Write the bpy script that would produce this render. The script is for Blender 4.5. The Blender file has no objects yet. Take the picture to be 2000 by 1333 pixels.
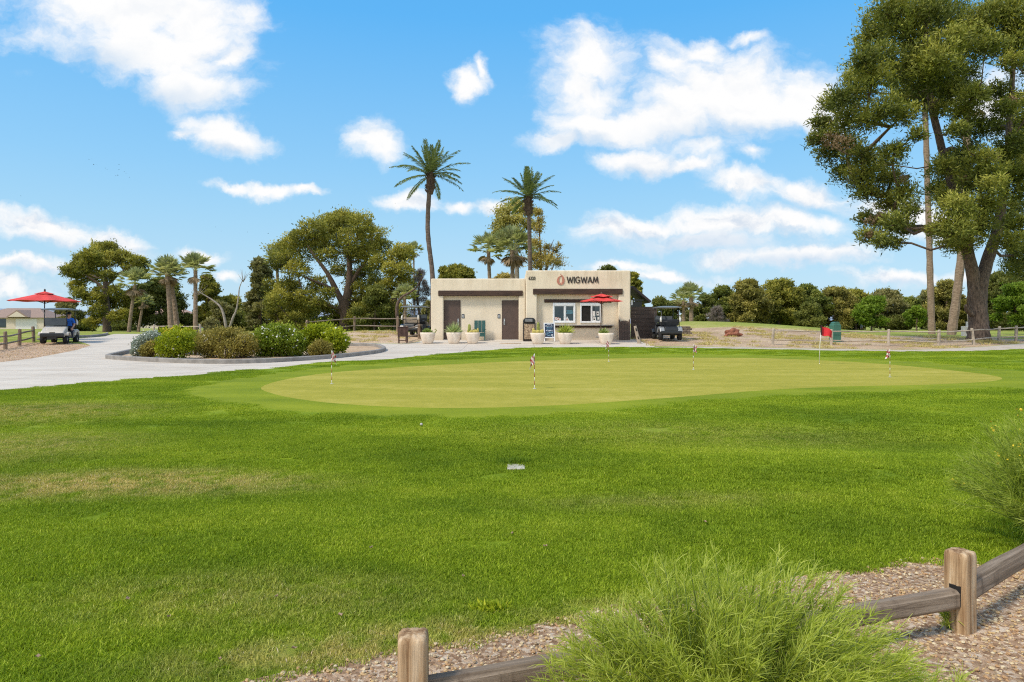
import bpy, bmesh, math, random
import numpy as np
from mathutils import Vector, Matrix, Euler
from mathutils.geometry import delaunay_2d_cdt

random.seed(7)
rng = np.random.default_rng(7)
PI = math.pi
R = math.radians
S = bpy.context.scene
COL = S.collection

# ------------------------------------------------------------------ camera
CAM_Z, F, HZ = 1.7, 1333.0, 636.0
cam = bpy.data.cameras.new('camera')
cam.lens = 24.0
cam.sensor_width = 36.0
cam.shift_y = -(666.5 - HZ) / 2000.0
cam.clip_start = 0.05
cam.clip_end = 30000
camo = bpy.data.objects.new('camera', cam)
COL.objects.link(camo)
camo.location = (0, 0, CAM_Z)
camo.rotation_euler = (PI / 2, 0, 0)
S.camera = camo

# ------------------------------------------------------------------ terrain
_py = [-400, 2.5, 3.75, 8, 12, 15, 20, 24, 27, 33, 36.2, 38, 42, 60, 6000]
_pz = [0.0, 0.0, 0.0, .12, .25, .32, .39, .45, .48, .63, .76, .88, .90, .90, .90]
_ty = np.arange(-20, 80, 0.1)
_tz = np.interp(_ty, _py, _pz)
_k = np.ones(21) / 21
_tz = np.convolve(np.pad(_tz, 10, mode='edge'), _k, mode='valid')

def gauss(x, y, cx, cy, sx, sy):
    return np.exp(-0.5 * (((x - cx) / sx) ** 2 + ((y - cy) / sy) ** 2))

def hgt(x, y):
    x = np.asarray(x, float); y = np.asarray(y, float)
    z = np.interp(y, _ty, _tz)
    z = z + 1.12 * gauss(x, y, 14.5, 54, 8.5, 7.0)        # mound to the right of the building
    z = z + 0.45 * gauss(x, y, -9.5, 47, 4.2, 4.0)        # mound to the left of the building
    # gentle rolls of the lawn
    m = np.clip((y - 4.2) / 1.5, 0, 1) * np.clip((13 - y) / 3, 0, 1)
    z = z + m * (0.030 * np.sin(x * 0.9 + 0.7 * y) + 0.025 * np.sin(1.35 * y - 0.35 * x + 1.0))
    z = z + 0.09 * gauss(x, y, 4.0, 7.6, 2.6, 0.55)
    far = np.clip((y - 70) / 60, 0, 1)
    z = z + far * 0.25 * np.sin(x * 0.03 + 1.3) * np.sin(y * 0.021)
    return z

def H(x, y):
    return float(hgt(x, y))

def X(px, Y):
    return (px - 1000.0) / F * Y

def Z(py, Y):
    return CAM_Z - (py - HZ) / F * Y

def G(px, py, y0=1.0, y1=400.0):
    """where the sight line through a point of the photograph meets the ground"""
    ys = np.concatenate([np.arange(y0, 60, 0.05), np.arange(60, y1, 0.5)])
    xs = (px - 1000.0) / F * ys
    d = (CAM_Z - (py - HZ) / F * ys) - hgt(xs, ys)
    i = np.where(d <= 0)[0]
    if len(i) == 0:
        Y = y1
    else:
        i = i[0]
        if i == 0: Y = ys[0]
        else:
            t = d[i - 1] / (d[i - 1] - d[i]); Y = ys[i - 1] + t * (ys[i] - ys[i - 1])
    return (X(px, Y), float(Y))

# ------------------------------------------------------------------ node helper and materials
class NT:
    def __init__(self, tree):
        self.t = tree
    def n(self, typ, **kw):
        nd = self.t.nodes.new(typ)
        ins = kw.pop('ins', {})
        for k, v in kw.items():
            setattr(nd, k, v)
        for k, v in ins.items():
            self.set(nd.inputs[k], v)
        return nd
    def set(self, sock, v):
        if isinstance(v, bpy.types.NodeSocket):
            self.t.links.new(v, sock)
        elif isinstance(v, bpy.types.Node):
            self.t.links.new(v.outputs[0], sock)
        else:
            if isinstance(v, (tuple, list)) and len(v) == 3 and len(getattr(sock, 'default_value', (0,))) == 4:
                v = (*v, 1.0)
            sock.default_value = v
    def math(self, op, a, b=0.0, c=0.0, clamp=False):
        nd = self.t.nodes.new('ShaderNodeMath'); nd.operation = op; nd.use_clamp = clamp
        self.set(nd.inputs[0], a); self.set(nd.inputs[1], b)
        if len(nd.inputs) > 2: self.set(nd.inputs[2], c)
        return nd.outputs[0]
    def vmath(self, op, a, b=(0, 0, 0)):
        nd = self.t.nodes.new('ShaderNodeVectorMath'); nd.operation = op
        self.set(nd.inputs[0], a)
        if op == 'SCALE': self.set(nd.inputs['Scale'], b)
        elif op not in ('LENGTH', 'NORMALIZE'): self.set(nd.inputs[1], b)
        return nd.outputs['Value'] if op in ('LENGTH', 'DOT_PRODUCT') else nd.outputs[0]
    def noise(self, vec, scale, detail=4.0, rough=0.55, dist=0.0, dim='3D'):
        nd = self.n('ShaderNodeTexNoise', noise_dimensions=dim)
        if vec is not None: self.set(nd.inputs['Vector'], vec)
        nd.inputs['Scale'].default_value = scale
        nd.inputs['Detail'].default_value = detail
        nd.inputs['Roughness'].default_value = rough
        nd.inputs['Distortion'].default_value = dist
        return nd.outputs['Fac']
    def ramp(self, fac, stops, interp='LINEAR'):
        nd = self.n('ShaderNodeValToRGB')
        nd.color_ramp.interpolation = interp
        el = nd.color_ramp.elements
        while len(el) < len(stops): el.new(0.5)
        for e, (p, c) in zip(el, stops):
            e.position = p
            e.color = (c, c, c, 1) if isinstance(c, (int, float)) else (*c, 1)
        self.set(nd.inputs[0], fac)
        return nd.outputs[0]
    def mix(self, fac, a, b, blend='MIX'):
        nd = self.n('ShaderNodeMix', data_type='RGBA', blend_type=blend)
        self.set(nd.inputs[0], fac); self.set(nd.inputs[6], a); self.set(nd.inputs[7], b)
        return nd.outputs[2]
    def smooth(self, v, a, b):
        nd = self.n('ShaderNodeMapRange', interpolation_type='SMOOTHSTEP')
        self.set(nd.inputs[0], v); nd.inputs[1].default_value = a; nd.inputs[2].default_value = b
        return nd.outputs[0]

def new_mat(name):
    m = bpy.data.materials.new(name)
    m.use_nodes = True
    m.node_tree.nodes.clear()
    t = NT(m.node_tree)
    out = t.n('ShaderNodeOutputMaterial')
    b = t.n('ShaderNodeBsdfPrincipled')
    t.set(out.inputs[0], b)
    return m, t, b, out

MATS = {}
def mat(name, c1, c2=None, scale=6.0, rough=0.7, bump=0.0, bscale=None, metal=0.0, spec=0.4, detail=5.0, stretch=None, coords='Object', contrast=(0.35, 0.65)):
    """a surface with two tones mixed by noise and an optional bump"""
    if name in MATS: return MATS[name]
    m, t, b, out = new_mat(name)
    tc = t.n('ShaderNodeTexCoord').outputs[coords] if coords != 'World' else t.n('ShaderNodeNewGeometry').outputs['Position']
    if stretch:
        tc = t.vmath('MULTIPLY', tc, stretch)
    if c2 is None: c2 = tuple(x * 0.8 for x in c1)
    f = t.noise(tc, scale, detail)
    col = t.ramp(f, [(contrast[0], c2), (contrast[1], c1)])
    t.set(b.inputs['Base Color'], col)
    b.inputs['Roughness'].default_value = rough
    b.inputs['Metallic'].default_value = metal
    b.inputs['Specular IOR Level'].default_value = spec
    if bump:
        bn = t.n('ShaderNodeBump')
        bn.inputs['Strength'].default_value = bump
        bn.inputs['Distance'].default_value = 0.02
        t.set(bn.inputs['Height'], t.noise(tc, bscale or scale * 4, 6.0, 0.65))
        t.set(b.inputs['Normal'], bn)
    MATS[name] = m
    return m

def leaf_mat(name, dark, mid, light, nscale=0.9, trans=0.35, rough=0.6):
    """foliage: tone follows a per-leaf random, a soft noise and the tint attribute, plus light passing through the leaf"""
    if name in MATS: return MATS[name]
    m, t, b, out = new_mat(name)
    g = t.n('ShaderNodeNewGeometry')
    oi = t.n('ShaderNodeObjectInfo')
    pos = t.vmath('ADD', g.outputs['Position'], oi.outputs['Location'])
    n = t.noise(pos, nscale, 3.0)
    at = t.n('ShaderNodeAttribute', attribute_name='tint').outputs['Fac']
    f = t.math('ADD', t.math('MULTIPLY', g.outputs['Random Per Island'], 0.30), t.math('MULTIPLY', n, 0.35))
    f = t.math('ADD', f, t.math('MULTIPLY', at, 0.42))
    col = t.ramp(f, [(0.22, dark), (0.52, mid), (0.85, light)])
    t.set(b.inputs['Base Color'], col)
    b.inputs['Roughness'].default_value = rough
    b.inputs['Specular IOR Level'].default_value = 0.25
    tr = t.n('ShaderNodeBsdfTranslucent')
    t.set(tr.inputs['Color'], t.mix(1.0, col, (1.0, 1.0, 0.55), 'MULTIPLY'))
    ms = t.n('ShaderNodeMixShader')
    ms.inputs[0].default_value = trans
    t.set(ms.inputs[1], b); t.set(ms.inputs[2], tr)
    t.set(out.inputs[0], ms)
    MATS[name] = m
    return m

# ------------------------------------------------------------------ mesh helper
class MB:
    def __init__(self):
        self.v = []; self.f = []; self.m = []; self.sm = []
    def add(self, vs, fs, mi=0, smooth=False):
        o = len(self.v)
        self.v.extend([tuple(v) for v in vs])
        for f in fs:
            self.f.append([i + o for i in f]); self.m.append(mi); self.sm.append(smooth)
        return self
    def box(self, c, s, rot=None, mi=0, taper=None):
        hx, hy, hz = s[0] / 2, s[1] / 2, s[2] / 2
        vs = []
        for sz in (-1, 1):
            k = 1.0 if (taper is None or sz < 0) else taper
            for sx, sy in ((-1, -1), (1, -1), (1, 1), (-1, 1)):
                vs.append(Vector((sx * hx * k, sy * hy * k, sz * hz)))
        if rot is not None:
            M = Euler(rot).to_matrix(); vs = [M @ v for v in vs]
        vs = [v + Vector(c) for v in vs]
        return self.add(vs, [(3, 2, 1, 0), (4, 5, 6, 7), (0, 1, 5, 4), (1, 2, 6, 5), (2, 3, 7, 6), (3, 0, 4, 7)], mi)
    def cbox(self, c, s, ch=0.02, rot=None, mi=0, seg=2):
        """box with rounded edges"""
        bm = bmesh.new()
        bmesh.ops.create_cube(bm, size=1.0)
        for v in bm.verts: v.co = Vector((v.co.x * s[0], v.co.y * s[1], v.co.z * s[2]))
        bmesh.ops.bevel(bm, geom=bm.edges[:], offset=min(ch, min(s) * 0.45), segments=seg, affect='EDGES', profile=0.5)
        return self.bm(bm, c, rot, mi)
    def bm(self, bm, c=(0, 0, 0), rot=None, mi=0, smooth=False):
        bm.verts.ensure_lookup_table(); bm.verts.index_update()
        M = Euler(rot).to_matrix() if rot is not None else Matrix.Identity(3)
        vs = [M @ v.co + Vector(c) for v in bm.verts]
        fs = [[v.index for v in f.verts] for f in bm.faces]
        bm.free()
        return self.add(vs, fs, mi, smooth)
    def tube(self, pts, rad, n=8, mi=0, cap=True, smooth=True, wob=0.0, flat=1.0):
        pts = [Vector(p) for p in pts]
        if not isinstance(rad, (list, tuple, np.ndarray)): rad = [rad] * len(pts)
        vs = []; fs = []
        up = None
        for i, p in enumerate(pts):
            d = (pts[min(i + 1, len(pts) - 1)] - pts[max(i - 1, 0)]).normalized()
            if up is None:
                a = Vector((0, 0, 1)) if abs(d.z) < 0.9 else Vector((1, 0, 0))
                up = d.cross(a).normalized()
            else:
                up = (up - d * up.dot(d)).normalized()
            w = d.cross(up)
            for k in range(n):
                an = 2 * PI * k / n
                r = rad[i] * (1 + (random.uniform(-wob, wob) if wob else 0))
                vs.append(p + up * math.cos(an) * r + w * math.sin(an) * r * flat)
        for i in range(len(pts) - 1):
            for k in range(n):
                a = i * n + k; b = i * n + (k + 1) % n
                fs.append((a, b, b + n, a + n))
        if cap:
            fs.append(tuple(range(n - 1, -1, -1)))
            fs.append(tuple(range((len(pts) - 1) * n, len(pts) * n)))
        return self.add(vs, fs, mi, smooth)
    def lathe(self, prof, n=16, c=(0, 0, 0), axis='z', mi=0, smooth=True, cap=True):
        vs = []; fs = []
        for r, h in prof:
            for k in range(n):
                a = 2 * PI * k / n
                p = (r * math.cos(a), r * math.sin(a), h)
                if axis == 'x': p = (h, p[0], p[1])
                if axis == 'y': p = (p[0], h, p[1])
                vs.append(Vector(p) + Vector(c))
        for i in range(len(prof) - 1):
            for k in range(n):
                a = i * n + k; b = i * n + (k + 1) % n
                fs.append((a, b, b + n, a + n))
        if cap:
            fs.append(tuple(range(n - 1, -1, -1))); fs.append(tuple(range((len(prof) - 1) * n, len(prof) * n)))
        return self.add(vs, fs, mi, smooth)
    def prism(self, poly, d0, d1, plane='xz', mi=0, bevel=0.0):
        """outline in a plane pushed from d0 to d1 along the third axis"""
        bm = bmesh.new()
        def P(a, b, d):
            return {'xz': (a, d, b), 'xy': (a, b, d), 'yz': (d, a, b)}[plane]
        v0 = [bm.verts.new(P(a, b, d0)) for a, b in poly]
        v1 = [bm.verts.new(P(a, b, d1)) for a, b in poly]
        n = len(poly)
        bm.faces.new(v0); bm.faces.new(v1[::-1])
        for i in range(n):
            bm.faces.new((v0[i], v1[i], v1[(i + 1) % n], v0[(i + 1) % n]))
        bmesh.ops.recalc_face_normals(bm, faces=bm.faces[:])
        if bevel:
            bmesh.ops.bevel(bm, geom=bm.edges[:], offset=bevel, segments=2, affect='EDGES', profile=0.5)
        return self.bm(bm, mi=mi)
    def blob(self, c, r, sub=2, rough=0.15, seed=0, mi=0, smooth=True, fs=2.0):
        from mathutils import noise
        bm = bmesh.new()
        bmesh.ops.create_icosphere(bm, subdivisions=sub, radius=1.0)
        for v in bm.verts:
            k = 1 + rough * noise.noise(v.co * fs + Vector((seed * 3.1, seed, 0))) * 2
            v.co = Vector((v.co.x * r[0] * k, v.co.y * r[1] * k, v.co.z * r[2] * k))
        return self.bm(bm, c, mi=mi, smooth=smooth)
    def build(self, name, mats, parent=None, loc=None):
        me = bpy.data.meshes.new(name)
        me.from_pydata(self.v, [], self.f)
        if not isinstance(mats, (list, tuple)): mats = [mats]
        for m in mats: me.materials.append(m)
        me.polygons.foreach_set('material_index', self.m)
        me.polygons.foreach_set('use_smooth', self.sm)
        me.update()
        o = bpy.data.objects.new(name, me)
        COL.objects.link(o)
        if parent is not None: o.parent = parent
        if loc is not None: o.location = loc
        return o

def quads_obj(name, V, nper, material, parent=None, tint=None):
    """V: (n, nper, 3) array of separate faces"""
    n = V.shape[0]
    me = bpy.data.meshes.new(name)
    me.vertices.add(n * nper)
    me.vertices.foreach_set('co', V.reshape(-1).astype(np.float32))
    me.loops.add(n * nper)
    me.loops.foreach_set('vertex_index', np.arange(n * nper, dtype=np.int32))
    me.polygons.add(n)
    me.polygons.foreach_set('loop_start', np.arange(0, n * nper, nper, dtype=np.int32))
    me.update(calc_edges=True)
    if tint is not None:
        a = me.attributes.new('tint', 'FLOAT', 'POINT')
        a.data.foreach_set('value', np.repeat(tint, nper).astype(np.float32))
    if not isinstance(material, (list, tuple)): material = [material]
    for m in material: me.materials.append(m)
    o = bpy.data.objects.new(name, me)
    COL.objects.link(o)
    if parent is not None: o.parent = parent
    return o

def tag(o, label=None, cat=None, group=None, kind=None):
    if label: o['label'] = label
    if cat: o['category'] = cat
    if group: o['group'] = group
    if kind: o['kind'] = kind
    return o

def thing(name, label, cat, loc=(0, 0, 0), rotz=0.0, group=None):
    o = bpy.data.objects.new(name, None)
    o.empty_display_size = 0.2
    COL.objects.link(o)
    o.location = loc
    o.rotation_euler = (0, 0, rotz)
    return tag(o, label, cat, group)

def dup(o, parent=None):
    c = o.copy(); COL.objects.link(c)
    if parent is not None: c.parent = parent
    for ch in list(o.children): dup(ch, c)
    return c

def text_mesh(txt, size, extrude=0.01, bold=0.0):
    cu = bpy.data.curves.new('lettering', 'FONT')
    cu.body = txt; cu.size = size; cu.extrude = extrude; cu.align_x = 'LEFT'
    cu.offset = bold
    o = bpy.data.objects.new('lettering', cu); COL.objects.link(o)
    dg = bpy.context.evaluated_depsgraph_get()
    me = bpy.data.meshes.new_from_object(o.evaluated_get(dg))
    bpy.data.objects.remove(o)
    return me

def norm(a):
    return a / (np.linalg.norm(a, axis=-1, keepdims=True) + 1e-9)

def leaf_faces(P, D, L, W, rg):
    """kite faces at points P pointing along D, lengths L, widths W"""
    n = len(P)
    s = norm(np.cross(D, rg.normal(size=(n, 3))))
    L = L[:, None]; W = W[:, None]
    return np.stack([P, P + D * L * 0.45 + s * W * 0.5, P + D * L, P + D * L * 0.45 - s * W * 0.5], axis=1)
# ------------------------------------------------------------------ sun and sky
SUN = Vector((-0.74, -0.50, 0)).normalized()
SUN_EL = R(50)
sun = bpy.data.lights.new('sun', 'SUN')
sun.energy = 3.5
sun.angle = R(10)
sun.color = (1.0, 0.93, 0.80)
suno = bpy.data.objects.new('sun', sun); COL.objects.link(suno)
sd = Vector((SUN.x * math.cos(SUN_EL), SUN.y * math.cos(SUN_EL), math.sin(SUN_EL)))
suno.rotation_euler = sd.to_track_quat('Z', 'Y').to_euler()

world = bpy.data.worlds.new('World'); S.world = world
world.use_nodes = True
wn = world.node_tree; wn.nodes.clear()
t = NT(wn)
sky = t.n('ShaderNodeTexSky', sky_type='NISHITA')
sky.sun_disc = False
sky.sun_elevation = SUN_EL
sky.sun_rotation = math.atan2(SUN.x, SUN.y)
sky.altitude = 300; sky.air_density = 1.0; sky.dust_density = 0.6; sky.ozone_density = 1.6
dirv = t.n('ShaderNodeTexCoord').outputs['Generated']
sep = t.n('ShaderNodeSeparateXYZ', ins={0: dirv})
ysafe = t.math('MAXIMUM', sep.outputs[1], 0.08)
u = t.math('DIVIDE', sep.outputs[0], ysafe)
v = t.math('DIVIDE', sep.outputs[2], ysafe)
uv = t.n('ShaderNodeCombineXYZ', ins={0: u, 1: v, 2: 0.0}).outputs[0]
# warp for ragged edges (direction space of the sky, fixed in the world)
w1 = t.n('ShaderNodeTexNoise'); w1.inputs['Scale'].default_value = 9.0; w1.inputs['Detail'].default_value = 8.0; w1.inputs['Roughness'].default_value = 0.6
t.set(w1.inputs['Vector'], uv)
warp = t.vmath('SCALE', t.vmath('SUBTRACT', w1.outputs['Color'], (0.5, 0.5, 0.5)), 0.085)
uvw = t.vmath('ADD', uv, warp)
def px2uv(px, py): return ((px - 1000) / F, (HZ - py) / F)
# centre x, y, radius x, y (photo scale), tilt in degrees, strength
CLOUDS = [
 (260, 5, 220, 68, -6, 1.1), (320, 85, 165, 66, -10, 1.1), (375, 160, 100, 48, -14, 1.0), (455, 108, 52, 30, 20, .8), (120, 50, 100, 60, 0, .5), (370, 40, 95, 80, 0, 1.05),
 (438, 262, 85, 36, -14, 1.0), (365, 260, 40, 14, 0, .6),
 (735, 272, 62, 42, -12, 1.0), (905, 152, 30, 30, 40, .85), (940, 128, 14, 18, 0, .6),
 (450, 363, 45, 12, -3, .75), (535, 370, 75, 15, -6, .85), (605, 375, 50, 13, 0, .85),
 (795, 400, 52, 20, 0, .9), (890, 407, 34, 12, 0, .65), (965, 402, 42, 18, 8, .9),
 (80, 450, 105, 27, -4, 1.0), (215, 472, 95, 24, -13, 1.0), (60, 522, 95, 14, 0, .8), (20, 565, 90, 25, 0, .6),
 (400, 497, 48, 14, -4, .75), (440, 546, 42, 14, 0, .7), (1145, 62, 24, 20, 0, .4),
 (1160, 110, 85, 62, 0, 1.1), (1150, 180, 90, 60, -30, .95), (1190, 240, 110, 42, 0, 1.05), (1430, 190, 170, 82, 0, 1.2), (1310, 235, 150, 42, 0, 1.0), (1085, 268, 60, 22, 8, .75),
 (1560, 200, 85, 62, 0, 1.0), (1355, 92, 62, 26, -6, .8), (1300, 115, 40, 42, -30, .6), (1465, 72, 48, 13, -8, .55), (1575, 150, 45, 16, 0, .55), (1360, 285, 60, 25, 0, .55),
 (1250, 312, 85, 27, -6, 1.0), (1345, 322, 55, 15, 0, .75), (1475, 306, 28, 13, 0, .6),
 (1470, 365, 90, 24, -6, .85), (1590, 385, 120, 26, -6, .85), (1700, 400, 90, 30, 0, .75), (1820, 430, 110, 40, 0, .75),
 (1240, 448, 125, 26, 0, .95), (1440, 440, 170, 34, 0, 1.05), (1380, 474, 200, 22, 0, .8), (1620, 440, 50, 18, 0, .6),
 (1440, 508, 110, 15, 0, .7), (1560, 503, 155, 22, 0, .9), (1300, 540, 100, 12, 0, .7), (1200, 524, 95, 10, 0, .55),
 (1760, 545, 110, 16, 0, .8), (1900, 545, 100, 18, 0, .7), (1950, 200, 120, 60, 0, .6),
]
field = None
for (cx, cy, rx, ry, rot, st) in CLOUDS:
    cu, cv = px2uv(cx, cy)
    d = t.vmath('SUBTRACT', uvw, (cu, cv, 0))
    if rot:
        vr = t.n('ShaderNodeVectorRotate', rotation_type='Z_AXIS', ins={'Vector': d}); vr.inputs['Angle'].default_value = -R(rot); d = vr.outputs[0]
    d = t.vmath('MULTIPLY', d, (F / rx / 1.25, F / ry / 1.25, 0))
    g = t.math('MULTIPLY', t.math('SUBTRACT', 1.0, t.vmath('LENGTH', d)), st)
    field = g if field is None else t.math('SMOOTH_MAX', field, g, 0.16)
field = t.math('MAXIMUM', field, -0.5)
uvs = t.vmath('MULTIPLY', uvw, (1.0, 1.7, 1.0))
n1 = t.noise(uvs, 11.0, 9.0, 0.60)
dens = t.math('ADD', field, t.math('MULTIPLY', t.math("SUBTRACT", n1, 0.5), 1.55))
front = t.smooth(sep.outputs[1], 0.10, 0.30)
# unseen clouds elsewhere round the sky: plain noise, cover raised for fill light
nb = t.noise(t.vmath('MULTIPLY', dirv, (1, 1, 2.2)), 2.6, 8.0, 0.6)
dens_b = t.math('MULTIPLY', t.math('SUBTRACT', nb, 0.45), 3.5)
dens = t.math('ADD', t.math('MULTIPLY', dens, front), t.math('MULTIPLY', dens_b, t.math('SUBTRACT', 1.0, front)))
cover = t.smooth(dens, -0.12, 0.66)
cover = t.math('MULTIPLY', cover, t.smooth(sep.outputs[2], -0.01, 0.03))
# thicker cloud is whiter, undersides lean to blue grey
uvd = t.vmath('ADD', uvs, (0.0, 0.030, 0.0))
n2 = t.noise(uvd, 11.0, 6.0, 0.55)
shade = t.math('ADD', t.math('MULTIPLY', t.math('SUBTRACT', n2, n1), 1.6), 0.35)
low = t.smooth(v, 0.34, 0.06)
ccol = t.mix(t.math('MULTIPLY', t.smooth(shade, 0.28, 0.75), t.math('ADD', t.math('MULTIPLY', low, 0.75), 0.16), clamp=True), (1.0, 1.0, 1.0), (0.50, 0.63, 0.80))
shd = None
for (cx, cy, rx, ry) in [(1340, 482, 260, 24), (1560, 520, 210, 18), (130, 474, 120, 13), (265, 488, 80, 9), (60, 530, 90, 8), (1250, 330, 90, 12), (1420, 262, 190, 22), (1150, 270, 100, 16), (1560, 408, 150, 14), (1770, 556, 120, 9), (300, 190, 160, 30), (180, 110, 110, 30), (440, 290, 70, 14)]:
    cu, cv = px2uv(cx, cy)
    d = t.vmath('LENGTH', t.vmath('MULTIPLY', t.vmath('SUBTRACT', uvw, (cu, cv, 0)), (F / rx / 1.3, F / ry / 1.5, 0)))
    g = t.smooth(d, 1.0, 0.1)
    shd = g if shd is None else t.math('MAXIMUM', shd, g)
ccol = t.mix(t.math('MULTIPLY', shd, 0.62), ccol, (0.56, 0.71, 0.88))
grad = t.ramp(sep.outputs[2], [(0.0, (.55, .74, .90)), (.07, (.47, .74, .94)), (.144, (.375, .70, .96)), (.216, (.285, .645, .99)), (.41, (.112, .50, 1.0)), (.70, (.055, .36, .86)), (1.0, (.04, .28, .74))])
skyc = t.mix(0.85, sky.outputs[0], t.vmath('SCALE', grad, 1.0 / 0.14))
# pale band towards the horizon
hz = t.math('POWER', t.math('SUBTRACT', 1.0, t.math('MAXIMUM', sep.outputs[2], 0.0), clamp=True), 11.0)
bg1 = t.n('ShaderNodeBackground', ins={0: skyc, 1: 0.14})
bgh = t.n('ShaderNodeBackground', ins={0: (0.60, 0.82, 1.0), 1: 0.95})
# clouds out of view behind the camera, brightened and warmed as added fill light
bgc = t.n('ShaderNodeBackground', ins={0: t.mix(front, (1.0, .96, .90), ccol), 1: t.math('ADD', 1.0, t.math('MULTIPLY', t.math('SUBTRACT', 1.0, front), 0.9))})
m0 = t.n('ShaderNodeMixShader', ins={0: t.math('MULTIPLY', hz, 0.12), 1: bg1, 2: bgh})
m1 = t.n('ShaderNodeMixShader', ins={0: cover, 1: m0, 2: bgc})
wo = t.n('ShaderNodeOutputWorld', ins={0: m1})
world.cycles.sampling_method = 'MANUAL'
world.cycles.sample_map_resolution = 512

S.view_settings.view_transform = 'Standard'
S.view_settings.look = 'None'
S.view_settings.exposure = 0.0
S.view_settings.gamma = 1.0
S.render.engine = 'CYCLES'
S.cycles.max_bounces = 5
S.cycles.diffuse_bounces = 3
S.cycles.transmission_bounces = 4
S.cycles.filter_width = 1.15
S.cycles.transparent_max_bounces = 6
S.cycles.use_denoising = False
try:
    S.cycles.denoiser = 'OPENIMAGEDENOISE'
except Exception:
    pass

# ------------------------------------------------------------------ ground zones
def gp(pts): return [G(a, b) for a, b in pts]

LAWN_EDGE_CONCRETE = [(0, 765), (200, 746), (351, 736), (461, 724.5), (533, 720), (586, 712.5), (635, 708), (700, 705), (780, 700.5), (820, 696), (880, 690), (945, 685), (1020, 679.5), (1107, 678.5), (1240, 678.5), (1330, 679.5), (1440, 681.5), (1600, 684.5), (1760, 687), (1900, 686), (2000, 682)]
lawn_edge = gp(LAWN_EDGE_CONCRETE)
gravel_edge = gp([(400, 1345), (480, 1330), (560, 1312), (640, 1297), (700, 1285), (770, 1268), (850, 1258), (930, 1243), (1000, 1230), (1080, 1210), (1160, 1190), (1300, 1165), (1450, 1145), (1560, 1125), (1640, 1112), (1700, 1104), (1780, 1090), (1850, 1094), (1920, 1100), (2000, 1106)])
gravel_edge = [(-2.2, 2.55)] + gravel_edge + [(4.6, 4.9), (9.0, 6.2)]
lawn_poly = [(-22, 13.2), (-14.5, 13.9)] + lawn_edge + [(28, 33.5), (40, 38), (40, 8)] + gravel_edge[::-1] + [(-6, 1.6), (-22, 1.6)]

def smooth_closed(pts, per=8):
    pts = [np.array(p) for p in pts]; n = len(pts); out = []
    for i in range(n):
        p0, p1, p2, p3 = pts[i - 1], pts[i], pts[(i + 1) % n], pts[(i + 2) % n]
        for k in range(per):
            s = k / per
            out.append(tuple(0.5 * ((2 * p1) + (-p0 + p2) * s + (2 * p0 - 5 * p1 + 4 * p2 - p3) * s * s + (-p0 + 3 * p1 - 3 * p2 + p3) * s ** 3)))
    return out
def smooth_open(pts, per=6):
    pts = [np.array(p, float) for p in pts]; n = len(pts); out = []
    for i in range(n - 1):
        p0, p1, p2, p3 = pts[max(i - 1, 0)], pts[i], pts[i + 1], pts[min(i + 2, n - 1)]
        for k in range(per):
            s = k / per
            out.append(tuple(0.5 * ((2 * p1) + (-p0 + p2) * s + (2 * p0 - 5 * p1 + 4 * p2 - p3) * s * s + (-p0 + 3 * p1 - 3 * p2 + p3) * s ** 3)))
    out.append(tuple(pts[-1]))
    return out

green_poly = smooth_closed(gp([(510, 757), (560, 741), (640, 729), (760, 719), (900, 711), (1040, 705), (1180, 701), (1320, 699), (1460, 699.5), (1600, 704), (1720, 711), (1840, 722), (1920, 731), (1957, 739), (1925, 746), (1800, 752), (1650, 755), (1500, 762), (1350, 774), (1200, 785), (1060, 793), (930, 797), (800, 796), (680, 790), (600, 782), (540, 771)]), 4)
collar_poly = smooth_closed(gp([(352, 766), (400, 750), (500, 734), (640, 717), (760, 709), (900, 702), (1040, 696), (1180, 692), (1320, 692), (1460, 694), (1600, 697), (1720, 702), (1850, 711), (1960, 722), (2060, 735), (2090, 748), (2000, 758), (1850, 763), (1680, 767), (1500, 776), (1350, 787), (1200, 801), (1060, 812), (930, 816), (800, 815), (660, 808), (540, 800), (430, 787), (370, 777)]), 4)
gverge_poly = gp([(0, 708), (60, 701), (110, 692), (150, 684), (178, 675), (160, 672.5), (120, 669)]) + [(-26, 36.5), (-60, 38), (-60, 24), (-24, 23)]
drive_poly = [(-22, 13.2), (-14.5, 13.9)] + lawn_edge[:15] + [(7.0, 32.6), (6.95, 37.0), (6.85, 38.2), (-4.9, 38.4), (-5.0, 37.0), (-5.25, 36.2)] + gp([(800, 671.5), (690, 671), (640, 664), (560, 658), (400, 653.2), (300, 652.6), (225, 652.6), (212, 655), (205, 657.5), (155, 661.5), (150, 665), (178, 675), (150, 684), (110, 692), (60, 701), (0, 708)]) + [(-24, 23), (-40, 22), (-40, 12)]
path_poly = lawn_edge[14:] + [(28, 33.5), (40, 38), (40, 40), (28, 36.5)] + gp([(2000, 671), (1930, 677), (1840, 682), (1760, 684), (1600, 681.5), (1440, 678.5), (1335, 677.5)]) + [(7.0, 33.3)]
isl_out = gp([(210, 698.5), (214, 702), (255, 705), (310, 708), (400, 711), (480, 710.5), (560, 707), (640, 701.5), (700, 695.5), (740, 690), (753, 685.5), (750, 681), (735, 677), (700, 676), (640, 675.5), (520, 675.5), (400, 677), (320, 681), (262, 687)])
isl_out = smooth_closed(isl_out, 4)
dirtA_poly = gp([(1250, 676), (1330, 676.5), (1440, 678), (1600, 681), (1760, 683.5), (1840, 681.5), (1930, 676.5), (2000, 670)]) + [(30, 38), (27, 42), (22.5, 42.5), (19.5, 46), (15.5, 47.2), (11.5, 46.5), (9.3, 43.5), (8.6, 41.3), (6.9, 40), (7.0, 36)]
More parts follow.
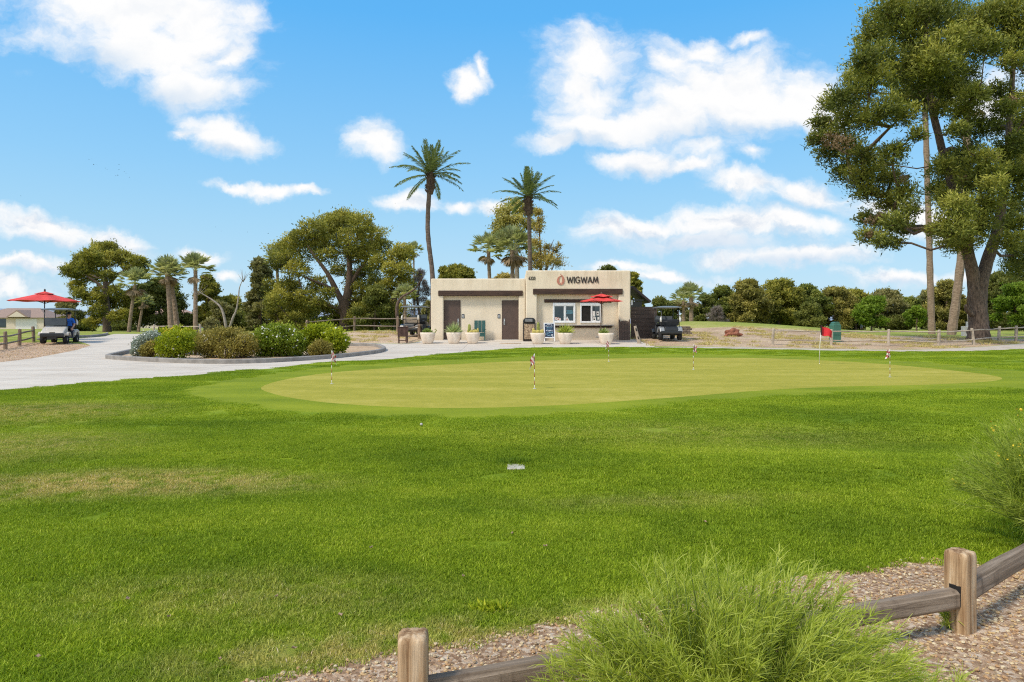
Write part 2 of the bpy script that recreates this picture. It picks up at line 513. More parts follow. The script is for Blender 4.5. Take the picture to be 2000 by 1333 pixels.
dirtB_poly = gp([(800, 671), (690, 670.5), (664, 667)]) + [(-11.2, 43), (-10.5, 45.6), (-8.5, 46.2), (-6.0, 44.5), (-4.6, 42), (-4.6, 38.8), (-5.1, 37)]
ground_grass_poly = None

ZONES = [('lawn', lawn_poly), ('dirt_bank', dirtA_poly), ('dirt_mound', dirtB_poly), ('collar', collar_poly), ('putting_green', green_poly),
         ('gravel_verge', gverge_poly), ('driveway', drive_poly), ('path', path_poly), ('planting_bed', isl_out),
         ('gravel_bed', gravel_edge + [(12, 6), (12, -6), (-8, -6), (-8, 1.4), (-3.2, 2.2)])]

def inside(P, poly):
    x, y = P[:, 0], P[:, 1]; r = np.zeros(len(P), bool)
    q = np.array(poly); j = len(q) - 1
    for i in range(len(q)):
        xi, yi = q[i]; xj, yj = q[j]
        if yi != yj:
            c = ((yi > y) != (yj > y)) & (x < (xj - xi) * (y - yi) / (yj - yi) + xi)
            r ^= c
        j = i
    return r

# lawn / gravel ragged border
def ragged(pts, step, amp, seed):
    rg = np.random.default_rng(seed); out = []
    for a, b in zip(pts[:-1], pts[1:]):
        a = np.array(a); b = np.array(b); L = np.linalg.norm(b - a); k = max(1, int(L / step))
        nrm = np.array([-(b - a)[1], (b - a)[0]]) / (L + 1e-9)
        for i in range(k):
            out.append(tuple(a + (b - a) * i / k + nrm * rg.normal() * amp * (0 if i == 0 else 1)))
    out.append(tuple(pts[-1])); return out
ge = ragged(smooth_open(gravel_edge[1:], 4), 0.07, 0.02, 3)
ZONES[0] = ('lawn', [(-22, 13.2), (-14.5, 13.9)] + lawn_edge + [(28, 33.5), (40, 38), (40, 8), (12, 6.6)] + ge[::-1] + [(-3.2, 2.2), (-8, 1.4), (-22, 1.4)])
ZONES[-1] = ('gravel_bed', ge + [(12, 6.6), (12, -6), (-8, -6), (-8, 1.4), (-3.2, 2.2)])

pts = []; 
def gridpts(x0, x1, y0, y1, s, wedge=None):
    for y in np.arange(y0, y1, s):
        for x in np.arange(x0, x1, s):
            xx = x + random.uniform(-.2, .2) * s; yy = y + random.uniform(-.2, .2) * s
            if wedge and abs(xx) > wedge * max(yy, 0) + 8: continue
            pts.append((xx, yy))
gridpts(-9, 12, 1, 14, 0.35)
gridpts(-40, 40, 14, 62, 0.75, 0.85)
gridpts(-40, 40, -6, 1, 2.0)
gridpts(-140, 140, 62, 260, 6.0)
for y in np.arange(-6, 62, 6):
    for x in list(np.arange(-140, -42, 8)) + list(np.arange(44, 140, 8)): pts.append((x, y))
for y in list(np.arange(-300, -10, 60)) + list(np.arange(270, 6000, 260)):
    for x in np.arange(-5000, 5001, 260): pts.append((x + random.uniform(-20, 20), y))
for y in np.arange(-6, 262, 30):
    for x in list(np.arange(-5000, -150, 250)) + list(np.arange(160, 5000, 250)): pts.append((x, y))
co = [Vector(p) for p in pts]; edges = []
for nm, poly in ZONES:
    o = len(co); n = len(poly)
    co += [Vector(p) for p in poly]
    edges += [(o + i, o + (i + 1) % n) for i in range(n)]
cv, ce, cf, _, _, _ = delaunay_2d_cdt(co, edges, [], 0, 1e-4)
VX = np.array([(q.x, q.y) for q in cv])
VZ = hgt(VX[:, 0], VX[:, 1])
TR = np.array([list(f) for f in cf if len(f) == 3])
CE = VX[TR].mean(axis=1)
zone = np.zeros(len(TR), int)
for k, (nm, poly) in enumerate(ZONES):
    zone[inside(CE, poly)] = k + 1

# ---- ground materials
def ground_mat(name, build, rough=0.9, bump=None, spec=0.15):
    m, t, b, out = new_mat(name)
    pos = t.n('ShaderNodeNewGeometry').outputs['Position']
    t.set(b.inputs['Base Color'], build(t, pos))
    b.inputs['Roughness'].default_value = rough
    b.inputs['Specular IOR Level'].default_value = spec
    if bump:
        sc, st, di = bump
        bn = t.n('ShaderNodeBump'); bn.inputs['Strength'].default_value = st; bn.inputs['Distance'].default_value = di
        t.set(bn.inputs['Height'], t.noise(pos, sc, 6.0, 0.7)); t.set(b.inputs['Normal'], bn)
    return m

def spot(t, pos, cx, cy, rx, ry, rot=0.0):
    d = t.vmath('SUBTRACT', pos, (cx, cy, 0))
    if rot:
        vr = t.n('ShaderNodeVectorRotate', rotation_type='Z_AXIS', ins={'Vector': d}); vr.inputs['Angle'].default_value = -rot; d = vr.outputs[0]
    d = t.vmath('MULTIPLY', d, (1 / rx, 1 / ry, 0))
    return t.smooth(t.vmath('LENGTH', d), 1.25, 0.15)

G_DARK, G_MID, G_LITE, G_DRY = (0.130, 0.205, 0.008), (0.220, 0.300, 0.012), (0.325, 0.385, 0.024), (0.48, 0.40, 0.115)
def lawn_color(t, pos, gain=1.0, fine=True):
    st = t.vmath('MULTIPLY', pos, (0.55, 1.25, 0.0))
    n1 = t.noise(st, 0.55, 4.0, 0.55)
    n2 = t.noise(pos, 2.6, 4.0, 0.6)
    f = t.math('ADD', t.math('MULTIPLY', n1, 0.75), t.math('MULTIPLY', n2, 0.25))
    if fine:
        n3 = t.noise(pos, 38.0, 3.0, 0.7)
        f = t.math('ADD', f, t.math('MULTIPLY', t.math('SUBTRACT', n3, 0.5), 0.30))
    c = t.ramp(f, [(0.34, G_DARK), (0.52, G_MID), (0.70, G_LITE)])
    dry = None
    for a in [(-3.9, 6.9, 2.3, 0.62, 0.06, .95), (-6.6, 8.6, 2.2, 1.3, 0, .55), (-8.2, 11.5, 2.6, 1.5, 0, .60), (-0.7, 3.62, 1.3, 0.30, 0.22, .75), (-1.6, 4.2, 1.5, .5, 0, .35), (0.55, 3.95, 0.7, 0.3, 0.25, .55), (1.4, 6.3, 1.5, .35, 0, .25), (2.6, 9.5, 3.5, 1.2, 0, .22)]:
        s = t.math('MULTIPLY', spot(t, pos, *a[:5]), a[5])
        dry = s if dry is None else t.math('MAXIMUM', dry, s)
    dn = t.noise(pos, 5.0, 5.0, 0.65)
    dry = t.math('MULTIPLY', dry, t.smooth(dn, 0.30, 0.60))
    c = t.mix(dry, c, G_DRY)
    return c

def m_lawn(t, pos): return t.mix(1.0, lawn_color(t, pos), (0.9, 0.9, 0.85), 'MULTIPLY')
def m_collar(t, pos):
    n1 = t.noise(t.vmath('MULTIPLY', pos, (0.5, 1.4, 0)), 0.8, 4.0); n2 = t.noise(pos, 30.0, 4.0, 0.7)
    f = t.math('ADD', t.math('MULTIPLY', n1, 0.7), t.math('MULTIPLY', n2, 0.3))
    return t.ramp(f, [(0.32, (0.130, 0.178, 0.006)), (0.5, (0.192, 0.236, 0.008)), (0.68, (0.262, 0.292, 0.015))])
def m_green(t, pos):
    n1 = t.noise(t.vmath('MULTIPLY', pos, (0.35, 1.5, 0)), 0.7, 6.0, 0.6); n2 = t.noise(pos, 24.0, 5.0, 0.75); n4 = t.noise(pos, 3.0, 4.0, .6)
    f = t.math('ADD', t.math('MULTIPLY', n1, 0.5), t.math('MULTIPLY', n2, 0.25)); f = t.math('ADD', f, t.math('MULTIPLY', n4, .25))
    return t.ramp(f, [(0.30, (0.225, 0.222, 0.022)), (0.5, (0.325, 0.292, 0.036)), (0.68, (0.455, 0.380, 0.085))])
def m_ground(t, pos):
    n1 = t.noise(t.vmath('MULTIPLY', pos, (0.06, 0.12, 0)), 1.0, 6.0, .62); n2 = t.noise(pos, 1.6, 6.0, .7)
    f = t.math('ADD', t.math('MULTIPLY', n1, 0.65), t.math('MULTIPLY', n2, 0.35))
    return t.ramp(f, [(0.36, (0.150, 0.205, 0.022)), (0.50, (0.265, 0.290, 0.045)), (0.62, (0.430, 0.365, 0.145))])
def m_dirt(t, pos):
    n1 = t.noise(pos, 0.55, 7.0, .68); n2 = t.noise(pos, 9.0, 6.0, .75)
    f = t.math('ADD', t.math('MULTIPLY', n1, 0.6), t.math('MULTIPLY', n2, 0.4))
    c = t.ramp(f, [(0.34, (0.300, 0.190, 0.115)), (0.48, (0.480, 0.340, 0.220)), (0.66, (0.630, 0.485, 0.340))])
    g = t.math('MULTIPLY', t.smooth(t.noise(pos, 0.9, 6.0, .7), 0.56, 0.70), 0.7)
    return t.mix(g, c, (0.34, 0.30, 0.075))
def m_gravel(t, pos):
    n1 = t.noise(pos, 1.2, 5.0, .6)
    vo = t.n('ShaderNodeTexVoronoi'); vo.inputs['Scale'].default_value = 45.0; t.set(vo.inputs['Vector'], pos)
    c = t.ramp(t.n('ShaderNodeSeparateColor', ins={0: vo.outputs['Color']}).outputs[0], [(0.0, (0.26, 0.155, 0.09)), (0.4, (0.45, 0.295, 0.185)), (0.75, (0.60, 0.43, 0.29)), (1.0, (0.70, 0.58, 0.45))])
    return t.mix(1.0, c, t.ramp(n1, [(0.3, (0.75, 0.72, 0.68)), (0.7, (1.05, 1.02, 1.0))]), 'MULTIPLY')
def m_concrete(t, pos):
    n1 = t.noise(t.vmath('MULTIPLY', pos, (0.35, 1.3, 0)), 0.9, 7.0, .65); n2 = t.noise(pos, 22.0, 5.0, .7); n3 = t.noise(pos, 0.25, 3.0)
    f = t.math('ADD', t.math('MULTIPLY', n1, 0.6), t.math('MULTIPLY', n2, 0.25)); f = t.math('ADD', f, t.math('MULTIPLY', n3, .15))
    c = t.ramp(f, [(0.32, (0.405, 0.340, 0.270)), (0.50, (0.545, 0.475, 0.395)), (0.68, (0.62, 0.555, 0.475))])
    sn = t.noise(pos, 0.7, 8.0, .7)
    c = t.mix(t.math('MULTIPLY', t.smooth(sn, .52, .72), .38), c, (.40, .31, .235))
    # sawn joints every few metres
    for ax, step, off in ((0, 3.4, 0.6), (1, 3.4, 1.3)):
        s = t.n('ShaderNodeSeparateXYZ', ins={0: pos}).outputs[ax]
        q = t.math('ABSOLUTE', t.math('SUBTRACT', t.math('FRACT', t.math('DIVIDE', t.math('ADD', s, off), step)), 0.5))
        c = t.mix(t.math('MULTIPLY', t.smooth(q, 0.007, 0.002), 0.65), c, (0.25, 0.22, 0.19))
    return c
def m_path(t, pos):
    n1 = t.noise(pos, 1.4, 6.0, .65); n2 = t.noise(pos, 14.0, 5.0, .7)
    f = t.math('ADD', t.math('MULTIPLY', n1, 0.6), t.math('MULTIPLY', n2, 0.4))
    return t.ramp(f, [(0.32, (0.36, 0.28, 0.21)), (0.50, (0.47, 0.40, 0.33)), (0.68, (0.55, 0.49, 0.43))])
ZM = {
 'ground': ground_mat('ground_grass', m_ground, bump=(9.0, .5, .05)),
 'lawn': ground_mat('lawn_turf', m_lawn, bump=(60.0, .8, .03)),
 'collar': ground_mat('collar_turf', m_collar, bump=(70.0, .6, .015)),
 'putting_green': ground_mat('green_turf', m_green, bump=(90.0, .4, .008)),
 'dirt_bank': ground_mat('bank_dirt', m_dirt, bump=(5.0, .9, .12)),
 'dirt_mound': ground_mat('mound_dirt', m_dirt, bump=(6.0, .9, .10)),
 'gravel_verge': ground_mat('verge_gravel', m_gravel, bump=(40.0, .8, .03)),
 'gravel_bed': ground_mat('bed_gravel', m_gravel, bump=(60.0, .9, .02)),
 'planting_bed': ground_mat('bed_soil', m_dirt, bump=(20.0, .8, .04)),
 'driveway': ground_mat('drive_concrete', m_concrete, rough=.85, bump=(30.0, .25, .008)),
 'path': ground_mat('path_concrete', m_path, rough=.85, bump=(20.0, .35, .01)),
}
for k, nm in enumerate(['ground'] + [z[0] for z in ZONES]):
    T = TR[zone == k]
    if len(T) == 0: continue
    us, inv = np.unique(T.reshape(-1), return_inverse=True)
    me = bpy.data.meshes.new(nm)
    vz = VZ[us].copy()
    me.from_pydata(np.column_stack([VX[us], vz]).tolist(), [], inv.reshape(-1, 3).tolist())
    me.polygons.foreach_set('use_smooth', np.ones(len(T), bool))
    me.materials.append(ZM[nm]); me.update()
    bm = bmesh.new(); bm.from_mesh(me)
    for f in bm.faces:
        if f.normal.z < 0: f.normal_flip()
    bm.to_mesh(me); bm.free()
    o = bpy.data.objects.new(nm, me); COL.objects.link(o)
    tag(o, kind='structure')

# ------------------------------------------------------------------ grass: one mass of blades
def blade_mat(name, gain, soft=0.0):
    m, t, b, out = new_mat(name)
    g = t.n('ShaderNodeNewGeometry')
    c = lawn_color(t, g.outputs['Position'], fine=False)
    at = t.n('ShaderNodeAttribute', attribute_name='tint').outputs['Fac']
    k = t.ramp(g.outputs['Random Per Island'], [(0.0, (.42 * gain, .48 * gain, .4 * gain)), (0.5, (.95 * gain, .95 * gain, 1.0 * gain)), (0.88, (1.6 * gain, 1.45 * gain, 2.0 * gain)), (1.0, (2.5 * gain, 1.9 * gain, 8.0 * gain))])
    if soft: k = t.mix(soft, k, (.98 * gain, .97 * gain, 1.1 * gain))
    c = t.mix(1.0, c, k, 'MULTIPLY')
    t.set(b.inputs['Base Color'], c)
    b.inputs['Roughness'].default_value = 0.6; b.inputs['Specular IOR Level'].default_value = 0.18
    tr = t.n('ShaderNodeBsdfTranslucent'); t.set(tr.inputs[0], t.mix(1.0, c, (1.1, 1.1, .6), 'MULTIPLY'))
    ms = t.n('ShaderNodeMixShader', ins={0: 0.35, 1: b, 2: tr}); t.set(out.inputs[0], ms)
    return m
BLADE = blade_mat('grass_blade', 1.25, .25)
BLADEF = blade_mat('grass_blade_far', 1.22, .6)

def grass_patch(size, n, h0, h1, w, seed, m_=None):
    rg = np.random.default_rng(seed)
    P = np.column_stack([rg.uniform(-size / 2, size / 2, n), rg.uniform(-size / 2, size / 2, n), np.full(n, -0.004)])
    az = rg.uniform(0, 2 * PI, n); lean = rg.uniform(0.15, 0.95, n)
    hh = rg.uniform(h0, h1, n)
    D = np.column_stack([np.cos(az) * lean, np.sin(az) * lean, np.ones(n)]); D = norm(D)
    sdir = np.column_stack([-np.sin(az), np.cos(az), np.zeros(n)]); 
    sdir = norm(sdir + 0.6 * rg.normal(size=(n, 3)) * np.array([1, 1, 0]))
    W = (w * rg.uniform(.7, 1.3, n))[:, None]
    mid = P + D * hh[:, None] * 0.55
    D2 = norm(D + np.column_stack([np.cos(az) * lean, np.sin(az) * lean, -0.45 * lean]))
    tip = mid + D2 * hh[:, None] * 0.5
    V = np.stack([P - sdir * W * .5, P + sdir * W * .5, mid + sdir * W * .45, tip, mid - sdir * W * .45], axis=1)
    me = bpy.data.meshes.new('grass_patch')
    me.vertices.add(n * 5); me.vertices.foreach_set('co', V.reshape(-1))
    me.loops.add(n * 7); 
    li = (np.arange(n) * 5)[:, None] + np.array([0, 1, 2, 4, 4, 2, 3])[None, :]
    me.loops.foreach_set('vertex_index', li.reshape(-1).astype(np.int32))
    me.polygons.add(n * 2)
    ls = (np.arange(n) * 7)[:, None] + np.array([0, 4])[None, :]
    me.polygons.foreach_set('loop_start', ls.reshape(-1).astype(np.int32))
    me.update(calc_edges=True); me.validate()
    me.materials.append(m_ or BLADE)
    return bpy.data.objects.new('grass_patch', me)

def scatter(name, P, rz, sc, protos, material=None):
    """one object whose geometry nodes set the given meshes on its points"""
    me = bpy.data.meshes.new(name)
    me.from_pydata([tuple(p) for p in P], [], [])
    a = me.attributes.new('rz', 'FLOAT', 'POINT'); a.data.foreach_set('value', np.asarray(rz, np.float32))
    a = me.attributes.new('sc', 'FLOAT', 'POINT'); a.data.foreach_set('value', np.asarray(sc, np.float32))
    a = me.attributes.new('pick', 'INT', 'POINT'); a.data.foreach_set('value', rng.integers(0, len(protos), len(P)).astype(np.int32))
    o = bpy.data.objects.new(name, me); COL.objects.link(o)
    ng = bpy.data.node_groups.new(name, 'GeometryNodeTree')
    ng.interface.new_socket('Geometry', in_out='INPUT', socket_type='NodeSocketGeometry')
    ng.interface.new_socket('Geometry', in_out='OUTPUT', socket_type='NodeSocketGeometry')
    N = ng.nodes; L = ng.links
    gi = N.new('NodeGroupInput'); go = N.new('NodeGroupOutput')
    def attr(nm, ty):
        q = N.new('GeometryNodeInputNamedAttribute'); q.data_type = ty; q.inputs[0].default_value = nm
        return [s for s in q.outputs if s.enabled][0]
    join = N.new('GeometryNodeJoinGeometry')
    pick = attr('pick', 'INT')
    cx = N.new('ShaderNodeCombineXYZ'); L.new(attr('rz', 'FLOAT'), cx.inputs[2])
    er = N.new('FunctionNodeEulerToRotation'); L.new(cx.outputs[0], er.inputs[0])
    scs = attr('sc', 'FLOAT')
    for i, pr in enumerate(protos):
        cmpn = N.new('FunctionNodeCompare'); cmpn.data_type = 'INT'; cmpn.operation = 'EQUAL'
        ii = [s for s in cmpn.inputs if s.type == 'INT']
        L.new(pick, ii[0]); ii[1].default_value = i
        oi = N.new('GeometryNodeObjectInfo'); oi.inputs['Object'].default_value = pr
        oi.inputs['As Instance'].default_value = True
        ip = N.new('GeometryNodeInstanceOnPoints')
        L.new(gi.outputs[0], ip.inputs['Points'])
        L.new([s for s in cmpn.outputs if s.enabled][0], ip.inputs['Selection'])
        L.new(oi.outputs['Geometry'], ip.inputs['Instance'])
        L.new(er.outputs[0], ip.inputs['Rotation'])
        L.new(scs, ip.inputs['Scale'])
        L.new(ip.outputs[0], join.inputs[0])
    L.new(join.outputs[0], go.inputs[0])
    md = o.modifiers.new('scatter', 'NODES'); md.node_group = ng
    return o

def zone_mask(P, name):
    k = [z[0] for z in ZONES].index(name)
    r = inside(P, ZONES[k][1])
    for nm, poly in ZONES[k + 1:]:
        r &= ~inside(P, poly)
    return r

def sample_zone(name, x0, x1, y0, y1, n, wedge=0.80):
    P = np.column_stack([rng.uniform(x0, x1, n), rng.uniform(y0, y1, n)])
    P = P[np.abs(P[:, 0]) < wedge * P[:, 1] + 0.8]
    return P[zone_mask(P, name)]

def lift(P, dz=0.0): return np.column_stack([P, hgt(P[:, 0], P[:, 1]) + dz])
near_p = [grass_patch(0.24, 560, .014, .036, .0036, s) for s in range(4)]
far_p = [grass_patch(0.5, 900, .014, .030, .0060, 10 + s, BLADEF) for s in range(3)]
P = np.vstack([sample_zone('lawn', -8.2, 8.2, 2.2, 9.5, 12500)])
o = scatter('lawn_grass', lift(P), rng.uniform(0, 6.28, len(P)), rng.uniform(.75, 1.25, len(P)), near_p)
tag(o, 'short mown bright green grass over the near lawn', 'grass', kind='stuff')
P = np.vstack([sample_zone('lawn', -14, 16, 8.8, 18, 5200), sample_zone('lawn', -16, 24, 17, 37, 5200)])
o = scatter('lawn_grass', lift(P), rng.uniform(0, 6.28, len(P)), rng.uniform(.8, 1.3, len(P)), far_p)
tag(o, 'short mown green grass around the putting green', 'grass', kind='stuff')

# gravel of the foreground bed
def pebble_protos():
    cols = [((.60, .42, .22), (.42, .27, .135)), ((.66, .52, .31), (.50, .37, .22)), ((.50, .31, .16), (.34, .20, .10)), ((.68, .57, .39), (.54, .43, .28)), ((.36, .26, .16), (.24, .165, .10)), ((.60, .42, .21), (.42, .28, .13))]
    out = []
    for i in range(6):
        mb = MB(); mb.blob((0, 0, 0), (1.0, random.uniform(.65, .95), random.uniform(.5, .75)), 2, .22, seed=i + 1, smooth=False, fs=1.6)
        me = bpy.data.meshes.new('pebble'); me.from_pydata(mb.v, [], mb.f)
        me.materials.append(mat('pebble_%d' % i, cols[i][0], cols[i][1], scale=2.5, rough=.85, bump=.3, bscale=8, spec=.25))
        out.append(bpy.data.objects.new('pebble', me))
    return out
pebs = pebble_protos()
def gravel_pts(name, x0, x1, y0, y1, n, s0, s1):
    P = sample_zone(name, x0, x1, y0, y1, n, 0.85)
    s = s0 + (s1 - s0) * rng.random(len(P)) ** 2.2
    return P, s
P1, s1 = gravel_pts('gravel_bed', -2.2, 4.6, 2.2, 6.0, 34000, .0045, .013)
o = scatter('gravel', np.column_stack([P1, hgt(P1[:, 0], P1[:, 1]) + s1 * rng.uniform(-.1, .8, len(s1))]), rng.uniform(0, 6.28, len(P1)), s1, pebs)
tag(o, 'tan and pink gravel covering the bed by the foreground fence', 'gravel', kind='stuff')
P2, s2 = gravel_pts('gravel_verge', -40, -10, 22, 40, 16000, .010, .032)
o = scatter('gravel', lift(P2, .004), rng.uniform(0, 6.28, len(P2)), s2, pebs)
tag(o, 'tan gravel on the verge beside the concrete drive', 'gravel', kind='stuff')

# straw tufts and weeds on the dirt banks
STRAW = leaf_mat('straw_blade', (.32, .25, .08), (.56, .46, .18), (.70, .60, .28), nscale=2.0, trans=.3)
def straw_patch(seed):
    rg = np.random.default_rng(seed); n = 60
    Pp = np.column_stack([rg.normal(0, .12, n), rg.normal(0, .12, n), np.zeros(n)])
    D = norm(np.column_stack([rg.normal(0, .6, n), rg.normal(0, .6, n), np.ones(n)]))
    V = leaf_faces(Pp, D, rg.uniform(.06, .16, n), np.full(n, .018), rg)
    ob = quads_obj('straw', V, 4, STRAW, tint=rg.random(n)); COL.objects.unlink(ob); return ob
straws = [straw_patch(30 + i) for i in range(3)]
P = np.vstack([sample_zone('dirt_bank', 6, 32, 30, 50, 5200, 1.2), sample_zone('dirt_mound', -13, -3, 36, 48, 900, 1.2)])
k = (np.sin(P[:, 0] * 1.3) + np.sin(P[:, 1] * 2.1 + P[:, 0]) + rng.normal(0, .8, len(P))) > 1.15
P = P[k]
o = scatter('dry_grass', lift(P), rng.uniform(0, 6.28, len(P)), rng.uniform(.6, 1.3, len(P)), straws)
tag(o, 'sparse dry straw tufts on the bare dirt banks', 'dry grass', kind='stuff')
# ------------------------------------------------------------------ materials of built things
def stucco():
    m, t, b, out = new_mat('stucco')
    pos = t.n('ShaderNodeNewGeometry').outputs['Position']
    n1 = t.noise(pos, 0.9, 6.0, .6); n2 = t.noise(pos, 7.0, 5.0, .7)
    st = t.noise(t.vmath('MULTIPLY', pos, (5.0, 5.0, .5)), 1.0, 5.0, .6)
    f = t.math('ADD', t.math('MULTIPLY', n1, .5), t.math('ADD', t.math('MULTIPLY', n2, .25), t.math('MULTIPLY', st, .25)))
    c = t.ramp(f, [(0.30, (0.60, 0.50, 0.37)), (0.5, (0.71, 0.60, 0.455)), (0.70, (0.76, 0.66, 0.515))])
    # rain streaks below the parapets
    zz = t.n('ShaderNodeSeparateXYZ', ins={0: pos}).outputs[2]
    sk = t.noise(t.vmath('MULTIPLY', pos, (3.2, 3.2, .35)), 1.0, 6.0, .7)
    c = t.mix(t.math('MULTIPLY', t.math('MULTIPLY', t.smooth(zz, 3.3, 4.5), t.smooth(sk, .42, .68)), .42), c, (.44, .345, .235))
    # grime near the pavement
    z = t.n('ShaderNodeSeparateXYZ', ins={0: pos}).outputs[2]
    c = t.mix(t.math('MULTIPLY', t.smooth(z, 1.35, .85), .35), c, (0.40, 0.31, 0.22))
    t.set(b.inputs['Base Color'], c); b.inputs['Roughness'].default_value = .92; b.inputs['Specular IOR Level'].default_value = .15
    bn = t.n('ShaderNodeBump'); bn.inputs['Strength'].default_value = .3; bn.inputs['Distance'].default_value = .015
    t.set(bn.inputs['Height'], t.noise(pos, 11.0, 5.0, .6)); t.set(b.inputs['Normal'], bn)
    return m
STUCCO = stucco()
WOODB = mat('beam_wood', (.075, .040, .026), (.035, .018, .012), scale=3, rough=.75, bump=.6, bscale=14, stretch=(.6, 4, 6))
DOORB = mat('door_brown', (.098, .062, .048), (.080, .050, .039), scale=4, rough=.55)
METAL = mat('steel', (.62, .62, .63), (.5, .5, .52), rough=.3, metal=1.0)
WHITEF = mat('white_frame', (.80, .80, .80), (.70, .70, .71), rough=.4)
GLASSD = mat('window_glass', (.020, .035, .036), (.010, .018, .020), scale=2.0, rough=.04, spec=.9)
DARKIN = mat('dark_interior', (.016, .013, .011), (.008, .006, .005), rough=.8)
SIGNB = mat('sign_navy', (.02, .035, .065), (.012, .02, .04), rough=.4)
PAPER = mat('paper', (.74, .73, .70), (.62, .60, .58), rough=.7)
BLACKP = mat('black_plastic', (.016, .017, .019), (.010, .011, .012), rough=.38, spec=.5)
BLACKL = mat('black_letters', (.035, .026, .022), (.028, .020, .018), rough=.5)
COPPER = mat('copper_paint', (.50, .20, .14), (.40, .15, .10), rough=.45)
RED = mat('red_canvas', (.66, .060, .048), (.56, .045, .036), scale=3, rough=.8, bump=.15, bscale=60)
OLDW = mat('weathered_wood', (.30, .215, .150), (.155, .105, .070), scale=2.6, rough=.9, bump=.9, bscale=9, stretch=(9, 9, .8), contrast=(.38, .62))
RAILW = mat('weathered_rail', (.27, .215, .165), (.130, .098, .072), scale=2.2, rough=.9, bump=.9, bscale=9, stretch=(1.0, 10, 10), contrast=(.38, .62))
PALEW = mat('pale_wood', (.42, .34, .26), (.27, .21, .155), scale=2.5, rough=.9, bump=.6, bscale=10)
POTM = mat('pot_stone', (.76, .66, .55), (.64, .52, .41), scale=4, rough=.85, bump=.3, bscale=30)
SOIL = mat('pot_soil', (.12, .08, .05), (.06, .04, .03), scale=12, rough=.95, bump=.6)
GREENP = mat('green_boards', (.030, .098, .088), (.020, .068, .062), scale=4, rough=.6)
KERB = mat('kerb_concrete', (.30, .275, .25), (.20, .18, .16), scale=3.5, rough=.9, bump=.4, bscale=22)
PLANK = mat('plank_brown', (.115, .080, .064), (.068, .046, .036), scale=3, rough=.8, bump=.5, bscale=10, stretch=(.6, 3, 8))

# ------------------------------------------------------------------ building
YF, ZB = 38.0, 0.885
B = thing('clubhouse_kiosk', 'low cream stucco building with dark wooden beams, two brown doors and white service windows', 'building', (0, 0, 0))
xl = lambda p: X(p, 38.0)
zl = lambda p: Z(p, 38.0)
w = MB()
def pier_frame(x0, x1, z1, ox0, ox1, oz1, y0, y1):
    return [(x0, ZB - .25), (x0, z1), (x1, z1), (x1, ZB - .25), (ox1, ZB - .25), (ox1, oz1), (ox0, oz1), (ox0, ZB - .25)], y0, y1
poly, a, b_ = pier_frame(xl(842), xl(1026.5), zl(544.5), xl(866), xl(1013), zl(576), YF, YF + .24)
w.prism(poly, a, b_, 'xz', bevel=.05)
w.box(((xl(842) + xl(1026.5)) / 2, YF + 3.16, (ZB - .25 + zl(544.5) - .03) / 2), (xl(1026.5) - xl(842) - .06, 5.84, zl(544.5) - ZB + .22))
YR = YF - .32
xr = lambda p: X(p, YR); zr = lambda p: Z(p, YR)
poly, a, b_ = pier_frame(xr(1027), xr(1231.5), zr(528.5), xr(1049), xr(1208), zr(574), YR, YR + .26)
w.prism(poly, a, b_, 'xz', bevel=.055)
w.box(((xr(1027) + xr(1231.5)) / 2, YR + 3.3, (ZB - .25 + zr(528.5) - .03) / 2), (xr(1231.5) - xr(1027) - .06, 6.06, zr(528.5) - ZB + .22))
w.build('wall', STUCCO, B)
def part(name, mb, m, parent, label=None):
    o = mb.build(name, m, parent)
    if label: o['label'] = label
    return o
def beam(p0, p1, q0, q1, yf, dep, xf, zf):
    mb = MB(); mb.cbox(((xf(p0) + xf(p1)) / 2, yf - dep / 2 + .05, (zf(q0) + zf(q1)) / 2), (xf(p1) - xf(p0), dep + .1, zf(q0) - zf(q1)), .03)
    part('beam', mb, WOODB, B)
beam(856, 1021, 568, 578.5, YF, .06, xl, zl)
beam(1041, 1216, 564.5, 575.5, YR, .07, xr, zr)
YRB = YR + .27                                # back wall of the right recess
xb = lambda p: X(p, YRB); zb = lambda p: Z(p, YRB)
beam(1063, 1195, 585, 591.5, YRB, .06, xb, zb)
# doors
YD = YF + .24
xd = lambda p: X(p, YD); zd = lambda p: Z(p, YD)
for (p0, p1, hs) in ((867.5, 899.5, 1), (980.5, 1013.5, -1)):
    x0, x1 = xd(p0), xd(p1); z1 = zd(588); z0 = ZB + .03
    mb = MB(); mb.cbox(((x0 + x1) / 2, YD + .005, (z0 + z1) / 2), (x1 - x0 - .06, .05, z1 - z0), .008)
    d = part('door', mb, DOORB, B)
    mb = MB()
    mb.box((x0 + .012, YD, (z0 + z1) / 2), (.03, .07, z1 - z0 + .05)); mb.box((x1 - .012, YD, (z0 + z1) / 2), (.03, .07, z1 - z0 + .05)); mb.box(((x0 + x1) / 2, YD, z1 + .014), (x1 - x0 - .06, .07, .028))
    part('frame', mb, DOORB, d)
    mb = MB(); hx = x1 - .13 if hs > 0 else x0 + .13
    mb.cbox((hx, YD - .028, ZB + 1.02), (.07, .01, .34), .004)
    mb.tube([(hx, YD - .03, ZB + .90), (hx, YD - .085, ZB + .93), (hx, YD - .085, ZB + 1.10), (hx, YD - .03, ZB + 1.13)], .014, 8)
    part('handle', mb, METAL, d)
    mb = MB(); mb.box(((x0 + x1) / 2, YD - .02, ZB + .012), (x1 - x0, .10, .024)); part('threshold', mb, METAL, d)
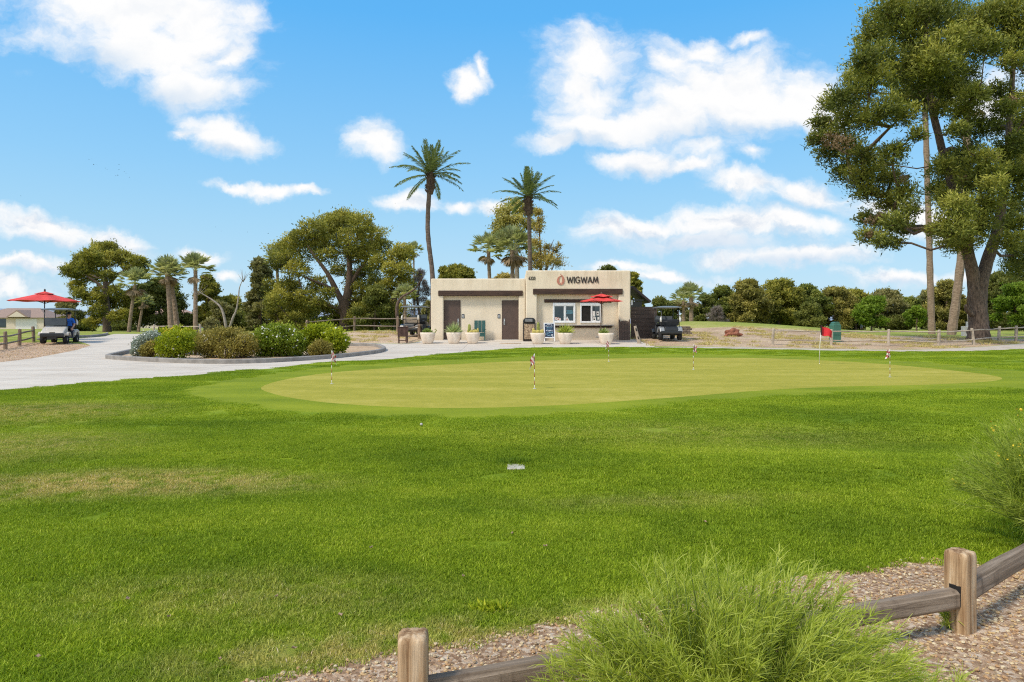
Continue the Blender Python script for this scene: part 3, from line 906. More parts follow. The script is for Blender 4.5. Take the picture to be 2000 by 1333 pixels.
# restroom signs
for px, fig in ((904.5, 0), (974.5, 1)):
    cx, cz = xd(px), zd(618)
    mb = MB(); mb.cbox((cx, YD - .012, cz), (.15, .02, .23), .006); sg = part('restroom_sign', mb, SIGNB, B)
    mb = MB()
    for sx in (-.03, .03):
        mb.lathe([(.0, -.001), (.013, -.001), (.013, .001), (0, .001)], 10, (cx + sx, YD - .024, cz + .065), 'y')
        mb.box((cx + sx, YD - .024, cz + .02), (.030 if sx < 0 else .022, .002, .055))
        mb.box((cx + sx - .007, YD - .024, cz - .03), (.009, .002, .05)); mb.box((cx + sx + .007, YD - .024, cz - .03), (.009, .002, .05))
    mb.box((cx, YD - .024, cz - .085), (.09, .002, .014))
    part('pictogram', mb, PAPER, sg)
# windows
def window(p0, p1, open_left):
    x0, x1 = xb(p0), xb(p1); z1, z0 = zb(592), zb(631)
    yw = YRB - .02
    mb = MB(); th = .075
    mb.cbox((x0 + th / 2, yw, (z0 + z1) / 2), (th, .09, z1 - z0), .01); mb.cbox((x1 - th / 2, yw, (z0 + z1) / 2), (th, .09, z1 - z0), .01)
    mb.cbox(((x0 + x1) / 2, yw + .002, z1 - .08), (x1 - x0 - 2 * th, .088, .16), .01); mb.cbox(((x0 + x1) / 2, yw + .002, z0 + .045), (x1 - x0 - 2 * th, .088, .09), .01)
    wn_ = part('window', mb, WHITEF, B)
    xm = (x0 + x1) / 2 + (.05 if not open_left else .02)
    mb = MB(); mb.box((xm, yw - .012, (z0 + z1) / 2 - .035), (.06, .05, z1 - z0 - .255)); part('mullion', mb, WHITEF, wn_)
    zz0, zz1 = z0 + .09, z1 - .16
    for s, (a, b) in enumerate(((x0 + th, xm - .03), (xm + .03, x1 - th))):
        if open_left and s == 0:
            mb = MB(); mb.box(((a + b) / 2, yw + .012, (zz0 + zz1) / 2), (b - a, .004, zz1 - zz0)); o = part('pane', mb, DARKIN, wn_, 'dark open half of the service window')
        else:
            mb = MB(); mb.box(((a + b) / 2, yw + .004, (zz0 + zz1) / 2), (b - a, .008, zz1 - zz0)); part('pane', mb, GLASSD, wn_)
            mb = MB()
            for q in ((a + .02, (zz0 + zz1) / 2, .028, zz1 - zz0), (b - .02, (zz0 + zz1) / 2, .028, zz1 - zz0)): mb.box((q[0], yw - .006, q[1]), (q[2], .012, q[3]))
            mb.box(((a + b) / 2, yw - .007, zz0 + .014), (b - a - .07, .010, .028)); mb.box(((a + b) / 2, yw - .007, zz1 - .014), (b - a - .07, .010, .028))
            part('sash', mb, WHITEF, wn_)
    return wn_, x0, x1, z0, z1, yw
wa, x0, x1, z0, z1, yw = window(1079.5, 1123.5, False)
me = text_mesh('SOL', .22, .003, .006); me.materials.append(PAPER); o = bpy.data.objects.new('sticker', me); COL.objects.link(o); o.parent = wa
o.location = (x0 + .11, yw - .004, z0 + .16); o.rotation_euler = (PI / 2, R(12), 0); o['label'] = 'red and white drink lettering on the glass'
mb = MB(); mb.box((x0 + .25, yw - .0015, z0 + .22), (.40, .004, .16), (0, R(12), 0)); part('sticker', mb, COPPER, wa, 'dark red patch behind the lettering')
mb = MB(); mb.prism([(-.13, 0), (.13, 0), (.0, .24)], -.002, .002); o = part('sticker', mb, PAPER, wa, 'pale triangular decal'); o.location = (x0 + .80, yw - .003, z0 + .12)
mb = MB(); mb.prism([(-.055, 0), (.055, 0), (.0, .11)], -.002, .002); o = part('sticker', mb, COPPER, wa, 'small copper decal'); o.location = (x0 + .80, yw - .007, z0 + .14)
for i in range(4):
    mb = MB(); mb.box((x0 + .92 + random.uniform(-.03, .03), yw - .003, z0 + .52 + i * .055), (.30 + random.random() * .08, .003, .014)); part('menu_line', mb, mat('blue_marks', (.16, .42, .52), (.12, .34, .44)), wa)
wb, x0, x1, z0, z1, yw = window(1133, 1175, True)
for (dx, dz, sw, sh) in ((.67, .40, .17, .30), (.90, .42, .14, .22), (.70, .10, .19, .22), (.93, .15, .10, .14)):
    mb = MB(); mb.box((x0 + dx + .08, yw - .003, z0 + dz + .10), (sw, .004, sh)); nt_ = part('notice', mb, PAPER, wb)
    if sw in (.14, .19):
        mb = MB(); mb.box((x0 + dx + .08, yw - .006, z0 + dz + .10), (sw * .5, .003, sh * .35)); part('notice_print', mb, BLACKL, nt_)
# counter
mb = MB(); mb.cbox(((xb(1078) + xb(1198)) / 2, YRB - .16, zb(635.4)), (xb(1198) - xb(1078), .38, .05), .008); c = part('counter', mb, mat('counter_grey', (.50, .47, .43), (.40, .37, .34), rough=.5), B)
mb = MB(); mb.cbox(((xb(1085) + xb(1194)) / 2, YRB - .08, zb(638.3)), (xb(1194) - xb(1085), .14, .13), .01); part('counter_beam', mb, WOODB, c)
# lettering
def letters(txt, px, py, size, m, y, bold=.0, width=None, name='lettering', ex=.012):
    me = text_mesh(txt, size, ex, bold); me.materials.append(m)
    o = bpy.data.objects.new(name, me); COL.objects.link(o); o.parent = B
    xs = [q.co.x for q in me.vertices]; sc = 1.0
    if width: sc = width / (max(xs) - min(xs))
    o.scale = (sc, 1, 1); o.location = (px - min(xs) * sc, y - ex * .5, py); o.rotation_euler = (PI / 2, 0, 0); return o
def strokes(word, x0, z0, wtot, hh, th):
    G_ = {'W': (1.35, [((0, 1), (.33, 0)), ((.33, 0), (.675, .9)), ((.675, .9), (1.02, 0)), ((1.02, 0), (1.35, 1))]), 'I': (.12, [((.06, 0), (.06, 1))]),
          'G': (.98, [((.50 + .47 * math.cos(a), .5 + .5 * math.sin(a)), (.50 + .47 * math.cos(b), .5 + .5 * math.sin(b))) for a, b in zip(np.linspace(R(42), R(350), 15)[:-1], np.linspace(R(42), R(350), 15)[1:])] + [((.56, .46), (.98, .46))]),
          'A': (.92, [((0, 0), (.46, 1)), ((.46, 1), (.92, 0)), ((.16, .32), (.76, .32))]), 'M': (1.14, [((0, 0), (.20, 1)), ((.20, 1), (.57, .12)), ((.57, .12), (.94, 1)), ((.94, 1), (1.14, 0))])}
    tot = sum(G_[c][0] for c in word) + .24 * (len(word) - 1); k = wtot / tot; x = x0
    for c in word:
        mb = MB()
        for (a, b) in G_[c][1]:
            pa = Vector((x + a[0] * k, z0 + a[1] * hh)); pb = Vector((x + b[0] * k, z0 + b[1] * hh)); d = pb - pa
            mb.box(((pa.x + pb.x) / 2, YR - .018 - random.uniform(0, .003), (pa.y + pb.y) / 2), (d.length + th * .5, .03, th), (0, -math.atan2(d.y, d.x), 0))
        part('letter', mb, BLACKL, B); x += (G_[c][0] + .24) * k
strokes('WIGWAM', xr(1107.5), zr(553), xr(1168) - xr(1107.5), zr(541.3) - zr(553), .052)
letters('6320', xr(1032.3), zr(547), .255, BLACKL, YR - .004, .004, xr(1046) - xr(1032.5), 'house_number')
# emblem: two tapering horns closing upon a small pitched mark
lx, lz = xr(1095), zr(557)
def horn(s):
    out, inn = [], []
    for i in range(13):
        k = i / 12
        a = R(-80) + k * R(185)
        ro = .215 * (1 - .10 * k); 
        ox = ro * math.cos(a) * 1.0; oz = .23 + .235 * math.sin(a) + (.15 if s > 0 else .03) * k * k; ox *= (1 - .55 * max(0, k - .75) * 4 * (1 if s > 0 else .3))
        wd = .115 * math.sin(PI * (0.12 + .88 * k)) + .006
        out.append((s * (ox + .005) , oz)); inn.append((s * (ox - wd), oz + .02 * k))
    return out + inn[::-1]
mb = MB()
for s in (1, -1): 
    pl = horn(s)
    mb.prism(pl if s > 0 else pl[::-1], YR - .03, YR - .002)
em = part('emblem', mb, COPPER, B)
for v_ in em.data.vertices: v_.co.x += lx; v_.co.z += lz
mb = MB(); mb.prism([(lx - .10, lz + .03), (lx - .055, lz + .17), (lx, lz + .09), (lx + .055, lz + .17), (lx + .10, lz + .03), (lx + .035, lz + .03), (lx, lz + .10), (lx - .035, lz + .03)], YR - .028, YR - .002)
part('emblem_mark', mb, mat('copper_light', (.68, .36, .28), (.58, .30, .22), rough=.45), em)
# lean-to roof at the right end
mb = MB()
xa, za, xe, ze = X(1232, 39.5), Z(561, 39.5), X(1268, 39.5), Z(591, 39.5)
dv = Vector((xe - xa, 0, ze - za)); an = math.atan2(-dv.z, dv.x)
mb.cbox(((xa + xe) / 2, 40.3, (za + ze) / 2), (dv.length, 2.6, .14), .02, (0, an, 0))
aw = part('awning', mb, mat('awning_dark', (.045, .030, .030), (.025, .018, .018), rough=.6), B)
mb = MB(); mb.box(((xa + X(1256, 39.5)) / 2, 39.3, Z(587, 39.5)), (X(1256, 39.5) - xa, .09, .09)); mb.box((X(1244, 39.5), 40.2, Z(594.5, 39.5)), (.54, 1.6, .30)); part('brace', mb, BLACKP, aw)
mb = MB(); mb.box((X(1233.6, 39.2), 39.15, Z(592, 39.5)), (.09, .10, .28)); part('lamp', mb, WHITEF, aw)

# ------------------------------------------------------------------ gate and plank screen
g = thing('side_gate', 'low dark brown plank gate leaning against the right pillar of the stucco building', 'gate', (0, 0, 0))
x0, x1, z0, z1 = xr(1209.5), xr(1228.5), ZB - .06, zr(626.5)
mb = MB(); n = 6
for i in range(n):
    a = x0 + (x1 - x0) * (i + .5) / n; top = z1 - .07 + (.07 * math.sin(PI * (i + .5) / n))
    mb.cbox((a, YR - .09, (z0 + top) / 2), ((x1 - x0) / n - .008, .035, top - z0), .006)
part('board', mb, PLANK, g)
mb = MB()
for a in (x0 - .01, x1 + .01): mb.cbox((a, YR - .09, (z0 + z1) / 2 + .03), (.06, .06, z1 - z0 + .06), .01)
for zz in (z0 + .25, z1 - .28): mb.box(((x0 + x1) / 2, YR - .055, zz), (x1 - x0 - .08, .03, .09))
part('frame', mb, PLANK, g)
g = thing('plank_screen', 'dark brown horizontal plank fence beside the right end of the stucco building', 'fence', (0, 0, 0))
ys = 39.2; x0, x1 = X(1232, ys), X(1283, ys); zt = Z(599.5, ys); n = 9; zb0 = ZB - .15
mb = MB()
for i in range(n):
    h = (zt - zb0) / n
    mb.cbox(((x0 + x1) / 2, ys + random.uniform(-.006, .006), zb0 + h * (i + .5)), (x1 - x0, .04, h - .006), .008)
mb.box(((x0 + x1) / 2, ys + .03, (zb0 + zt) / 2 - .02), (x1 - x0 - .02, .02, zt - zb0 - .04))
part('board', mb, PLANK, g)
for p in (1241, 1281):
    mb = MB(); mb.cbox((X(p, ys), ys + .06, (zt + zb0) / 2 - .03), (.09, .07, zt - zb0 - .06), .008); part('post', mb, PLANK, g)
for i in range(n):
    mb = MB(); mb.box((X(1240.5, ys), ys - .026, zb0 + (zt - zb0) / n * (i + .5)), (.02, .012, .05)); part('screw', mb, PALEW, g)
# leaning post with mortise slots
g = thing('leaning_post', 'split wooden post with dark slots leaning by the plank fence', 'post', (0, 0, 0))
xa, ya = G(1249, 671.5); za = H(xa, ya); top = Vector((X(1240.5, ya), ya + .05, Z(637, ya)))
mb = MB(); bt = Vector((xa, ya, za - .05)); d = (top - bt)
mb.tube([bt, bt + d * .33, bt + d * .66, top], [.10, .095, .09, .075], 7, wob=.12, smooth=False); part('post_shaft', mb, PALEW, g)
for k in (.36, .80):
    mb = MB(); q = bt + d * k; mb.cbox((q.x, q.y - .085, q.z), (.06, .03, .15), .01, (0, -math.atan2(d.x, d.z) * -1, 0)); part('slot', mb, DARKIN, g)

# ------------------------------------------------------------------ umbrellas
def umbrella(name, label, base, hz, rad, px_tilt, tiers, pole_m, ntip=8, cone=.42):
    t_ = thing(name, label, 'umbrella', base)
    mb = MB(); mb.tube([(0, 0, .05), (px_tilt * .5, 0, hz * .5), (px_tilt, 0, hz + cone - .02)], .026, 8); part('pole', mb, pole_m, t_)
    mb = MB(); mb.cbox((0, 0, .05), (.5, .5, .10), .03); part('base', mb, KERB, t_)
    def canopy(r, z0, z1, sag, mi=0):
        m_ = MB(); vs = [(px_tilt, 0, z1)]; fs = []; n = ntip * 6; rings = 5
        for j in range(1, rings + 1):
            k = j / rings
            for i in range(n):
                a = 2 * PI * (i + .5) / n
                seg = (i % 6) / 6.0; edge = math.cos(PI / ntip) / math.cos(((i + .5) / n * ntip % 1 - .5) * 2 * PI / ntip)
                rr = r * k * edge
                zz = z1 + (z0 - z1) * (k ** .92) - sag * math.sin(PI * min(k, 1) * .5) * (1 - abs(((i + .5) / n * ntip % 1) - .5) * 2) * .5
                vs.append((px_tilt + rr * math.cos(a), rr * math.sin(a), zz))
        for i in range(n): fs.append((0, 1 + i, 1 + (i + 1) % n))
        for j in range(rings - 1):
            for i in range(n):
                a = 1 + j * n + i; b = 1 + j * n + (i + 1) % n
                fs.append((a, a + n, b + n, b))
        m_.add(vs, fs, 0, False); return m_
    c = part('canopy', canopy(rad, hz, hz + cone, .10), RED, t_)
    if tiers:
        part('vent', canopy(rad * .52, hz + cone * .52 + .09, hz + cone + .10, .10), RED, c)
    else:
        part('vent', canopy(rad * .28, hz + cone * .74 + .03, hz + cone + .045, .04), RED, c)
    mb = MB(); mb.lathe([(.0, hz + cone), (.045, hz + cone + .02), (.05, hz + cone + .12), (.03, hz + cone + .17), (0, hz + cone + .19)], 10, (px_tilt, 0, 0)); part('finial', mb, pole_m, t_)
    for i in range(ntip):
        a = 2 * PI * i / ntip
        mb = MB(); mb.tube([(px_tilt, 0, hz - .16), (px_tilt + rad * .5 * math.cos(a), rad * .5 * math.sin(a), hz + cone * .46 - .05)], .012, 5)
        mb.tube([(px_tilt + .06 * math.cos(a), .06 * math.sin(a), hz + cone - .06), (px_tilt + rad * .93 * math.cos(a), rad * .93 * math.sin(a), hz - .005)], .011, 5)
        part('rib', mb, pole_m, t_)
    return t_
DARKM = mat('dark_metal', (.03, .03, .032), (.02, .02, .022), rough=.45)
bx, by = G(86, 664); 
umbrella('market_umbrella', 'red octagonal umbrella on a dark pole above the white golf cart at the left', (bx, by, H(bx, by)), Z(588, by) - H(bx, by), 1.62 * by / 34.5, .05, False, DARKM, cone=.50)
by = 36.3; bx = X(1173, by)
umbrella('market_umbrella', 'red two tiered umbrella in the pot before the service window', (bx, by, H(bx, by) + .25), Z(588.5, by) - H(bx, by) - .25, 1.22, .05, True, mat('pole_brown', (.12, .075, .055), (.08, .05, .04)), ntip=6, cone=.30)

# ------------------------------------------------------------------ pots and plants
def pot(loc, label):
    t_ = thing('planter_pot', label, 'planter', loc, 0, 'cream planter pots along the building')
    mb = MB(); hgt_, r = .57, .40
    prof = [(.0, .0), (.245, .0), (.262, .03), (.31, .16), (.355, .32), (.382, .47), (.392, hgt_), (.352, hgt_), (.34, hgt_ - .06), (.0, hgt_ - .06)]
    # rounded square plan
    n = 32; vs = []; fs = []
    for rr, h in prof:
        for k in range(n):
            a = 2 * PI * k / n; q = 1 / (abs(math.cos(a)) ** 3.2 + abs(math.sin(a)) ** 3.2) ** (1 / 3.2)
            vs.append((rr * q * math.cos(a), rr * q * math.sin(a), h))
    for i in range(len(prof) - 1):
        for k in range(n):
            a = i * n + k; b = i * n + (k + 1) % n; fs.append((a, b, b + n, a + n))
    mb.add(vs, fs, 0, True); part('pot_body', mb, POTM, t_)
    mb = MB(); mb.lathe([(0, hgt_ - .05), (.345, hgt_ - .05)], 20, cap=False); part('soil', mb, SOIL, t_)
    return t_
SPIKE = leaf_mat('spiky_leaf', (.18, .25, .10), (.40, .48, .20), (.60, .64, .32), nscale=3)
SPIKEY = leaf_mat('spiky_leaf_yellow', (.20, .27, .04), (.42, .47, .08), (.60, .60, .14), nscale=3)
CACT = mat('cactus_skin', (.32, .33, .075), (.17, .19, .045), scale=9, rough=.7, bump=.6, bscale=40)
CACTT = mat('cactus_spine', (.58, .46, .13), (.38, .32, .08), scale=30, rough=.8, bump=.6, bscale=60)
def agave(loc, label, n=90, L=.42, m=None, curl=0.0, w=.045, name='agave_plant'):
    rg = np.random.default_rng(int(abs(loc[0] * 100)))
    a = rg.uniform(0, 2 * PI, n); e = np.arccos(rg.uniform(.05, 1, n)) * .95
    D = np.column_stack([np.cos(a) * np.sin(e), np.sin(a) * np.sin(e), np.cos(e)])
    P = D * .04
    V = leaf_faces(P, D, L * rg.uniform(.7, 1.1, n), np.full(n, w), rg)
    o = quads_obj(name, V, 4, m or SPIKE, tint=rg.random(n)); o.location = loc
    return tag(o, label, 'potted plant', 'plants in the cream pots')
def cactus(loc, label, cols):
    t_ = thing('cactus', label, 'potted plant', loc, 0, 'plants in the cream pots')
    for (dx, dy, r, h) in cols:
        mb = MB(); n = 20; prof = [(r * .75, 0), (r, h * .25), (r * 1.02, h * .6), (r * .85, h * .85), (r * .45, h * .97), (.005, h)]
        vs = []; fs = []
        for rr, hh in prof:
            for k in range(n):
                a = 2 * PI * k / n; q = rr * (1.0 if k % 2 else .80); vs.append((dx + q * math.cos(a), dy + q * math.sin(a), hh))
        for i in range(len(prof) - 1):
            for k in range(n): A = i * n + k; Bq = i * n + (k + 1) % n; fs.append((A, Bq, Bq + n, A + n))
        mb.add(vs, fs); part('stem', mb, [CACT, CACTT][0 if h > .3 else 1], t_)
    return t_
POTS = [(835.5, 671, 'leftmost cream pot, by the corner of the building with a sprawling succulent'), (886.5, 671, 'cream pot before the left brown door with a pale spiky agave'), (923, 671, 'cream pot before the dark green chair with golden cacti'),
        (1050.5, 672, 'cream pot beside the litter bin with one tall cactus'), (1104, 672, 'cream pot right of the chalkboard with a yellow green agave'), (1183.5, 673, 'cream pot holding the red umbrella pole, rightmost of the row')]
PL = []
for px, py, lb in POTS:
    x, y = G(px, py); y = min(max(y, 35.2), 36.3); x = X(px, y); z = H(x, y) + .002
    pot((x, y, z), lb); PL.append((x, y, z + .52))
SUCC = leaf_mat('succulent_leaf', (.14, .20, .05), (.30, .38, .10), (.46, .50, .17), nscale=4)
q = PL[0]; o = agave(q, 'low sprawling succulent in the leftmost cream pot', 190, .28, SUCC, w=.075, name='succulent')
mb = MB(); mb.tube([(.25, -.05, .02), (.40, -.05, .06), (.46, -.05, .16), (.40, -.05, .24), (.36, -.05, .19)], [.03, .03, .028, .022, .012], 7); so = mb.build('trailing_arm', CACT, o)
agave(PL[1], 'pale spiky agave in the pot before the left brown door', 150, .60)
cactus((PL[2][0], PL[2][1], PL[2][2]), 'golden cacti with one leaning column in the pot by the green chair', [(-.17, 0, .085, .50), (-.2, .05, .09, .22), (-.05, -.1, .09, .17), (.08, -.12, .085, .16), (.2, -.06, .085, .18), (.27, .03, .06, .27), (.02, .08, .10, .2), (.13, .10, .08, .21), (-.12, -.15, .07, .13)])
cactus((PL[3][0], PL[3][1], PL[3][2]), 'tall single column cactus ringed by low golden barrels beside the litter bin', [(.02, .02, .085, .62), (-.23, .0, .07, .30), (-.18, -.1, .11, .2), (0, -.14, .11, .2), (.18, -.08, .11, .19), (.24, .04, .08, .24), (-.1, .12, .1, .18)])
agave(PL[4], 'yellow green agave in the pot right of the chalkboard', 150, .56, SPIKEY)
o = agave((PL[5][0] - .12, PL[5][1], PL[5][2]), 'small leafy green plant in the pot at the foot of the red umbrella', 90, .32, SUCC, w=.07, name='succulent')

# ------------------------------------------------------------------ green chair
bx, by = X(937, YD - .55), YD - .55; bz = H(bx, by)
g = thing('slatted_chair', 'dark green slatted wooden chair against the wall between the brown doors', 'chair', (bx, by, bz))
for i in range(3):
    mb = MB(); mb.cbox((-.21 + i * .21, .18, .78), (.195, .035, .66), .01, (R(-8), 0, 0)); part('back_slat', mb, GREENP, g)
mb = MB(); 
for i in range(5): mb.cbox((0, -.26 + i * .095, .42 - i * .012), (.60, .085, .025), .006)
part('seat', mb, GREENP, g)
mb = MB(); mb.cbox((0, -.315, .32), (.60, .025, .20), .006); part('apron', mb, GREENP, g)
for sx in (-1, 1):
    mb = MB(); mb.cbox((sx * .29, -.30, .30), (.06, .10, .60), .01); part('leg', mb, GREENP, g)
    mb = MB(); mb.cbox((sx * .27, .16, .20), (.05, .12, .40), .01); part('leg', mb, GREENP, g)
    mb = MB(); mb.cbox((sx * .30, -.06, .615), (.11, .62, .028), .008); part('armrest', mb, GREENP, g)

# ------------------------------------------------------------------ litter bin with pebble panels
bx, by = X(1033.5, YR - .42), YR - .42; bz = H(bx, by)
g = thing('litter_bin', 'brown litter bin with pebbled panel and dark hooded lid by the building', 'litter bin', (bx, by, bz))
DKBR = mat('dark_brown_plastic', (.045, .034, .028), (.030, .022, .018), rough=.45)
mb = MB()
for sx in (-1, 1):
    for sy in (-1, 1): mb.cbox((sx * .31, sy * .27, .50), (.06, .06, 1.0), .012)
mb.cbox((0, 0, .05), (.56, .50, .09), .01); mb.cbox((0, 0, .97), (.56, .50, .07), .01)
part('frame', mb, DKBR, g)
mb = MB(); mb.box((0, 0, .51), (.565, .57, .80)); part('panel', mb, mat('pebble_panel', (.52, .38, .24), (.16, .10, .06), scale=26, rough=.8, bump=.8, bscale=40, detail=2), g)
mb = MB(); mb.prism([(-.34, 1.0), (-.34, 1.10), (-.30, 1.20), (-.20, 1.265), (.20, 1.265), (.30, 1.20), (.34, 1.10), (.34, 1.0)], -.30, .30, 'xz', bevel=.03); lid = part('lid', mb, BLACKP, g)
mb = MB(); mb.cbox((-.02, -.31, 1.12), (.40, .05, .16), .03); part('flap', mb, mat('grey_plastic', (.20, .20, .20), (.14, .14, .14), rough=.4), lid)

# ------------------------------------------------------------------ chalkboard
bx, by = X(1073, YR - .75), YR - .75; bz = H(bx, by)
g = thing('chalkboard', 'white framed a-board with chalk writing on dark blue beside the pots', 'a-board', (bx, by, bz), R(3))
tl = R(-10)
def on_board(mb, x, z, w, h, y=-.02, d=.006): mb.box((x, y - .0 + math.tan(-tl) * (z - .55) * 1.0 + (0), z), (w, d, h), (tl, 0, 0))
mb = MB()
for sx in (-1, 1): mb.cbox((sx * .275, .0 , .51), (.05, .035, 1.02), .006, (tl, 0, 0))
for z in (.985, .215): mb.cbox((0, math.tan(-tl) * (z - .51), z), (.50, .03, .05), .006, (tl, 0, 0))
part('frame', mb, WHITEF, g)
mb = MB(); mb.box((0, .004 + math.tan(-tl) * (.6 - .51), .6), (.51, .015, .74), (tl, 0, 0)); bd = part('board', mb, mat('chalk_blue', (.022, .040, .085), (.015, .030, .065), scale=5, rough=.8), g)
CH = mat('chalk', (.66, .70, .74), (.52, .56, .62), rough=.9); CHB = mat('chalk_blue_line', (.24, .46, .60), (.2, .4, .52), rough=.9)
rr = random.Random(5)
for li, (z, xa, xe, h, m_) in enumerate([(.91, -.14, .14, .035, CH), (.825, -.20, .2, .06, CH), (.74, -.16, .17, .045, CHB), (.67, -.12, .14, .03, CHB), (.585, -.2, .2, .065, CH), (.49, -.17, .16, .05, CHB), (.41, -.19, .05, .05, CHB), (.33, -.12, .03, .045, CHB)]):
    mb = MB(); x = xa
    while x < xe:
        wd = rr.uniform(.02, .04)
        for _ in range(3):
            mb.box((x + rr.uniform(0, wd), -.008 + math.tan(-tl) * (z - .51), z + rr.uniform(-h, h) * .35), (rr.choice([.008, wd]), .004, rr.choice([h * .7, .008])), (tl, rr.uniform(-.4, .4), 0))
        x += wd + .014
    part('chalk_lettering', mb, m_, bd)
mb = MB(); mb.lathe([(0, -.003), (.05, -.003), (.05, .003), (0, .003)], 14, (.15, -.012 + math.tan(-tl) * (.34 - .51), .34), 'y'); mb.lathe([(0, -.003), (.035, -.003), (.035, .003), (0, .003)], 12, (.19, -.012 + math.tan(-tl) * (.29 - .51), .28), 'y'); part('chalk_drawing', mb, CH, bd)
for sx in (-1, 1):
    mb = MB(); mb.cbox((sx * .25, .33, .5), (.045, .03, 1.03), .006, (R(16), 0, 0)); part('rear_leg', mb, WHITEF, g)

# oval cover in the pavement
x, y = G(997, 671); mb = MB(); mb.lathe([(0, .03), (.52, .03), (.56, .012), (.57, -.05)], 28, cap=False)
o = mb.build('utility_cover', mat('cover_tan', (.40, .30, .20), (.30, .21, .14), scale=8, rough=.9)); o.location = (x, y, H(x, y) - .012); o.scale = (1.05, .75, 1); tag(o, 'oval tan utility cover set in the pale pavement', 'cover')

# ------------------------------------------------------------------ slatted bin stand at the left of the building
x, y = G(787, 671); z = H(x, y)
g = thing('slatted_bin_stand', 'brown slatted wooden bin on four legs beside the drive', 'litter bin', (x, y, z), R(6))
BRW = mat('stand_brown', (.10, .055, .042), (.065, .034, .026), scale=5, rough=.8, bump=.3)
mb = MB()
for i in range(8):
    mb.cbox((-.23 + i * .0657, -.2, .60), (.052, .022, .50), .005); mb.cbox((-.23 + i * .0657, .2, .60), (.052, .022, .50), .005)
for i in range(6):
    mb.cbox((-.255, -.15 + i * .06, .60), (.022, .048, .50), .005); mb.cbox((.255, -.15 + i * .06, .60), (.022, .048, .50), .005)
mb.box((0, 0, .38), (.48, .37, .02))
part('slat_box', mb, BRW, g)
mb = MB(); mb.cbox((0, 0, .865), (.56, .46, .03), .008); part('lid', mb, BRW, g)
for sx in (-1, 1):
    for sy in (-1, 1):
        mb = MB(); mb.cbox((sx * .21, sy * .16, .185), (.06, .06, .37), .008); part('leg', mb, BRW, g)
for sy in (-.16, .16):
    mb = MB(); mb.box((0, sy, .15), (.36, .03, .04)); part('stretcher', mb, BRW, g)

# ------------------------------------------------------------------ split rail fences
def fence(label, posts, rails, pr, rr_, group, post_m=OLDW, rail_m=RAILW, tops=None, lean=0.05):
    """posts: list of (x, y, height); rails: heights above the ground as a share of the post"""
    g_ = thing('split_rail_fence', label, 'fence', (posts[0][0], posts[0][1], H(posts[0][0], posts[0][1])), 0, group)
    o0 = Vector(g_.location)
    hd = []
    for (x, y, h) in posts:
        b0 = Vector((x, y, H(x, y) - .25)); tp = b0 + Vector((random.uniform(-lean, lean) * h, random.uniform(-lean, lean) * h, h + .25))
        hd.append((b0, tp, h))
        mb = MB(); ax = (tp - b0)
        mb.tube([b0 - o0, b0 + ax * .5 - o0, tp - Vector((0, 0, .04)) - o0, tp - o0], [pr, pr * .97, pr * .93, pr * .7], 7, wob=.10, smooth=False)
        part('post', mb, post_m, g_)
    for (a, b) in zip(hd[:-1], hd[1:]):
        for k in rails:
            pa = a[0] + (a[1] - a[0]) * ((k * a[2] + .25) / (a[2] + .25)); pb = b[0] + (b[1] - b[0]) * ((k * b[2] + .25) / (b[2] + .25))
            d = (pb - pa)
            pts_ = [pa - d * .03 - o0, pa + d * .33 + Vector((0, 0, random.uniform(-.03, .02))) - o0, pa + d * .66 + Vector((0, 0, random.uniform(-.03, .02))) - o0, pb + d * .03 - o0]
            mb = MB(); mb.tube(pts_, [rr_ * .75, rr_, rr_, rr_ * .75], 6, wob=.12, smooth=False, flat=.7); part('rail', mb, rail_m, g_)
    return g_
def fp(px, py, h): x, y = G(px, py); return (x, y, h)
GREYW = mat('grey_wood', (.46, .385, .30), (.29, .235, .18), scale=3, rough=.9, bump=.7, bscale=10)
fence('long pale two rail split fence along the cart path right of the red flag', [fp(1508, 674, .84), fp(1624, 674.5, .80), fp(1735, 675.5, .82), fp(1833, 677, .82), fp(1903, 673.5, .84), fp(1949, 669, .86), fp(1984, 667.5, .86), fp(2012, 666, .86)], (.86, .30), .075, .055, 'split rail fences', GREYW, GREYW, lean=.10)
fence('three post split fence on the gravel left of the white golf cart', [fp(-40, 691, .82), fp(10.5, 682, .82), fp(38, 675.5, .84), fp(66, 668, .84)], (.72, .30), .085, .06, 'split rail fences')
fence('brown two rail fence on the dirt mound left of the building', [fp(600, 655, .95)] + [(X(692, 46.2), 46.2, .98), (X(776, 45.0), 45.0, 1.02), (X(812, 45.5), 45.5, .9)], (.86, .36), .085, .065, 'split rail fences')
fence('short brown two rail fence between the slatted bin and the leftmost pot', [fp(794, 668, .86), fp(819, 662, .86)], (.85, .28), .085, .06, 'split rail fences')
fence('low pale rail fence behind the flowering shrubs', [(X(300, 58), 58, .9), (X(345, 57), 57, .9), (X(392, 56.5), 56.5, .9)], (.8,), .08, .07, 'split rail fences', GREYW, GREYW)

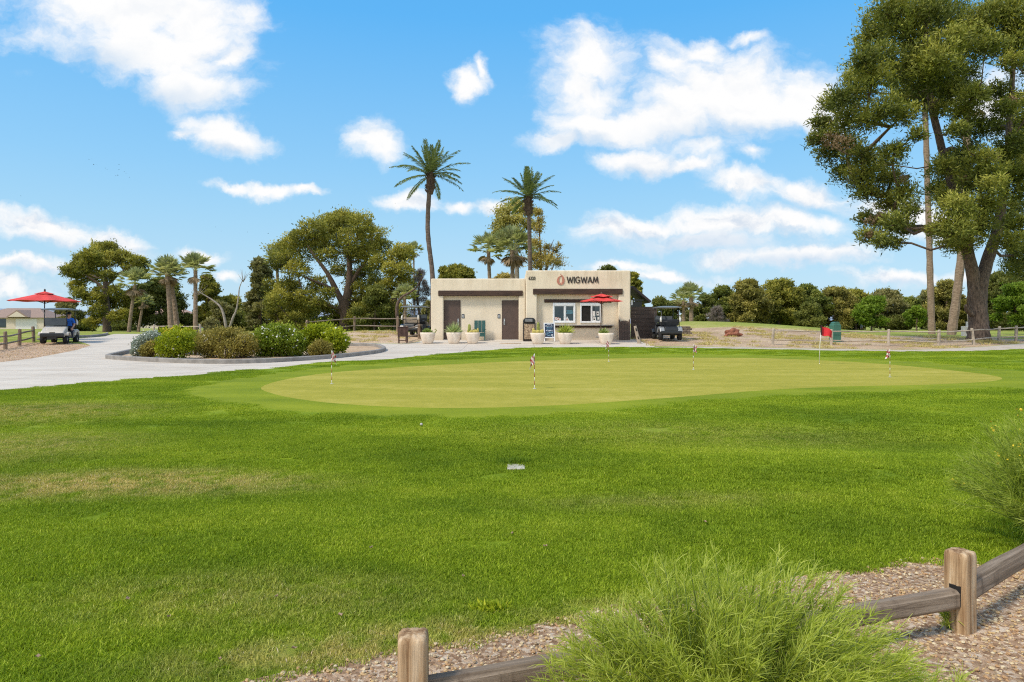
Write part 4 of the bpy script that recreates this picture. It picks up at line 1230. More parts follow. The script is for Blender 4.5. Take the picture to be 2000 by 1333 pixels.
# foreground fence
def hero_post(x, y, h, w, rz, seed):
    """square post with worn round corners and a softly domed, split top"""
    from mathutils import noise
    n = 48; bm = bmesh.new(); rings = []
    lev = [(z, 1.0) for z in np.linspace(-.35, h - .035, 40)] + [(h - .022, .985), (h - .012, .955), (h - .005, .90), (h - .001, .80), (h + .001, .6), (h + .003, .35)]
    for z, k in lev:
        vs = []
        for i in range(n):
            a = 2 * PI * (i + .5) / n; q = 1 / (abs(math.cos(a)) ** 7 + abs(math.sin(a)) ** 7) ** (1 / 7)
            r = w * .5 * q * k
            g_ = noise.noise(Vector((math.cos(a) * 3.2 + seed * 5, math.sin(a) * 3.2, z * 1.3))) * .0045 + noise.noise(Vector((math.cos(a) * 9 + seed * 5, math.sin(a) * 9, z * 2.2))) * .0030
            if k < .99: g_ *= k
            zz = z + (noise.noise(Vector((math.cos(a) * k * 6, math.sin(a) * k * 6, seed * 2.0))) * .006 if z > h - .04 else 0)
            vs.append(bm.verts.new(((r + g_) * math.cos(a), (r + g_) * math.sin(a), zz)))
        rings.append(vs)
    for a, b in zip(rings[:-1], rings[1:]):
        for i in range(n): bm.faces.new((a[i], a[(i + 1) % n], b[(i + 1) % n], b[i]))
    bm.faces.new(rings[-1])
    return bm
def hero_wood(name, axis):
    m, t, b, out = new_mat(name)
    tc = t.n('ShaderNodeTexCoord').outputs['Object']
    sv = (34, 34, 1.6) if axis == 'z' else (1.6, 36, 36)
    g1 = t.noise(t.vmath('MULTIPLY', tc, sv), 1.0, 8.0, .72, .4)
    g2 = t.noise(t.vmath('MULTIPLY', tc, tuple(q * .22 for q in sv)), 1.0, 5.0, .6)
    f = t.math('ADD', t.math('MULTIPLY', g1, .6), t.math('MULTIPLY', g2, .4))
    c = t.ramp(f, [(.34, (.050, .026, .014)), (.43, (.220, .125, .062)), (.52, (.43, .285, .160)), (.66, (.64, .50, .34))]) if axis == 'z' else t.ramp(f, [(.34, (.035, .024, .017)), (.43, (.130, .095, .066)), (.54, (.25, .190, .138)), (.70, (.40, .32, .245))])
    stn = t.smooth(t.noise(t.vmath('MULTIPLY', tc, (9, 9, 2.2)), 1.0, 5.0, .7), .55, .72)
    c = t.mix(t.math('MULTIPLY', stn, .65), c, (.16, .070, .028) if axis == 'z' else (.10, .07, .05))
    t.set(b.inputs['Base Color'], c); b.inputs['Roughness'].default_value = .88; b.inputs['Specular IOR Level'].default_value = .2
    bn = t.n('ShaderNodeBump'); bn.inputs['Strength'].default_value = .9; bn.inputs['Distance'].default_value = .008
    t.set(bn.inputs['Height'], g1); t.set(b.inputs['Normal'], bn)
    return m
HW, HR = hero_wood('post_grain', 'z'), hero_wood('rail_grain', 'x')
PA = Vector((X(801, 2.78), 2.86, 0)); PBv = Vector((X(1887, 3.75), 3.80, 0)); PC = Vector((4.55, 5.3, 0))
g = thing('split_rail_fence', 'weathered foreground fence of two stout posts and grey rails in the gravel', 'fence', (PA.x, PA.y, 0), 0, 'split rail fences')
for (p, h, rz, sd) in ((PA, .412, R(4), 1), (PBv, .440, R(29), 2)):
    mb = MB(); mb.bm(hero_post(p.x, p.y, h, .124, rz, sd), smooth=True); o = part('post', mb, HW, g)
    o.location = p - PA + Vector((0, 0, H(p.x, p.y))); o.rotation_euler = (0, 0, rz)
def hero_rail(a, b, hh, tt, seed, sag=0.0):
    d = b - a; L = d.length; n = 22; vs = []; fs = []
    from mathutils import noise
    prof = [(-tt / 2, -hh / 2 * .7), (-tt / 2 * .7, -hh / 2), (tt / 2 * .8, -hh / 2), (tt / 2, -hh / 2 * .6), (tt / 2, hh / 2 * .7), (tt / 2 * .6, hh / 2), (-tt / 2 * .5, hh / 2 * .95), (-tt / 2, hh / 2 * .6)]
    for i in range(n + 1):
        s = i / n; tap = 1.0
        for j, (py_, pz_) in enumerate(prof):
            k = 1 + .10 * noise.noise(Vector((s * 5, j * 1.7, seed)))
            vs.append((s * L, py_ * k * tap, pz_ * k * tap + sag * math.sin(PI * s) + .01 * noise.noise(Vector((s * 3, seed, 0)))))
    m = len(prof)
    for i in range(n):
        for j in range(m): fs.append((i * m + j, i * m + (j + 1) % m, (i + 1) * m + (j + 1) % m, (i + 1) * m + j))
    fs.append(tuple(range(m - 1, -1, -1))); fs.append(tuple(range(n * m, n * m + m)))
    mb = MB(); mb.add(vs, fs); o = part('rail', mb, HR, g)
    o.location = a - Vector(g.location); o.rotation_euler = (0, -math.atan2(d.z, math.hypot(d.x, d.y)), math.atan2(d.y, d.x))
hero_rail(PA + Vector((.045, .01, .165)), PBv + Vector((-.03, -.02, .195)), .105, .07, 4)
hero_rail(PBv + Vector((.035, .02, .215)), PC + Vector((0, 0, .26)), .12, .075, 5)
# mortise shadows: dark piece standing for the shaded recess, on the left face of the right post
mb = MB(); mb.cbox((-.0605, -.004, .204), (.006, .062, .112), .02); o = part('mortise_shade', mb, DARKIN, g); o.location = PBv - PA + Vector((0, 0, H(PBv.x, PBv.y))); o.rotation_euler = (0, 0, R(29))

# ------------------------------------------------------------------ kerbs
def kerb(name, label, pts2, wdt, h, closed, inward=1):
    P2 = [Vector((a, b)) for a, b in pts2]; n = len(P2); vs = []; fs = []
    for i in range(n):
        p = P2[i]; q0 = P2[i - 1] if (closed or i > 0) else p; q1 = P2[(i + 1) % n] if (closed or i < n - 1) else p
        d = (q1 - q0).normalized(); nn = Vector((-d.y, d.x)) * inward
        for (off, zz) in ((0, -.15), (0.0, h * .86), (.03, h), (wdt - .03, h), (wdt, h * .86), (wdt, -.15)):
            a = p + nn * off; vs.append((a.x, a.y, H(a.x, a.y) + zz))
    m = 6
    for i in range(n if closed else n - 1):
        for j in range(m - 1):
            a = i * m + j; b = ((i + 1) % n) * m + j; fs.append((a, b, b + 1, a + 1))
    mb = MB(); mb.add(vs, fs); o = mb.build(name, KERB); return tag(o, label, 'kerb')
area = sum(isl_out[i - 1][0] * isl_out[i][1] - isl_out[i][0] * isl_out[i - 1][1] for i in range(len(isl_out)))
kerb('island_kerb', 'grey concrete kerb ringing the island of shrubs', isl_out, .17, .15, True, 1 if area > 0 else -1)
kerb('drive_kerb', 'short grey kerb edging the grass behind the white golf cart', gp([(150, 660.5), (180, 659.5), (203, 656.8), (212, 654.5), (212, 653.2)]), .18, .17, False, 1)

# ------------------------------------------------------------------ putting flags
FW = mat('flag_white', (.72, .70, .68), (.62, .58, .56), rough=.8); FR = mat('flag_red', (.40, .045, .055), (.30, .03, .04), rough=.8); STW = mat('stick_white', (.72, .70, .66), (.6, .58, .54), rough=.5); STR = mat('stick_red', (.28, .05, .045), (.22, .04, .035), rough=.5)
def practice_flag(px, py, top, label, seed, side):
    x, y = G(px, py); z = H(x, y); h = (py - top) / F * y
    g_ = thing('practice_flag', label, 'golf flag', (x, y, z), 0, 'short practice flags on the putting green')
    mb = MB(); n = 9
    for i in range(n):
        mb.tube([(0, 0, h * i / n), (0, 0, h * (i + 1) / n - .001)], .0065, 7, mi=i % 2)
    mb.build('stick', [STW, STR], g_)
    mb = MB(); mb.lathe([(0, .004), (.040, .004), (.040, .007), (.034, .008), (0, .005)], 18, cap=False); part('cup', mb, STW, g_)
    mb = MB(); rg = random.Random(seed); nx, nz = 8, 8; fw, fh = .15, .21; vs = []; mi = []
    for i in range(nx + 1):
        for j in range(nz + 1):
            a = i / nx; b = j / nz
            vs.append((side * (.008 + fw * a * (.62 - .12 * math.sin(4 * b))), .03 * math.sin(a * 7 + b * 2 + seed), h - fh * b - .09 * a * (1 + .5 * math.sin(seed)) - .01 * math.sin(9 * a)))
    for i in range(nx):
        for j in range(nz):
            a = i * (nz + 1) + j
            o_ = len(mb.v); 
            mb.add([vs[a], vs[a + 1], vs[a + nz + 2], vs[a + nz + 1]], [(0, 1, 2, 3)], ((i // 2) + (j // 2)) % 2)
    mb.build('banner', [FW, FR], g_)
practice_flag(648, 750.5, 685, 'red and white checked practice flag at the left end of the green', 1, 1)
practice_flag(1044, 760, 691, 'checked practice flag with mostly red banner nearest the camera', 2, -1)
practice_flag(1189, 707, 665, 'checked practice flag in front of the umbrella pot', 3, -1)
practice_flag(1354, 723, 673, 'checked practice flag in front of the parked black golf cart', 4, 1)
practice_flag(1738, 737, 682, 'checked practice flag at the right end of the green', 5, -1)
x, y = G(1600, 712); z = H(x, y); h = (712 - 636) / F * y
g = thing('hole_flag', 'tall thin white flagstick with a solid red banner on the green', 'golf flag', (x, y, z))
mb = MB(); mb.tube([(0, 0, 0), (.02, 0, h * .5), (.075, 0, h)], .011, 8); part('stick', mb, STW, g)
mb = MB(); vs = []; nx, nz = 10, 6; fw, fh = .34, .31
for i in range(nx + 1):
    for j in range(nz + 1):
        a, b = i / nx, j / nz
        vs.append((.075 + fw * a, .045 * math.sin(a * 6 + b), h - fh * b - .17 * a * (1 - b * .45) - .02 * math.sin(a * 8)))
for i in range(nx):
    for j in range(nz):
        a = i * (nz + 1) + j; mb.add([vs[a], vs[a + 1], vs[a + nz + 2], vs[a + nz + 1]], [(0, 1, 2, 3)], 0, True)
part('banner', mb, mat('flag_bright_red', (.62, .02, .03), (.5, .015, .025), rough=.75), g)
mb = MB(); mb.box((.068, 0, h - fh / 2), (.045, .03, fh)); part('sleeve', mb, mat('flag_dark', (.06, .012, .014), (.04, .01, .01)), g)

# small things on the lawn
x, y = G(823, 833); mb = MB(); mb.lathe([(0, -.021), (.012, -.017), (.0195, -.008), (.021, 0), (.0195, .008), (.012, .017), (0, .021)], 14); o = mb.build('golf_ball', mat('ball_dull', (.50, .45, .43), (.42, .38, .36), rough=.5)); o.location = (x, y, H(x, y) + .03); tag(o, 'white golf ball lying on the lawn in front of the green', 'golf ball')
x, y = G(1008, 914); mb = MB(); mb.cbox((0, 0, 0), (.20, .26, .05), .012); o = mb.build('valve_box', mat('valve_concrete', (.50, .46, .39), (.36, .32, .26), scale=14, rough=.9)); o.location = (x, y, H(x, y) - .004); tag(o, 'small pale concrete valve box sunk in the lawn', 'valve box')
TUFT = leaf_mat('tuft_blade', (.07, .13, .006), (.15, .24, .010), (.28, .36, .02), nscale=3)
rg = np.random.default_rng(5); n = 520
P = np.column_stack([rg.normal(0, .13, n), rg.normal(.20, .07, n), np.zeros(n)]); D = norm(np.column_stack([rg.normal(0, .5, n), rg.normal(0, .5, n), np.ones(n)]))
o = quads_obj('grass_tuft', leaf_faces(P, D, rg.uniform(.05, .11, n), np.full(n, .007), rg), 4, TUFT, tint=rg.random(n) * .6); o.location = (x, y, H(x, y)); tag(o, 'longer dark grass tuft behind the valve box', 'grass', kind='stuff')
n = 260; xx, yy = G(955, 1190)
P = np.column_stack([rg.normal(0, .05, n), rg.normal(0, .03, n), np.zeros(n)]); D = norm(np.column_stack([rg.normal(0, .9, n), rg.normal(0, .9, n), np.ones(n)]))
o = quads_obj('weed', leaf_faces(P, D, rg.uniform(.03, .07, n), np.full(n, .014), rg), 4, leaf_mat('weed_leaf', (.16, .24, .01), (.34, .42, .02), (.55, .55, .04), nscale=3), tint=rg.random(n)); o.location = (xx, yy, H(xx, yy)); tag(o, 'small yellow green weed at the edge of the lawn', 'weed')
LITT = mat('dead_leaf', (.42, .30, .20), (.26, .17, .11), scale=9, rough=.85)
for i, (px, py) in enumerate([(75, 1295), (330, 1215), (665, 1212), (540, 1175), (905, 1135), (1378, 1027), (575, 1278), (725, 1078), (1065, 1075), (1000, 1050), (250, 1180), (430, 1300)]):
    x, y = G(px, py); mb = MB(); a = rng.uniform(.010, .022); b = a * rng.uniform(.5, .8)
    vs = [(-a, 0, .012), (-a * .4, b, .020), (a * .5, b * .8, .010), (a, 0, .018), (a * .4, -b, .012), (-a * .5, -b * .8, .024), (0, 0, .006)]
    mb.add(vs, [(0, 6, 1), (1, 6, 2), (2, 6, 3), (3, 6, 4), (4, 6, 5), (5, 6, 0)])
    o = mb.build('fallen_leaf', LITT); o.location = (x, y, H(x, y) + .022); o.rotation_euler = (0, 0, i * 1.1)
    tag(o, 'dry curled tan leaf lying on the short lawn', 'fallen leaf', 'fallen leaves on the lawn')

# red boulder
x, y = G(1431, 657.5); mb = MB(); mb.blob((0, 0, .14), (.46, .32, .30), 4, .28, seed=4, smooth=False, fs=1.7)
o = mb.build('boulder', mat('red_rock', (.34, .135, .080), (.16, .060, .038), scale=5, rough=.95, bump=.9, bscale=14)); o.location = (x, y, H(x, y)); tag(o, 'rust red boulder on the sandy bank', 'boulder')

# green dispenser post
x, y = G(1631, 668); z = H(x, y); w_ = 17 / F * y; h = (668 - 629) / F * y
g = thing('utility_cabinet', 'green moulded cabinet with domed top standing behind the pale fence', 'cabinet', (x, y, z), R(8))
GRN = mat('green_plastic', (.055, .165, .115), (.040, .130, .090), scale=3, rough=.5)
mb = MB(); mb.prism([(-w_ / 2, -.1), (-w_ / 2, h * .82), (-w_ * .44, h * .88), (w_ * .44, h * .88), (w_ / 2, h * .82), (w_ / 2, -.1)], -w_ * .4, w_ * .4, 'xz', bevel=.03); part('cabinet_body', mb, GRN, g)
mb = MB(); mb.prism([(-w_ * .40, h * .86), (-w_ * .36, h * .95), (-w_ * .2, h), (w_ * .2, h), (w_ * .36, h * .95), (w_ * .40, h * .86)], -w_ * .34, w_ * .34, 'xz', bevel=.02); part('lid', mb, GRN, g)
mb = MB()
for zz in (.35, .55): mb.box((0, -w_ * .4 - .004, h * zz), (w_ * .8, .012, .02))
part('groove', mb, mat('green_dark', (.03, .09, .06), (.02, .07, .05)), g)

# pale block and post at the far right
x, y = G(1975, 661); z = H(x, y)
g = thing('stone_marker', 'pale concrete block marker with a narrow post at the far right of the fence', 'marker', (x, y + 4, H(x, y + 4)))
PALE = mat('pale_concrete', (.60, .56, .52), (.48, .44, .41), rough=.9)
mb = MB(); mb.cbox((-.08, 0, .30), (.42, .35, .70), .03); part('block', mb, PALE, g)
mb = MB(); mb.cbox((.18, 0, .75), (.34, .30, .40), .03); part('cap', mb, PALE, g)
mb = MB(); mb.tube([(.12, 0, .9), (.06, 0, 1.45)], [.07, .045], 8); part('post', mb, PALEW, g)

# stone retaining stub by the parked cart
x, y = X(1334, 41.5), 41.5; mb = MB()
for i in range(5):
    for j in range(3): mb.cbox((-.25 + j * .27 + (i % 2) * .1, random.uniform(-.02, .02), .06 + i * .12), (.25, .3, .11), .02)
o = mb.build('retaining_wall', mat('old_block', (.20, .155, .125), (.11, .085, .07), scale=6, rough=.95, bump=.5)); o.location = (x, y, H(x, y) - .05); tag(o, 'short stub of stacked stone wall right of the black golf cart', 'wall')
# ------------------------------------------------------------------ golf carts
TYRE = mat('tyre_rubber', (.018, .018, .018), (.012, .012, .012), rough=.85, bump=.3, bscale=60)
RIM = mat('rim_grey', (.45, .45, .46), (.3, .3, .31), rough=.35, metal=.7)
TINT = mat('tinted_screen', (.060, .065, .072), (.045, .050, .056), rough=.06, spec=.7)
ROOFG = mat('roof_grey', (.16, .18, .20), (.12, .14, .155), rough=.45)
def golf_cart(label, loc, rz, body_m, seat_m, trim=None, bags=True, roof_m=None, group='golf carts parked around the building', fold=True):
    g_ = thing('golf_cart', label, 'golf cart', loc, rz, group)
    mb = MB(); mb.prism([(-1.17, .34), (-1.20, .50), (-1.13, .63), (-.90, .76), (-.58, .90), (-.50, .90), (-.46, .60), (-.60, .34)], -.52, .52, 'yz', bevel=.055)
    for sx in (-1, 1): mb.prism([(-1.02, .42), (-1.0, .54), (-.88, .61), (-.70, .61), (-.56, .53), (-.52, .42), (-.60, .42), (-.66, .52), (-.78, .56), (-.88, .52), (-.93, .42)], sx * .60 - .085, sx * .60 + .085, 'yz', bevel=.02)
    body = part('body', mb, body_m, g_)
    mb = MB(); mb.cbox((0, -1.19, .44), (1.06, .16, .22), .05); mb.cbox((0, -1.16, .32), (.44, .16, .16), .03); part('bumper', mb, BLACKP, g_)
    mb = MB(); mb.cbox((0, -1.17, .575), (.24, .02, .06), .006, (R(-24), 0, 0)); part('badge', mb, mat('badge_gold', (.10, .08, .05), (.05, .04, .03), rough=.4), body)
    for sx in (-1, 1):
        mb = MB(); mb.cbox((sx * .40, -1.10, .60), (.16, .05, .07), .02, (R(-25), 0, 0)); part('headlight', mb, mat('lamp_glass', (.55, .56, .58), (.45, .46, .48), rough=.15), body)
    mb = MB(); mb.cbox((0, .15, .30), (1.06, 1.5, .07), .02); mb.cbox((0, -.46, .50), (1.0, .10, .36), .02, (R(18), 0, 0)); part('floor', mb, BLACKP, g_)
    mb = MB(); mb.cbox((0, -.42, .86), (1.02, .22, .14), .04); part('dashboard', mb, BLACKP, g_)
    mb = MB(); mb.cbox((0, .50, .47), (1.04, .62, .28), .05); part('seat_base', mb, body_m, g_)
    mb = MB(); mb.cbox((0, .44, .66), (1.02, .52, .11), .045); part('seat', mb, seat_m, g_)
    mb = MB(); mb.cbox((0, .73, .95), (1.0, .10, .34), .04, (R(-8), 0, 0)); part('backrest', mb, seat_m, g_)
    mb = MB(); mb.prism([(.72, .40), (.72, .76), (.98, .80), (1.20, .70), (1.24, .50), (1.16, .36)], -.34, .34, 'yz', bevel=.04); part('bag_well', mb, BLACKP, g_)
    for sx in (-1, 1):
        mb = MB(); mb.prism([(.36, .40), (.42, .60), (.58, .72), (.86, .74), (1.10, .66), (1.22, .46), (1.14, .42), (1.04, .54), (.85, .61), (.66, .56), (.56, .42)], sx * .475 - .13, sx * .475 + .13, 'yz', bevel=.03); part('rear_fender', mb, trim or body_m, g_)
    mb = MB(); mb.cbox((0, 1.21, .42), (1.12, .12, .17), .035); part('rear_bumper', mb, BLACKP, g_)
    # roof, gently domed
    n = 8; vs = []; fs = []
    for i in range(n + 1):
        for j in range(n + 1):
            a, b = i / n * 2 - 1, j / n * 2 - 1
            q = (1 - abs(a) ** 4) * (1 - abs(b) ** 4)
            vs.append((a * .60 * (1 - .06 * b * b * 0), b * .88 + .05, 1.80 + .055 * q))
    k = len(vs)
    vs += [(x_, y_, 1.745) for (x_, y_, z_) in vs]
    for i in range(n):
        for j in range(n):
            a = i * (n + 1) + j; fs.append((a, a + n + 1, a + n + 2, a + 1)); fs.append((k + a, k + a + 1, k + a + n + 2, k + a + n + 1))
    ring = [i * (n + 1) for i in range(n + 1)] + [n * (n + 1) + j for j in range(1, n + 1)] + [i * (n + 1) + n for i in range(n - 1, -1, -1)] + [j for j in range(n - 1, 0, -1)]
    for a, b in zip(ring, ring[1:] + ring[:1]): fs.append((a, b, k + b, k + a))
    mb = MB(); mb.add(vs, fs, 0, False); part('roof', mb, roof_m or ROOFG, g_)
    for sx in (-1, 1):
        mb = MB(); mb.tube([(sx * .47, -.52, .86), (sx * .50, -.66, 1.0), (sx * .50, -.60, 1.76)], .022, 7); part('post', mb, BLACKP, g_)
        mb = MB(); mb.tube([(sx * .47, .98, .70), (sx * .47, .94, 1.2), (sx * .46, .80, 1.76)], .022, 7); part('post', mb, BLACKP, g_)
    mb = MB()
    mb.cbox((0, -.655, 1.13), (.96, .014, .38), .004); part('windshield', mb, TINT, g_)
    mb = MB(); mb.tube([(.24, -.40, .84), (.24, -.14, 1.02)], .02, 7)
    ring = [(.24 + .16 * math.cos(2 * PI * i / 16), -.14 + .11 * math.sin(2 * PI * i / 16), 1.02 + .11 * math.sin(2 * PI * i / 16)) for i in range(17)]
    mb.tube(ring, .014, 6, cap=False); part('steering_wheel', mb, BLACKP, g_)
    for sx in (-1, 1):
        for yy in (-.78, .84):
            mb = MB(); r = .225; wd = .20; c_ = (sx * .51, yy, r)
            mb.lathe([(.115, -wd / 2), (r - .03, -wd / 2), (r, -wd / 2 + .035), (r, wd / 2 - .035), (r - .03, wd / 2), (.115, wd / 2)], 22, c_, 'x', cap=False)
            wh = part('wheel', mb, TYRE, g_)
            mb = MB(); mb.lathe([(0, -wd / 2 + .03), (.05, -wd / 2 + .01), (.12, -wd / 2 + .03), (.12, wd / 2 - .03), (.05, wd / 2 - .01), (0, wd / 2 - .03)], 18, c_, 'x', cap=False); part('rim', mb, RIM, wh)
    for sx in (-1, 1):
        mb = MB(); mb.tube([(sx * .52, .98, .98), (sx * .52, .98, 1.16), (sx * .51, .97, 1.22), (sx * .50, .97, 1.27)], [.055, .055, .03, .025], 9); part('sand_bottle', mb, STW, g_)
    mb = MB(); mb.tube([(-.42, 1.06, 1.0), (0, 1.12, .96), (.42, 1.06, 1.0)], .018, 6); mb.tube([(-.42, 1.06, 1.0), (-.42, .94, 1.02)], .018, 6); mb.tube([(.42, 1.06, 1.0), (.42, .94, 1.02)], .018, 6); part('bag_bar', mb, BLACKP, g_)
    return g_
CREAMB = mat('cart_cream', (.50, .46, .40), (.44, .40, .35), scale=2, rough=.28, spec=.5)
SILV = mat('cart_silver', (.27, .28, .29), (.22, .23, .24), scale=2, rough=.3, spec=.5)
CHAR = mat('cart_charcoal', (.03, .034, .040), (.022, .025, .030), scale=2, rough=.3, spec=.5)
NAVYS = mat('seat_black', (.02, .022, .028), (.015, .016, .02), rough=.6)
TANS = mat('seat_tan', (.34, .27, .20), (.28, .22, .16), rough=.6)
cx, cy = G(112, 673); cy += .75; cx = X(117, cy); cz = H(cx, cy)
golf_cart('white golf cart with dark folded screen under the red umbrella, person aboard', (cx, cy, cz), R(17), CREAMB, NAVYS)
cx2, cy2 = X(1302, 38.0), 38.0; cy2 = 37.6; cx2 = X(1301.5, cy2)
golf_cart('black golf cart seen from behind, parked by the brown plank fence', (cx2, cy2, H(cx2, cy2)), R(180), CHAR, NAVYS, trim=SILV)
cx3, cy3 = X(812, 42.0), 42.0
golf_cart('black golf cart seen from behind near the left corner of the building', (cx3, cy3, H(cx3, cy3)), R(168), CHAR, TANS)

# ------------------------------------------------------------------ people
SKIN = mat('skin', (.46, .27, .19), (.40, .23, .16), scale=8, rough=.6)
def skin_figure(chains, mats_of, mlist, name, parent):
    """chains: lists of (point, radius, material index); one continuous surface grown by a skin modifier"""
    vs, es, rad, mi = [], [], [], []
    key = {}
    def vid(p, r, m):
        k = tuple(round(c, 4) for c in p)
        if k not in key:
            key[k] = len(vs); vs.append(k); rad.append(r); mi.append(m)
        return key[k]
    for ch in chains:
        ids = [vid(*c) for c in ch]
        es += [(a, b) for a, b in zip(ids[:-1], ids[1:]) if a != b]
    me = bpy.data.meshes.new('fig'); me.from_pydata(vs, es, []); o = bpy.data.objects.new('fig', me); COL.objects.link(o)
    sk = o.modifiers.new('skin', 'SKIN'); sk.use_smooth_shade = True
    for i, q in enumerate(me.skin_vertices[0].data):
        q.radius = rad[i] if isinstance(rad[i], tuple) else (rad[i], rad[i]); q.use_root = (i == 0)
    ss = o.modifiers.new('sub', 'SUBSURF'); ss.levels = 1; ss.render_levels = 1
    dg = bpy.context.evaluated_depsgraph_get()
    nm = bpy.data.meshes.new_from_object(o.evaluated_get(dg)); bpy.data.objects.remove(o)
    nm.materials.clear()
    for m in mlist: nm.materials.append(m)
    A = np.array(vs)
    seg = [(np.array(vs[a]), np.array(vs[b]), mi[b] if mi[b] == mi[a] else None, mi[a], mi[b]) for a, b in es]
    for p in nm.polygons:
        c = np.array(p.center); best = None; bd = 1e9
        for a, b, mm, ma, mb_ in seg:
            d = b - a; tt = min(1, max(0, np.dot(c - a, d) / (np.dot(d, d) + 1e-9))); q = np.linalg.norm(c - a - d * tt)
            if q < bd: bd = q; best = (ma if tt < .5 else mb_)
        p.material_index = best; p.use_smooth = True
    ob = bpy.data.objects.new(name, nm); COL.objects.link(ob)
    if parent is not None: ob.parent = parent
    return ob
def hand(wr, dr, up, m, sc=1.0, curl=.5):
    """palm and five fingers from wrist wr along dr, palm normal up"""
    dr = Vector(dr).normalized(); up = Vector(up).normalized(); sd_ = dr.cross(up).normalized(); wr = Vector(wr)
    palm = wr + dr * .05 * sc; chains = [[(tuple(wr), .026 * sc, m), (tuple(palm), (.036 * sc, .018 * sc), m)]]
    for k, (off, L) in enumerate(((-.030, .065), (-.010, .078), (.010, .073), (.028, .056))):
        b0 = palm + dr * .035 * sc + sd_ * off * sc; b1 = b0 + (dr - up * curl * .5).normalized() * L * .5 * sc; b2 = b1 + (dr - up * curl * 1.5).normalized() * L * .5 * sc
        chains.append([(tuple(palm), (.036 * sc, .018 * sc), m), (tuple(b0), .010 * sc, m), (tuple(b1), .009 * sc, m), (tuple(b2), .0075 * sc, m)])
    b0 = wr + dr * .03 * sc - sd_ * .035 * sc; b1 = b0 + (dr * .6 - sd_ * .6 - up * .4).normalized() * .045 * sc
    chains.append([(tuple(palm), (.036 * sc, .018 * sc), m), (tuple(b0), .012 * sc, m), (tuple(b1), .010 * sc, m)])
    return chains
def head_bits(o, hc, fwd, cap_m):
    fwd = Vector(fwd).normalized(); side = fwd.cross(Vector((0, 0, 1))).normalized(); hc = Vector(hc)
    mb = MB(); 
    prof = [(.104, .030), (.103, .065), (.085, .105), (.05, .128), (0, .136)]
    mb.lathe(prof, 18, hc, cap=False); 
    a = hc + fwd * .09 + Vector((0, 0, .035)); mb.add([a + side * .075 - fwd * .01, a + fwd * .085 + side * .045 - Vector((0, 0, .012)), a + fwd * .085 - side * .045 - Vector((0, 0, .012)), a - side * .075 - fwd * .01, a + Vector((0, 0, .014)) + fwd * .03], [(0, 1, 4), (1, 2, 4), (2, 3, 4), (3, 2, 1, 0)])
    part('cap', mb, cap_m, o)
    mb = MB()
    for s in (-1, 1): mb.lathe([(0, -.011), (.010, -.006), (.012, 0), (.010, .006), (0, .011)], 10, hc + fwd * .088 + side * s * .034 - Vector((0, 0, .0)))
    part('eyes', mb, BLACKL, o)
    mb = MB()
    for s in (-1, 1): mb.lathe([(0, -.034), (.016, -.02), (.02, 0), (.016, .022), (0, .034)], 8, hc + side * s * .10 - Vector((0, 0, .012)))
    mb.tube([hc + fwd * .085 + Vector((0, 0, 0)), hc + fwd * .118 - Vector((0, 0, .035)), hc + fwd * .09 - Vector((0, 0, .042))], [.010, .016, .010], 7)
    part('ears_and_nose', mb, SKIN, o)
    mb = MB(); mb.tube([hc + fwd * .092 + side * .026 - Vector((0, 0, .072)), hc + fwd * .1 - Vector((0, 0, .07)), hc + fwd * .092 - side * .026 - Vector((0, 0, .072))], .006, 6); part('mouth', mb, mat('lips', (.30, .12, .10), (.25, .1, .08)), o)
BLUE = mat('blue_polo', (.020, .13, .52), (.016, .10, .42), scale=9, rough=.85, bump=.2); NAVY = mat('navy_trousers', (.022, .026, .045), (.015, .018, .032), scale=9, rough=.85)
SHOE = mat('shoe_dark', (.03, .03, .035), (.02, .02, .022), rough=.6); CAPM = mat('cap_black', (.015, .015, .018), (.01, .01, .012), rough=.8)
# seated in the cart: cart space, +x is the driver's side, front is -y
S1, Bm, Nm, Sm = 0, 1, 2, 3
hip = (.30, .42, .80)
chains = [
 [(hip, (.155, .13), Nm), ((.31, .43, .96), (.150, .115), Bm), ((.32, .42, 1.13), (.165, .115), Bm), ((.33, .40, 1.27), (.13, .10), Bm), ((.335, .385, 1.37), .058, S1), ((.34, .365, 1.45), (.085, .09), S1), ((.34, .355, 1.54), (.088, .098), S1), ((.34, .36, 1.62), (.06, .065), S1)],
 [((.33, .40, 1.27), (.13, .10), Bm), ((.50, .38, 1.26), .072, Bm), ((.60, .28, 1.06), .055, Bm), ((.615, .24, 1.00), .047, S1), ((.60, .05, .86), .034, S1)],
 [((.33, .40, 1.27), (.13, .10), Bm), ((.15, .38, 1.26), .072, Bm), ((.08, .22, 1.10), .055, Bm), ((.08, .19, 1.06), .045, S1), ((.14, -.06, 1.06), .033, S1)],
 [(hip, (.155, .13), Nm), ((.42, .36, .78), .098, Nm), ((.57, -.02, .76), .074, Nm), ((.60, -.10, .50), .058, Nm), ((.60, -.07, .36), .045, Nm), ((.60, -.08, .30), .045, Sm), ((.61, -.24, .275), (.045, .03), Sm)],
 [(hip, (.155, .13), Nm), ((.20, .36, .78), .098, Nm), ((.14, -.05, .76), .074, Nm), ((.12, -.24, .52), .056, Nm), ((.12, -.27, .42), .045, Nm), ((.12, -.28, .38), .045, Sm), ((.12, -.42, .365), (.045, .03), Sm)],
]
chains += hand((.60, .05, .86), (-.05, -.6, -.35), (0, -.4, .8), S1) + hand((.14, -.06, 1.06), (.3, -.7, -.05), (0, .1, 1), S1, curl=1.0)
cart = thing('person', 'person in a blue shirt, dark trousers and black cap seated in the white golf cart', 'person', (cx, cy, cz), R(17))
pb = skin_figure(chains, None, [SKIN, BLUE, NAVY, SHOE], 'person_body', cart)
head_bits(pb, (.34, .352, 1.535), (.12, -1, -.12), CAPM)
